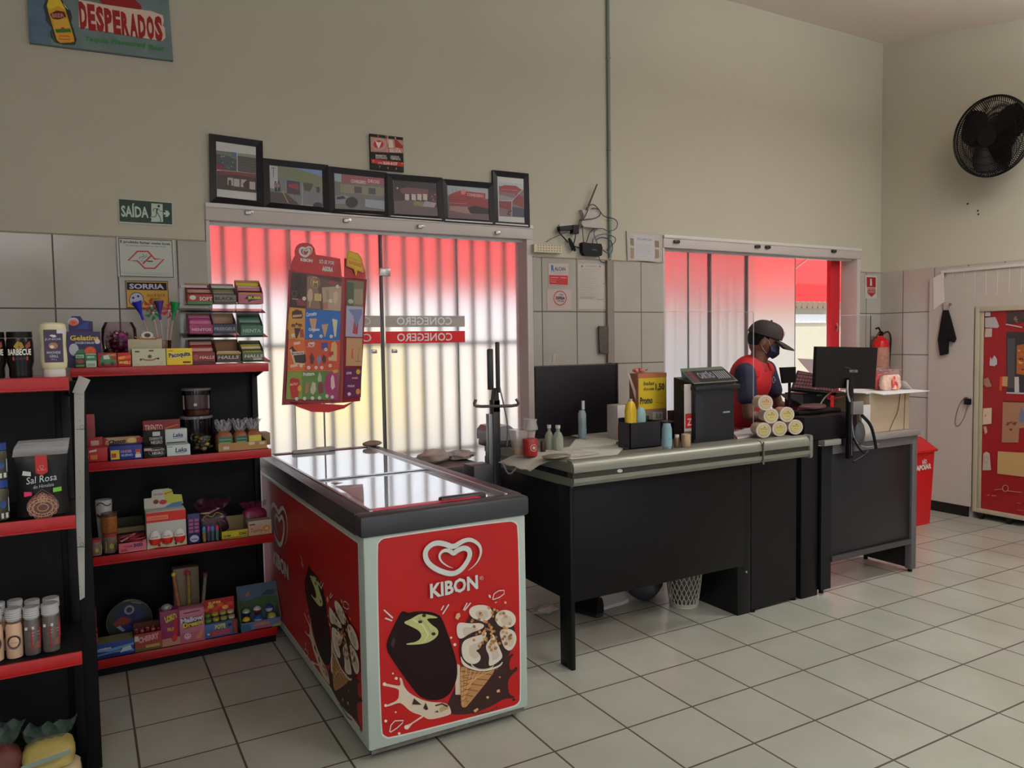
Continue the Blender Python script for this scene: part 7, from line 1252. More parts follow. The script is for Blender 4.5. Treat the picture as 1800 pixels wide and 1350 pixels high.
b = MB(); cc_ = Vector((px_+.005, py_-.03, 1.21)); b.tube([cc_-nr*.105+Vector((0, 0, .035)), cc_-nr*.115+Vector((0, 0, .01)), cc_-nr*.1, cc_, cc_+nr*.1, cc_+nr*.112+Vector((0, 0, .015)), cc_+nr*.098+Vector((0, 0, .035))], .008, M((90, 84, 86), .4, .5), smooth=1); b.build('crossbar', t)
b = MB(); b.tube([(px_+.02, py_-.025, 1.33), (px_+.045, py_-.03, 1.22), (px_+.07, py_-.03, 1.1), (px_+.06, py_-.03, 1.0)], .004, M((110, 108, 110), .4), smooth=2); b.build('cord', t)
b = MB(); b.box(px_-.145, py_-.06, .80, px_-.035, py_+.06, .92, M((60, 58, 62), .4), .004); b.build('junction_box', t)
t = thing('black_machine', 'small black machine with silver rounded top behind the left end of the counter', 'machine', (.53, .25, .977)); 
xm = W(866, 800, y=.16).x; zm = W(880, 775, y=.16).z; b = MB(); b.box(xm, .16, .977, xm+.14, .33, zm, PB_, .008); b.build('body', t)
b = MB(); b.prism([(xm-.004, .155, zm), (xm-.004, .155, zm+.05), (xm+.02, .155, zm+.075), (xm+.10, .155, zm+.08), (xm+.14, .155, zm+.05), (xm+.145, .155, zm)], (0, .18, 0), M((130, 126, 130), .3, .4)); b.build('silver_top', t)
b = MB(); b.tube([(xm, .2, 1.0), (.42, .12, .9), (.415, .05, .84), (.44, .0, .9)], .005, M((180, 176, 180), .4), smooth=2); b.build('cord', t)

# =================================================================== on the checkout counter (top z = .976)
ZC = .9765
def C(px, py, z=ZC): return W(px, py, z=z)
def paper(name, label, cat, pts, col, z=ZC, th=.002, crop=None, m=None):
    P = [(C(x, y, z)) for x, y in pts]; c = sum(P, Vector())/len(P); t = thing(name, label, cat, tuple(c)); b = MB(); b.prism(P, (0, 0, th), m or M(col, .6)); b.build('sheet', t); return t
t = thing('white_cloth', 'white cloth hanging over the left end of the counter under the red tin', 'cloth', tuple(C(945, 810)))
rows = []
for i in range(9):
    f = i/8; x = .30+.42*f
    zz = ZC+.003 if x > .47 else ZC+.003-(.47-x)**1.5*.6; rows.append([(x+.006*sin(j*2.1), -.36+.30*j/8+.012*sin(i), zz+.003*sin(i*1.3+j*1.9)) for j in range(9)])
b = MB(); b.sheet(rows, M((186, 184, 172), .8)); b.sheet([[(p[0], p[1], p[2]-.003) for p in r_] for r_ in rows], M((186, 184, 172), .8)); b.build('cloth', t, sharp=80)
paper('paper_sheet', 'large white sheet of paper lying on the counter before the gel bottle', 'paper', [(1012, 772), (1098, 768), (1096, 788), (1082, 803), (1046, 806), (1010, 812), (990, 800)], (206, 206, 196))
paper('paper_sheet', 'white papers near the foot of the black divider on the counter', 'paper', [(1004, 766), (1030, 762), (1108, 752), (1108, 760), (1098, 767), (1030, 773)], (196, 194, 186), z=ZC+.003)
lump('plastic_bag', 'flattened brownish plastic bag lying before the glass bottles on the counter', 'bag', tuple(C(978, 806)+Vector((0, 0, .011))), (.075, .05, .011), M((120, 112, 96), .3), 6, .1)
# red tin and sweets
def at(px, py, z=ZC): q = C(px, py, z); return q.x, q.y
def cylthing(name, label, cat, pxc, pyb, r, h, body, extra=None, group=None, part='body', n=20, prof=None):
    x, y = at(pxc, pyb); y += r*.6; t = thing(name, label, cat, (x, y, ZC), 0, group); b = MB(); b.lathe((x, y, ZC), prof(r, h) if prof else [(r*.95, .0005), (r, .004), (r, h*.97), (r*.95, h), (0, h)], body, n=n); b.build(part, t)
    if extra: extra(t, x, y, r, h)
    return t
def tin_x(t, x, y, r, h):
    A = Wrap((x, y, ZC), r); A.ring((0, h*.5), r*.45, r*.45, .003, (206, 170, 170)); A.ell((0, h*.5), r*.22, r*.22, (206, 170, 170)); A.line([(-r*.8, h*.9), (r*.8, h*.9)], .003, (206, 150, 140)); A.build('emblem', t)
cylthing('red_tin', 'small red tin with a pale round emblem at the left end of the counter', 'tin', 936, 802, .036, .085, M((150, 30, 32), .35), tin_x)
cylthing('sweets_bag', 'open clear bag of beige sweets leaning at the left of the red tin', 'sweet bag', 916, 800, .034, .10, M((170, 140, 116), .4, noise=.5, scale=70), lambda t, x, y, r, h: (lambda b: (b.lathe((x, y, ZC), [(r*1.05, .04), (r*1.5, h*1.1), (r*1.45, h*1.25)], M((196, 186, 180), .15, alpha=.5), n=14), b.build('clear_wrap', t)))(MB()), prof=lambda r, h: [(r*.6, 0), (r*.95, h*.4), (r*1.1, h*.75), (0, h*.8)])
x, y = at(937, 800); t = thing('crumpled_cup', 'crumpled clear plastic cup perched on top of the red tin', 'cup', (x, y+.02, ZC+.086)); b = MB(); b.lathe((x, y+.02, ZC+.0865), [(.02, 0), (.026, .03), (.038, .04), (.03, .075), (.034, .09)], M((196, 186, 184), .12, alpha=.5), n=12); b.build('cup', t)
cylthing('dark_round_pendant', 'small dark oval tin standing right beside the red tin', 'tin', 956, 795, .014, .055, M((60, 44, 36), .3, .3))
def cap_x(col, hc=.016, rc=.5): return lambda t, x, y, r, h: (lambda b: (b.cyl((x, y, ZC+h), (x, y, ZC+h+hc), r*rc, M(col, .3), n=14), b.build('cap', t)))(MB())
BP = lambda r, h: [(r*.9, 0), (r, .005), (r, h*.66), (r*.7, h*.8), (r*.4, h*.86), (r*.4, h), (0, h)]
GLZ = M((170, 176, 160), .12, alpha=.6)
cylthing('glass_bottle', 'small clear glass bottle, left of the pair behind the plastic bag', 'bottle', 968, 792, .021, .115, GLZ, cap_x((196, 196, 190)), 'small glass bottles on the counter', prof=BP)
cylthing('glass_bottle', 'small clear glass bottle with a pale label, right of the pair', 'bottle', 984, 793, .025, .115, GLZ, lambda t, x, y, r, h: (cap_x((196, 190, 180))(t, x, y, r, h), (lambda A: (A.rect((-r*.8, h*.1), (r*.8, h*.6), (176, 180, 150)), A.build('label', t)))(Wrap((x, y, ZC), r))), 'small glass bottles on the counter', prof=BP)
cylthing('gel_bottle', 'clear hand gel bottle with teal label and white flip cap before the divider', 'bottle', 1026, 771, .024, .165, M((176, 190, 196), .1, alpha=.65), lambda t, x, y, r, h: (cap_x((206, 206, 206), .05, .38)(t, x+.008, y, r, h), (lambda A: (A.rect((-r*.85, h*.1), (r*.85, h*.42), (60, 130, 146)), A.rect((-r*.7, h*.42), (r*.7, h*.72), (96, 110, 84)), A.line([(-r*.5, h*.3), (r*.5, h*.3)], .002, (196, 206, 206)), A.build('label', t)))(Wrap((x, y, ZC), r))), prof=lambda r, h: [(r*.9, 0), (r, .006), (r*.95, h*.4), (r, h*.85), (r*.7, h*.97), (0, h)])
# black divider
Yp = .345; P = [W(x, y, y=Yp) for x, y in ((941, 645), (1085, 639), (1086, 760), (942, 775))]
t = thing('divider_panel', 'large black divider panel standing behind the counter, before the tiled wall', 'divider', (P[0].x+.3, Yp, .977)); b = MB(); b.box(P[0].x, Yp, .977, P[1].x, Yp+.018, P[0].z, M((20, 17, 21), .45), .003); b.build('panel', t)
b = MB(); b.box(P[1].x-.006, Yp-.004, .98, P[1].x+.004, Yp+.02, P[1].z+.004, M((60, 36, 34), .4)); b.build('edge_strip', t)
# red/white carton, price card box with flower
def cbox(name, label, cat, px0, px1, pyt, pyb, Y, d, col, paint=None, z=ZC, group=None, part='box'):
    x0 = W(px0, pyb, y=Y).x; x1 = W(px1, pyb, y=Y).x; zt = W((px0+px1)/2, pyt, y=Y).z; t = thing(name, label, cat, ((x0+x1)/2, Y, z), 0, group); b = MB(); b.box(x0, Y, z, x1, Y+d, zt, M(col, .5), .002); b.build(part, t)
    if paint: A = FArt((x0, Y, z), (1, 0, 0), (0, 0, 1), x1-x0, zt-z); paint(A); A.build('print', t)
    return t, x0, x1, zt
cbox('red_white_carton', 'white and red carton right of the black divider panel', 'carton', 1086, 1112, 712, 757, .03, .1, (190, 180, 176), lambda A: (A.poly([(0, 0), (.8, .1), (.6, .6), (0, .45)], (160, 30, 34)), A.rect((.55, .3), (.75, .95), (120, 40, 44))))
t, x0, x1, zt = cbox('price_card_box', 'cardboard box with a yellow handwritten price card, behind the black organiser', 'box', 1122, 1172, 656, 745, .0, .08, (150, 96, 70), lambda A: (A.rect((.0, .0), (1, .42), (126, 110, 96)), A.rect((0, .94), (1, 1), (170, 100, 66)), A.rect((.02, .45), (.97, .93), (206, 176, 40)), A.T('balas', .18, .55, .82, .06, (60, 50, 40), shear=.3), A.T('1,50', .6, .92, .74, .1, (60, 50, 40), bold=.04), A.T('doces', .18, .55, .74, .05, (60, 50, 40)), A.T('Promo', .06, .5, .54, .1, (50, 60, 40), bold=.05), A.line([(.6, .55), (.9, .52)], .002, (60, 60, 40)), A.rect((.5, .28), (.85, .4), (170, 170, 166)), A.T('3,0', .6, .8, .3, .07, (90, 90, 90))))
q = Vector((x0+.03, .04, zt)); t = thing('fabric_flower', 'pink fabric flower lying on top of the price card box', 'flower', tuple(q))
for k in range(7): a = k*.9; b = MB(); b.ell(q+Vector((.022*cos(a)+.01, .016*sin(a), .014+.004*(k % 2))), (.018, .012, .012), M([(206, 120, 100), (190, 96, 84)][k % 2], .7), nu=10, nv=6, rot=Matrix.Rotation(a, 3, 'Z')); b.build('petal', t)
b = MB(); b.tube([q+Vector((.04, 0, .01)), q+Vector((.07, 0, .02))], .003, M((80, 90, 40), .6)); b.build('stem', t)
# black organiser with bottles inside
x0, y0 = at(1108, 790); x1, _ = at(1166, 785); OB = M((26, 24, 30), .4); yb_ = y0
t = thing('desk_organiser', 'black desk organiser box with a flat wedge base, holding a yellow bottle', 'organiser', ((x0+x1)/2, yb_+.05, ZC))
b = MB(); zt = W(1135, 742, y=yb_).z
b.box(x0, yb_, ZC+.001, x1, yb_+.004, zt, OB); b.box(x0, yb_+.096, ZC+.001, x1, yb_+.1, zt+.02, OB); b.box(x0, yb_, ZC+.001, x0+.004, yb_+.1, zt, OB); b.box(x1-.004, yb_, ZC+.001, x1, yb_+.1, zt, OB); b.box(x0, yb_, ZC+.001, x1, yb_+.1, ZC+.005, OB); b.build('box', t)
b = MB(); b.prism([C(1083, 781)+Vector((0, 0, .001)), C(1115, 771)+Vector((0, 0, .001)), C(1112, 789)+Vector((0, 0, .001)), C(1100, 791)+Vector((0, 0, .001))], (0, 0, .012), OB); b.build('wedge_base', t)
def inbox(name, label, cx, col, r, zt_, capc=None):
    t = thing(name, label, 'bottle', (cx, yb_+.05, ZC+.006)); b = MB(); h = zt_-ZC-.006; b.lathe((cx, yb_+.05, ZC+.006), [(r, 0), (r, h*.8), (r*.8, h*.94), (r*.4, h), (0, h)], M(col, .35), n=20, sy=.7); b.build('bottle', t)
    if capc: b = MB(); b.cyl((cx, yb_+.05, zt_), (cx, yb_+.05, zt_+.012), r*.3, M(capc, .4)); b.build('cap', t)
inbox('yellow_bottle', 'yellow bottle standing in the black organiser', x0+.042, (196, 160, 20), .034, W(1126, 706, y=yb_).z, (170, 160, 150)); inbox('pale_blue_bottle', 'pale blue translucent bottle beside the yellow one in the organiser', x0+.108, (130, 160, 160), .03, W(1152, 716, y=yb_).z)
# gel and small jars
cylthing('sanitiser_bottle', 'teal labelled sanitiser bottle right of the black organiser, cap down', 'bottle', 1176, 792, .026, .135, M((150, 180, 190), .15, alpha=.75), lambda t, x, y, r, h: (lambda A: (A.rect((-r*1.2, h*.18), (r*1.2, h*.75), (30, 130, 150)), A.text('GEL', (-r*.5, h*.5), (r*.5, h*.5), .018, (120, 196, 206)), A.line([(-r*.7, h*.35), (r*.7, h*.35)], .003, (120, 196, 206)), A.build('label', t)))(Wrap((x, y, ZC), r)), prof=lambda r, h: [(r*.8, 0), (r*.85, h*.12), (r, h*.16), (r*.98, h*.8), (r*.7, h), (0, h*1.0)])
cylthing('small_jar', 'tiny brown jar with white lid beside the sanitiser bottle', 'jar', 1192, 786, .015, .05, M((120, 90, 66), .3), lambda t, x, y, r, h: (lambda b: (b.cyl((x, y, ZC+h), (x, y, ZC+h+.014), r*.8, M((206, 200, 190), .4)), b.build('lid', t)))(MB()))
cylthing('small_pot', 'small beige pot with a blue label near the black printer', 'jar', 1209, 787, .024, .07, M((170, 140, 110), .4), lambda t, x, y, r, h: (lambda A: (A.rect((-r, h*.5), (r*1.2, h*.95), (90, 130, 150)), A.build('label', t)))(Wrap((x, y, ZC), r)))
t = thing('metal_tray', 'thin metal tray on dark legs standing behind the small jars', 'tray', tuple(C(1200, 760))); Yt = -.12; P = [W(x, y, y=Yt) for x, y in ((1174, 732), (1232, 738))]
b = MB(); b.box(P[0].x, Yt, P[1].z, P[1].x, Yt+.08, P[1].z+.006, M((150, 150, 156), .3, .6)); b.build('tray', t)
b = MB(); b.box(P[0].x+.02, Yt+.02, ZC, P[0].x+.07, Yt+.08, P[1].z, M((36, 24, 26), .4)); b.build('stand', t)
cbox('brown_card_box', 'small dark brown box standing on the metal tray', 'box', 1183, 1200, 722, 733, Yt+.02, .05, (56, 34, 34), None, z=P[1].z+.0065)
# black printer-like machine with price signs
x0, y0 = at(1222, 783); x1, _ = at(1292, 774); y0 = -.30; x0 = W(1220, 780, y=y0).x; x1 = W(1290, 770, y=y0).x; zt = W(1255, 673, y=y0).z
t = thing('label_printer', 'tall black counter machine with price strip signs on its sloping top', 'machine', ((x0+x1)/2, y0, ZC)); BM = M((24, 23, 28), .38)
b = MB(); b.prism([(x0, y0, ZC+.001), (x0, y0, zt), (x0, y0+.16, zt+.03), (x0, y0+.16, ZC+.001)], (x1-x0, 0, 0), BM); b.build('body', t)
b = MB(); b.prism([(x0-.0, y0-.002, ZC+.02), (x0+.05, y0-.002, ZC+.02), (x0+.055, y0-.002, zt-.1), (x0+.04, y0-.002, zt-.06), (x0, y0-.002, zt-.055)], (0, -.012, 0), M((34, 34, 42), .35)); b.build('front_relief', t)
b = MB(); b.box(x0-.005, y0-.02, zt-.035, x1+.03, y0+.1, zt-.012, BM, .004); b.build('output_lip', t)
q = W(1190/5+1080, 525/5+620, y=y0-.004); q = W(1275, 725, y=y0-.004); b = MB(); b.box(q.x-.02, y0-.008, q.z-.002, q.x+.03, y0-.001, q.z+.006, M((176, 176, 180), .3, .5)); b.build('slot_handle', t)
b = MB(); Ptop = [Vector((x0-.01, y0-.01, zt+.0)), Vector((x1+.02, y0-.01, zt+.004)), Vector((x1-.0, y0+.08, zt+.075)), Vector((x0-.02, y0+.08, zt+.07))]; b.prism(Ptop, (0, .006, .006), M((70, 90, 66), .4)); b.build('sign_board', t)
A = FArt(Ptop[0]+Vector((0, -.001, .001)), Ptop[1]-Ptop[0], Ptop[3]-Ptop[0], (Ptop[1]-Ptop[0]).length, (Ptop[3]-Ptop[0]).length); A.rect((.02, .06), (.97, .9), (26, 20, 26)); A.rect((.03, .06), (.18, .9), (70, 20, 26)); A.T('CARTÃO', .25, .6, .35, .4, (110, 110, 120), bold=.05); [A.rect((.64+.05*k, .25), (.66+.05*k, .8), (150, 150, 156)) for k in range(6)]; A.line([(.0, .02), (1, .02)], .003, (120, 150, 110)); A.build('sign_print', t)
b = MB(); Pb_ = [W(x, y, y=y0+.12) for x, y in ((1197, 648), (1268, 644), (1288, 668), (1200, 668))]; b.prism(Pb_, (0, .004, 0), M((96, 110, 106), .3)); b.build('rear_board', t)
t2, xa, xb, _z = cbox('promo_card', 'white and red promotional card standing left of the black machine', 'card', 1203, 1219, 675, 733, y0+.02, .004, (186, 176, 170), lambda A: (A.rect((.1, .25), (.95, .5), (176, 30, 34)), A.T('Z', .3, .8, .3, .12, (206, 180, 176)), A.rect((0, 0), (1, .2), (84, 80, 76))), z=ZC)
t3 = paper('paper_stack', 'stack of white and pink papers between the machine and the sweet tubs', 'paper', [(1288, 762), (1330, 750), (1332, 766), (1296, 772)], (186, 176, 180), th=.008)
# clear tubs of sweets stacked on their sides
fdir = Vector((-.49, -.87, 0)).normalized(); CL = M((206, 190, 176), .3, noise=.06)
def tubside(label, px, py, r, Yc, col, z=None):
    q = W(px, py, y=Yc); t = thing('sweet_tub', label, 'sweet tub', tuple(q), 0, 'sweet tubs stacked at the end of the counter'); b = MB(); ax = Vector((-.42, -.9, 0)).normalized(); L_ = .09
    p0 = q; p1 = q-ax*L_; b.cyl(p0, p1, r*.93, M(col, .3, noise=.5, scale=90), r1=r*.84, n=20); b.build('tub', t); b = MB(); b.cyl(p0+ax*.012, p0, r, CL, n=22); b.build('lid', t)
    A = Art(p0+ax*.0125, ax.cross(Vector((0, 0, 1)))*-1, (0, 0, 1), ax); A.ring((0, 0), r*.72, r*.72, .0022, (150, 130, 60)); A.ell((0, 0), r*.62, r*.62, (196, 184, 120)); A.text('DOCE', (-r*.45, r*.05), (r*.45, r*.05), r*.22, (130, 90, 50), bold=.02); A.line([(-r*.3, -r*.2), (r*.35, -r*.2)], .002, (150, 110, 60)); A.ell((r*.1, r*.35), r*.12, r*.08, (150, 60, 50), 8); A.build('lid_print', t); return t
r_ = .043; Yq = -.36; tp = [(196, 170, 130), (190, 150, 120), (206, 186, 150)]
base_z = ZC+r_+.001; q0 = W(1341, 752, y=Yq); bx = W(1340, 752, y=Yq).x
pos = [(bx+i*.081, base_z) for i in range(3)] + [(bx+.04+i*.081, base_z+.0665) for i in range(2)] + [(bx+.0, base_z+.133)]
names = ['bottom row left of the stacked sweet tubs', 'bottom row middle of the stacked sweet tubs', 'bottom row right of the stacked sweet tubs', 'second row left of the stacked sweet tubs', 'second row right of the stacked sweet tubs', 'topmost of the stacked sweet tubs, yellow print facing out']
pos = [(W(1341, 750, y=Yq).x, base_z), (W(1369, 750, y=Yq).x, base_z), (W(1397, 750, y=Yq).x, base_z), (W(1354, 722, y=Yq).x, base_z+.077), (W(1382, 722, y=Yq).x, base_z+.077), (W(1342, 691, y=Yq).x+.01, base_z+.153)]
for i, (x, z) in enumerate(pos):
    p = Vector((x, Yq, z)); t = None; col = tp[i % 3]; t = thing('sweet_tub', names[i], 'sweet tub', tuple(p), 0, 'sweet tubs stacked at the end of the counter'); ax = Vector((-.42, -.9, 0)).normalized(); b = MB(); b.cyl(p, p-ax*.09, r_*.93, M(col, .3, noise=.5, scale=90), r1=r_*.84, n=20); b.build('tub', t)
    b = MB(); b.cyl(p+ax*.012, p, r_, CL, n=22); b.build('lid', t)
    A = Art(p+ax*.0125, ax.cross(Vector((0, 0, 1)))*-1, (0, 0, 1), ax); A.ring((0, 0), r_*.72, r_*.72, .0022, (150, 130, 60)); A.ell((0, 0), r_*.62, r_*.62, (200, 186, 110) if i != 5 else (206, 176, 130)); A.text('DOCE', (-r_*.45, r_*.05), (r_*.45, r_*.05), r_*.22, (120, 80, 50), bold=.02); A.line([(-r_*.3, -r_*.2), (r_*.35, -r_*.2)], .002, (150, 110, 60)); A.ell((r_*.1, r_*.38), r_*.12, r_*.08, (150, 60, 50), 8); A.build('lid_print', t)
# acrylic shields
SH = MG((252, 252, 252), .02, a=.12); SE = M((200, 210, 210), .15, alpha=.6)
def shield(label, px0, px1, pyt, Y, zb, dark=False):
    x0 = W(px0, pyt, y=Y).x; x1 = W(px1, pyt, y=Y).x; zt = W(px1, pyt, y=Y).z; t = thing('acrylic_shield', label, 'shield', ((x0+x1)/2, Y, zb), 0, 'clear counter shields'); b = MB(); b.box(x0, Y, zb, x1, Y+.003, zt, SH); b.build('sheet', t)
    e = MB(); e.box(x1-.002, Y-.0005, zb, x1+.001, Y+.0035, zt, M((20, 20, 22), .4) if dark else SE); e.box(x0, Y-.0005, zt-.002, x1, Y+.0035, zt, SE); e.build('polished_edge', t)
    for xx in (x0+.05, x1-.05): f_ = MB(); f_.box(xx-.02, Y-.02, zb-.0005, xx+.02, Y+.025, zb+.008, M((150, 150, 150), .3), .002); f_.build('foot_clip', t)
shield('large clear acrylic shield standing on the counter before the cashier', 1165, 1325, 548, -.03, ZC)
shield('clear acrylic shield on the second counter, left of the extinguisher', 1477, 1531, 554, -.0, .929, True)
# sheet of folded clear plastic by the divider
t = thing('plastic_sleeve', 'pointed clear plastic sleeve standing behind the yellow bottle', 'plastic sleeve', tuple(C(1112, 752))); P = [W(x, y, y=.02) for x, y in ((1101, 649), (1106, 655), (1124, 706), (1120, 712))]; b = MB(); b.prism(P, (0, .003, 0), M((206, 196, 190), .15, alpha=.5)); b.build('sleeve', t)

# =================================================================== register counter goods
ZR = .929
t = thing('register_cabinet', 'black register cabinet with rounded front edge between the two counters', 'cabinet', (2.36, -.2, ZR)); KB = M((16, 14, 17), .4)
b = MB(); b.box(2.125, -.385, ZR, 2.60, -.12, 1.075, KB, .02); b.build('drawer_case', t)
b = MB(); b.box(2.13, -.36, .0, 2.275, .0, ZR-.001, KB, .004); b.build('side_case', t)
b = MB(); b.box(2.18, -.3, 1.075, 2.56, -.13, 1.10, M((26, 22, 24), .35), .01); b.build('lid', t)
lump('baseball_cap', 'folded dark cap with a reddish top lying on the black register cabinet', 'cap', (2.33, -.27, 1.118), (.10, .06, .018), M((120, 84, 80), .7), 8, .12)
t = thing('register_monitor', 'black flat monitor seen from behind on a pole at the register', 'monitor', (2.63, -.33, ZR)); Ym = -.405
P = [W(x, y, y=Ym) for x, y in ((1436, 609), (1543, 611), (1538, 684), (1433, 681))]
b = MB(); b.prism(P, (0, .022, 0), M((20, 18, 19), .35)); o = b.build('screen_back', t); mo = o.modifiers.new('soft', 'BEVEL'); mo.width = .006; mo.segments = 2
c_ = sum(P, Vector())/4
A = Art((0, Ym-.0005, 0), (1, 0, 0), (0, 0, 1)).crop(1380, 560, 5.193); A.poly([(588, 468), (662, 468), (662, 492), (588, 490)], (110, 104, 104)); A.line([(545, 440), (600, 458)], .0016, (120, 116, 116)); A.text('LG', (610, 486), (640, 486), 14, (30, 28, 28), bold=.05); A.build('rating_plate', t)
q = W(1494, 690, y=Ym-.02); b = MB(); b.box(q.x-.018, Ym-.03, ZR-.12, q.x+.022, Ym-.004, c_.z-.06, KB, .004); b.build('pole', t)
b = MB(); b.box(q.x+.004, Ym-.032, ZR-.1, q.x+.008, Ym-.03, 1.17, M((150, 146, 146), .3, .6)); b.build('pole_edge', t)
b = MB(); b.box(q.x-.04, Ym-.012, ZR-.04, q.x+.04, Ym+.02, ZR+.006, KB, .003); b.build('pole_plate', t)
b = MB(); b.tube([W(1490, 668, y=Ym-.02), W(1489, 690, y=Ym-.03), W(1494, 706, y=Ym-.03)], .006, M((176, 170, 170), .4), smooth=1); b.build('clip', t)
def wires(label, pts, r, col, Y=-.45, grp='register cables'):
    t = thing('cable', label, 'cable', tuple(W(*pts[0], y=Y)), 0, grp); b = MB(); b.tube([W(x, y, y=Y) for x, y in pts], r, M(col, .5), smooth=3); b.build('wire', t)
wires('red cable looping left of the monitor pole at the register', [(1484, 690), (1465, 686), (1452, 700), (1462, 702), (1482, 697)], .0045, (176, 40, 48), -.3)
wires('pale cable arching from the black register cabinet up to the red one', [(1440, 715), (1448, 700), (1462, 688), (1484, 690)], .004, (170, 160, 160), -.29)
wires('thick black cable hanging in a loop below the register monitor', [(1500, 770), (1510, 790), (1525, 800), (1528, 790), (1520, 800), (1500, 812)], .006, (18, 16, 18))
wires('black strap hanging from the cable bundle beside the second counter front', [(1515, 730), (1530, 745), (1536, 765), (1540, 788)], .010, (22, 22, 22), -.46)
wires('thin white cable curling under the register monitor pole', [(1498, 745), (1502, 775), (1515, 785), (1530, 786), (1545, 780)], .003, (140, 136, 136))
lump('cable_bundle', 'dark grey helmet shaped bundle of bagged cables hanging at the register pole', 'cable bundle', tuple(W(1511, 762, y=-.445)), (.045, .02, .075), M((60, 62, 62), .3, noise=.5, scale=30), 12, .12)
t, xa, xb, zt_ = cbox('power_supply', 'small grey power supply block hanging above the bagged cables', 'power supply', 1500, 1518, 706, 728, -.455, .02, (110, 106, 106), None, z=W(1509, 728, y=-.455).z)
# small printers behind
t, xa, xb, zt_ = cbox('receipt_printer', 'black receipt printer with a white round mark behind the register cabinet', 'printer', 1410, 1460, 690, 715, -.04, .14, (34, 34, 40), lambda A: (A.ell((.42, .62), .1, .1, (176, 170, 170), 10), A.rect((.5, .9), (.7, .95), (80, 150, 90))), z=ZR+.0)
t = thing('keyboard', 'black keyboard with reddish key edges tilted on the receipt printer', 'keyboard', tuple(W(1430, 675, y=-.0))); P = [W(x, y, y=Y_) for x, y, Y_ in ((1391, 684, -.1), (1470, 692, -.1), (1476, 664, .02), (1402, 651, .02))]
b = MB(); b.prism(P, (0, .01, -.014), M((26, 20, 22), .4)); b.build('case', t)
U_ = (P[1]-P[0]); V_ = (P[3]-P[0]); 
b = MB()
for i in range(15):
    for j in range(5):
        o_ = P[0]+U_*(.03+.063*i)+V_*(.08+.175*j); n_ = U_.cross(V_).normalized()*.004; b.prism([o_+n_*.2, o_+U_*.052+n_*.2, o_+U_*.052+V_*.14+n_*.2, o_+V_*.14+n_*.2], n_, M((84, 40, 46), .4))
tag(b.build('keys', t), kind='stuff')
t = thing('customer_display', 'small black customer display on a thin stand in front of the cashier', 'display', tuple(W(1388, 690, y=-.2)))
P = [W(x, y, y=-.2) for x, y in ((1374, 646), (1399, 645), (1399, 672), (1378, 674))]; b = MB(); b.prism(P, (0, .02, 0), M((22, 20, 22), .35)); b.build('screen', t); q = W(1388, 673, y=-.19); b = MB(); b.box(q.x-.006, -.195, 1.1, q.x+.006, -.183, q.z+.01, KB); b.box(q.x-.03, -.22, 1.1, q.x+.03, -.16, 1.108, KB); b.build('stand', t)
t = thing('receipt_paper', 'greyish pink sheet of paper propped behind the left edge of the monitor', 'paper', tuple(W(1425, 650, y=-.0))); P = [W(x, y, y=-.0) for x, y in ((1402, 630), (1442, 632), (1442, 662), (1424, 655), (1412, 642))]; b = MB(); b.prism(P, (0, .002, 0), M((170, 150, 152), .6)); b.build('sheet', t)
t = thing('steel_bracket', 'grey steel bracket plate sticking out left of the receipt printer', 'bracket', tuple(W(1400, 700, y=-.03))); P = [W(x, y, y=-.05) for x, y in ((1380, 692), (1412, 694), (1412, 712), (1392, 702))]; b = MB(); b.prism(P, (0, .05, 0), M((84, 86, 92), .35, .4)); b.build('plate', t)
# cardboard crate with white tray and sweet packs
t, xa, xb, zt_ = cbox('cardboard_crate', 'beige cardboard crate standing at the right end of the second counter', 'cardboard box', 1528, 1598, 690, 752, -.33, .26, (186, 164, 138), None, z=ZR)
b = MB(); b.prism([(xb-.06, -.331, ZR+.0), (xb-.05, -.331, zt_), (xb-.044, -.331, zt_), (xb-.053, -.331, ZR)], (0, -.001, 0), M((120, 100, 84), .6)); b.build('corner_crease', t)
b = MB(); b.tube([Vector((xa+.3, -.335, zt_)), Vector((xa+.28, -.336, ZR+.12)), Vector((xa+.22, -.336, ZR+.05)), Vector((xa+.19, -.336, ZR+.0))], .002, M((96, 70, 54), .6), smooth=2); b.build('loose_strap', t)
t = thing('white_flap_tray', 'white corrugated cardboard tray with spread flaps on top of the beige crate', 'tray', ((xa+xb)/2, -.2, zt_)); z_ = zt_+.001
WC = M((206, 202, 200), .6); xx0 = xa-.05; b = MB(); b.box(xx0+.0, -.34, z_, xb+.03, -.06, z_+.006, WC); b.prism([(xx0+.05, -.34, z_+.006), (xb+.03, -.34, z_+.006), (xb+.06, -.43, z_+.0), (xx0+.06, -.42, z_-.004)], (0, 0, .003), WC); b.prism([(xb+.03, -.33, z_+.006), (xb+.03, -.07, z_+.006), (xb+.00, -.05, z_+.09), (xb-.0, -.3, z_+.06)], (.003, 0, 0), WC); b.build('tray', t)
for k, (pa, pb2, c_, lb) in enumerate([(1538, 1560, (200, 90, 92), 'red and white sweet pack, left of the two on the white tray'), (1548, 1580, (216, 176, 160), 'orange and pink clear sweet pack, right of the two on the white tray')]):
    Yk = -.2-.06*k; x0 = W(pa, 690, y=Yk).x; x1 = W(pb2, 690, y=Yk).x; t = bag('sweet_pack', lb, 'sweet pack', (x0+x1)/2, Yk-.03, z_+.0065, x1-x0, .06, .15-.01*k, M(c_, .4, noise=.5, scale=60), M((206, 170, 160), .3, alpha=.7), 'sweet packs on the white tray', 30+k, .3, bulge=.15)
    A = Art(((x0+x1)/2, Yk-.036, z_+.02), (1, 0, 0), (0, 0, 1)); [A.ell((random.uniform(-.025, .025), random.uniform(0, .08)), .012, .016, [(206, 60, 60), (226, 120, 60), (190, 60, 90), (226, 200, 190)][i % 4], 8) for i in range(9)]; A.build('print', t)
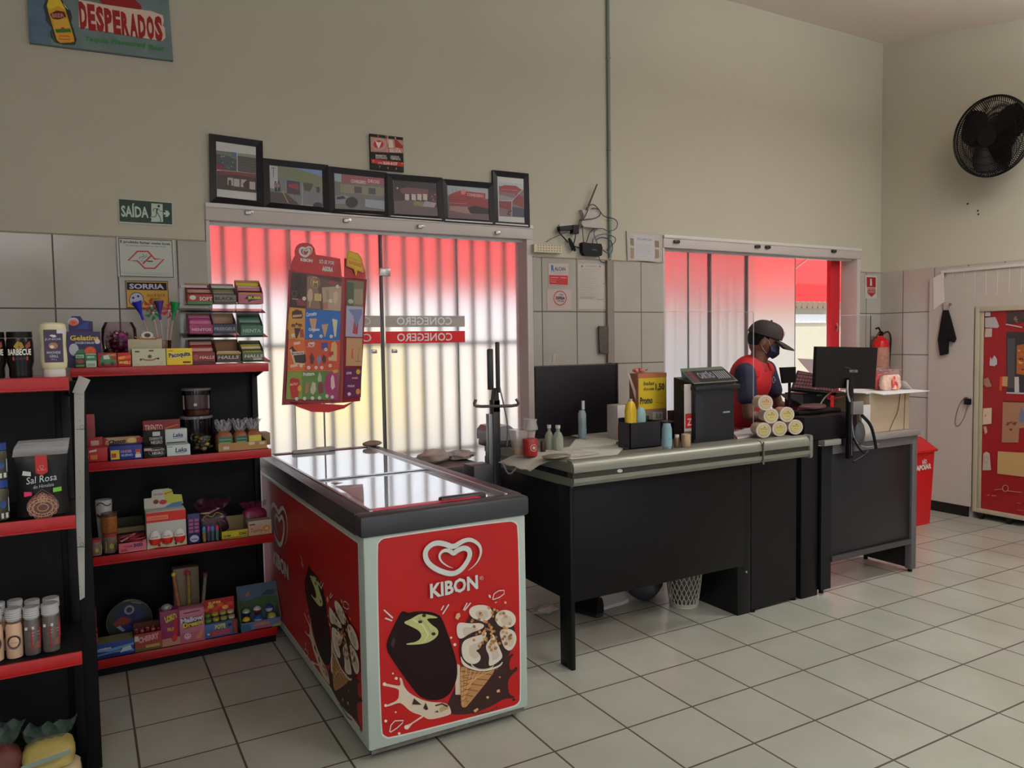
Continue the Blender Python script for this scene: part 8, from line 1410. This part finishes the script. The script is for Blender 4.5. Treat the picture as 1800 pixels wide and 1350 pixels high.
t, _a, _b, _c = cbox('white_paper_pad', 'white paper block leaning left of the beige crate', 'paper', 1515, 1530, 712, 752, -.36, .02, (190, 184, 178), None, z=ZR)

# =================================================================== under the counters
t = thing('wire_basket', 'white wire lattice waste basket under the right part of the checkout counter', 'basket', (1.49, -.07, 0)); bc = Vector((1.49, -.07, 0)); WB = M((176, 170, 156), .4)
b = MB()
R0, R1, H_ = .078, .112, .27
def pr(a, f): r = R0+(R1-R0)*f**.8; return bc+Vector((r*cos(a), r*sin(a), .01+H_*f))
for k in range(22):
    for s_ in (1, -1): b.tube([pr(2*pi*k/22+s_*1.3*f/6, f/6) for f in range(7)], .0028, WB, n=4)
for f in (0, .04, 1): b.tube([pr(2*pi*i/36, f) for i in range(37)], .0045, WB, n=5)
b.build('lattice', t); b = MB(); b.lathe(bc, [(.08, .002), (.08, .012), (0, .012)], WB, n=24); b.build('base', t)
b = MB(); b.lathe(bc, [(.06, .014), (.085, .16), (.08, .2), (0, .22)], M((96, 88, 84), .5, noise=.4), n=18); b.build('bin_liner', t)
def shoe(name, label, px, py, rz, col, L_=.26, s=1):
    q = W(px, py, z=0); t = thing(name, label, 'shoe', (q.x, q.y, 0), rz); Rm = Matrix.Rotation(rz, 3, 'Z'); o_ = Vector((q.x, q.y, 0)); m = M(col, .5)
    b = MB(); pts = [(-.13, 0), (-.12, .03), (-.03, .036), (.05, .045), (.11, .036), (.13, 0), (.11, -.034), (.05, -.042), (-.03, -.03), (-.12, -.028)]
    b.prism([o_+Rm @ Vector((x*s, y*s, .001)) for x, y in pts], (0, 0, .022), M((30, 28, 28) if sum(col) < 200 else (200, 196, 190), .6)); b.build('sole', t)
    b = MB(); vs = []; n = 14
    prof = [(-.125, .03, .09), (-.08, .034, .095), (-.03, .036, .085), (.02, .040, .065), (.07, .042, .05), (.11, .03, .035), (.125, .008, .02)]
    for x, w_, h in prof: vs += [o_+Rm @ Vector((x*s, w_*cos(pi*i/(n-1))*s, .022+h*s*abs(sin(pi*i/(n-1)))**.7)) for i in range(n)]
    b.add(vs, [[j*n+i, j*n+i+1, (j+1)*n+i+1, (j+1)*n+i] for j in range(len(prof)-1) for i in range(n-1)]+[list(range(n))[::-1]], m); b.build('upper', t, sharp=60); return t
shoe('black_shoe', 'black shoe standing under the left end of the checkout counter', 1026, 1075, 1.8, (22, 20, 24)); shoe('white_shoe', 'pale sneaker lying sideways under the checkout counter', 1075, 1064, .2, (170, 156, 148)); 
lump('white_rag', 'crumpled pale rag on the floor between freezer and counter leg', 'rag', tuple(W(958, 1078, z=0)+Vector((0, 0, .025))), (.07, .04, .025), M((170, 150, 140), .8, bump=1), 14, .4)
t = lump('dark_bag', 'dark grey bag slumped on the floor left of the wire basket', 'bag', (1.36, .12, .10), (.11, .09, .10), M((60, 56, 62), .5), 16, .15)
# =================================================================== the cashier
f2 = Vector((.74, -.67, 0)).normalized(); rt = Vector((f2.y, -f2.x, 0)); UPV = Vector((0, 0, 1))     # facing, his right-hand side
HC = W(1343, 598, y=.25)            # head centre
f3 = f2; rt3 = rt
def hp(a, b_, c): return HC+FT*a+rt3*b_+UT*c
tilt = radians(24); FT = (f2*cos(tilt)-UPV*sin(tilt)); UT = (UPV*cos(tilt)+f2*sin(tilt))
ps = thing('person', 'cashier in red polo with navy sleeves, dark cap and navy face mask, looking down', 'person', (HC.x-.12, HC.y+.12, 0))
SK = M((112, 72, 54), .55, noise=.05, scale=20); SHR = M((190, 30, 38), .7, noise=.05); NV = M((34, 34, 58), .7); TR = M((32, 34, 44), .8)
f2 = Vector((.40, -.92, 0)).normalized(); rt = Vector((f2.y, -f2.x, 0))
neck = HC-f3*.045-UPV*.135; chest = neck-f2*.045-UPV*.14; belly = chest-f2*.03-UPV*.22; hip = belly-f2*.02-UPV*.18
sR = neck+rt*.195-UPV*.08-f2*.01; sL = neck-rt*.21-UPV*.075-f2*.01
eR = sR+rt*.03-UPV*.27+f2*.04; hR = eR+f2*.16-rt*.07-UPV*.03
eL = sL-rt*.07-UPV*.25+f2*.06; hL = eL+f2*.15+rt*.0-UPV*.02
def caps(mb, p0, p1, r0, r1, m, n=14):
    mb.cyl(p0, p1, r0, m, r1=r1, n=n); mb.ell(p0, r0, m, n, 8); mb.ell(p1, r1, m, n, 8)
def basis(): return Matrix((FT, rt3, UT)).transposed()
f2 = Vector((.40, -.92, 0)).normalized(); rt = Vector((f2.y, -f2.x, 0))
b = MB(); HB = basis()
b.ell(HC, (.098, .076, .115), SK, 20, 14, rot=HB); b.ell(hp(.03, 0, -.055), (.062, .055, .065), SK, 16, 10, rot=HB); b.ell(hp(.10, 0, -.02), (.018, .013, .026), SK, 10, 8, rot=HB)   # skull, jaw, nose
for s_ in (1, -1):
    b.ell(hp(-.005, s_*.078, -.015), (.02, .009, .033), SK, 12, 8, rot=HB); b.ell(hp(.085, s_*.03, .012), (.016, .018, .010), SK, 10, 6, rot=HB)
caps(b, neck-UPV*.04, HC-f3*.02-UPV*.06, .062, .056, SK); b.ell(chest, (.115, .17, .17), SK, rot=Matrix((f2, rt, UPV)).transposed()); b.ell(belly, (.11, .15, .16), SK, rot=Matrix((f2, rt, UPV)).transposed()); b.ell(hip, (.12, .155, .14), SK, rot=Matrix((f2, rt, UPV)).transposed())
for s_, sh, el, ha in ((1, sR, eR, hR), (-1, sL, eL, hL)):
    caps(b, sh, el, .05, .04, SK); caps(b, el, ha, .04, .027, SK)
    d = (ha-el).normalized(); sd = d.cross(UPV).normalized()*(1 if s_ > 0 else -1); pal = ha+d*.045; b.ell(pal, (.05, .038, .018), SK, 12, 8, rot=Matrix((d, sd, d.cross(sd))).transposed())
    for k, L_ in enumerate((.062, .072, .068, .052)):
        o_ = pal+d*.035+sd*(-.027+.018*k); m1 = o_+d*L_*.5-UPV*.008; m2 = m1+d*L_*.42-UPV*.022; caps(b, o_, m1, .0095, .009, SK, 8); caps(b, m1, m2, .009, .0075, SK, 8)
    th0 = pal-sd*.03-d*.02; th1 = th0-sd*.022+d*.03-UPV*.01; caps(b, th0, th1, .012, .010, SK, 8); caps(b, th1, th1+d*.026-UPV*.012, .010, .008, SK, 8)
hipL = hip-rt*.09-UPV*.05; hipR = hip+rt*.09-UPV*.05
for hp_, s_ in ((hipR, 1), (hipL, -1)):
    kn = Vector((hp_.x, hp_.y, .47))+f2*.03; an = Vector((hp_.x, hp_.y, .08))-f2*.03; caps(b, hp_, kn, .088, .06, SK); caps(b, kn, an, .058, .042, SK); caps(b, an-UPV*.04, an+f2*.15-UPV*.045, .038, .03, SK)
def remesh(o, v, it=6):
    m = o.modifiers.new('merge', 'REMESH'); m.mode = 'VOXEL'; m.voxel_size = v; m.use_smooth_shade = True
    s = o.modifiers.new('smooth', 'SMOOTH'); s.factor = .5; s.iterations = it
body = b.build('body', ps, sharp=0); remesh(body, .0055, 4)
TB = Matrix((f2, rt, UPV)).transposed()
b = MB(); b.ell(chest+UPV*.01, (.135, .19, .17), SHR, 24, 14, rot=TB); b.ell(belly, (.135, .172, .17), SHR, 24, 14, rot=TB); b.ell(hip+UPV*.05, (.14, .172, .11), SHR, 24, 12, rot=TB); caps(b, sR-rt*.03, sL+rt*.03, .068, .068, SHR); caps(b, neck-UPV*.07-rt*.07-f2*.02, neck-UPV*.07+rt*.07-f2*.02, .06, .06, SHR); b.cyl(neck-UPV*.06-f2*.01, neck+UPV*.0-f2*.0, .082, SHR, r1=.07, n=20, cap=False)
b.cyl(neck-UPV*.10-f2*.01, neck-UPV*.03-f2*.0, .085, SHR, r1=.062, n=20)
o = b.build('polo_shirt', ps, sharp=0); remesh(o, .007, 6)
for s_, sh, el in ((1, sR, eR), (-1, sL, eL)):
    b = MB(); caps(b, sh+UPV*.004, sh+(el-sh)*.55, .069, .066, NV); o = b.build('sleeve', ps, sharp=0); remesh(o, .007, 4)
b = MB()
for s_ in (1, -1):
    p = neck+rt*s_*.045+f2*.045-UPV*.045; b.prism([neck+f2*.072-UPV*.085, neck+rt*s_*.05+f2*.075-UPV*.07, neck+rt*s_*.075+f2*.02-UPV*.01, neck+rt*s_*.03+f2*.062-UPV*.02], f2*.006+UPV*.002, M((150, 22, 30), .7))
b.build('collar', ps)
A = Art(chest+f2*.142-rt*.045+UPV*.01, -rt, UPV, f2); A.ring((0, 0), .02, .02, .004, (206, 170, 170)); A.base = .012; A.text('C', (-.006, -.006), (.006, -.006), .012, (206, 180, 180), bold=.05); A.build('chest_emblem', ps)
b = MB()
b.ell(hip, (.135, .175, .13), TR, 24, 12, rot=TB)
for hp_ in (hipR, hipL):
    kn = Vector((hp_.x, hp_.y, .47))+f2*.03; an = Vector((hp_.x, hp_.y, .08))-f2*.03; caps(b, hp_, kn, .102, .075, TR); caps(b, kn, an+UPV*.03, .074, .062, TR)
o = b.build('trousers', ps, sharp=0); remesh(o, .009, 5)
for hp_ in (hipR, hipL):
    an = Vector((hp_.x, hp_.y, 0))-f2*.03; b = MB(); b.ell(an+f2*.05+UPV*.045, (.14, .052, .05), M((24, 22, 24), .5), 20, 10, rot=TB); b.prism([an+f2*a+rt*c for a, c in ((-.1, .035), (.05, .05), (.17, .035), (.19, 0), (.17, -.035), (.05, -.05), (-.1, -.035), (-.12, 0))], (0, 0, .022), M((20, 18, 18), .6)); b.build('shoe', ps)
# hair, cap, mask
HR = M((22, 18, 16), .8); b = MB(); b.ell(hp(-.02, 0, .012), (.092, .081, .10), HR, 22, 14, rot=HB); o = b.build('hair', ps)
CP = M((46, 36, 36), .75, noise=.06, scale=30)
b = MB(); n = 28; vs = []; k_ = 9
for j in range(k_):
    t_ = pi/2*j/(k_-1)
    for i in range(n):
        a = 2*pi*i/n; R_ = Vector((.115*cos(a), .093*sin(a), 0))*abs(cos(t_))**.75; vs.append(hp(-.008+R_.x, R_.y, .028+.105*sin(t_)**.85+.012*cos(a)*cos(t_)))
b.add(vs, [[j*n+i, j*n+(i+1) % n, (j+1)*n+(i+1) % n, (j+1)*n+i] for j in range(k_-1) for i in range(n)], CP); b.add([hp(-.008+.112*cos(2*pi*i/n), .09*sin(2*pi*i/n), .03) for i in range(n)], [list(range(n))], CP); b.ell(hp(-.008, 0, .134), .008, CP, 8, 6); b.build('cap', ps)
b = MB(); g = []
for j in range(6):
    f = j/5; g.append([hp(.085+.125*f*(1-(abs(u)**2.4)*.55)-.028*abs(u)**2*(1-f), u*(.078-.012*f), .036-.020*f**1.5-.014*u*u) for u in [i/6-1 for i in range(13)]])
b.sheet(g, CP); b.sheet([[p-UT*.006 for p in row] for row in g], CP); b.build('cap_brim', ps)
A = Art(hp(.094, .035, .075), (rt3*.9-FT*.4).normalized()*-1, UT, (FT*.9+rt3*.4).normalized()); A.base = .004; A.ring((0, 0), .017, .021, .004, (170, 60, 50)); A.ell((0, 0), .008, .011, (150, 60, 50)); A.build('cap_emblem', ps)
MK = M((34, 36, 62), .75); b = MB(); vs = []; nu, nv = 15, 9
for j in range(nv):
    v = -1+2*j/(nv-1)
    for i in range(nu):
        u = -1+2*i/(nu-1); a = u*1.25; r_f = 1.0-.16*v*v
        vs.append(hp(.018+.098*cos(a)*r_f+.012*(1-abs(v)), .083*sin(a)*(1-.12*abs(v)), -.047+v*.047*(1-.35*abs(u)**1.5)))
b.add(vs, [[j*nu+i, j*nu+i+1, (j+1)*nu+i+1, (j+1)*nu+i] for j in range(nv-1) for i in range(nu-1)], MK); o = b.build('face_mask', ps, sharp=0); mo = o.modifiers.new('th', 'SOLIDIFY'); mo.thickness = .003
for s_ in (1, -1):
    for dz, ez in ((.018, .018), (-.075, -.035)): b = MB(); b.tube([hp(.045, s_*.079, dz*.6-.03), hp(.02, s_*.084, (dz+ez)/2-.01), hp(-.016, s_*.084, ez)], .0018, M((150, 140, 140), .6), smooth=1, n=5); b.build('ear_loop', ps)
for s_ in (1, -1):
    b = MB(); b.ell(hp(.088, s_*.031, .008), (.008, .013, .005), M((40, 28, 24), .3), 10, 6, rot=HB); b.build('eye', ps)
    b = MB(); b.tube([hp(.094, s_*.018, .026), hp(.092, s_*.034, .029), hp(.084, s_*.05, .024)], .003, HR, n=5); b.build('eyebrow', ps)
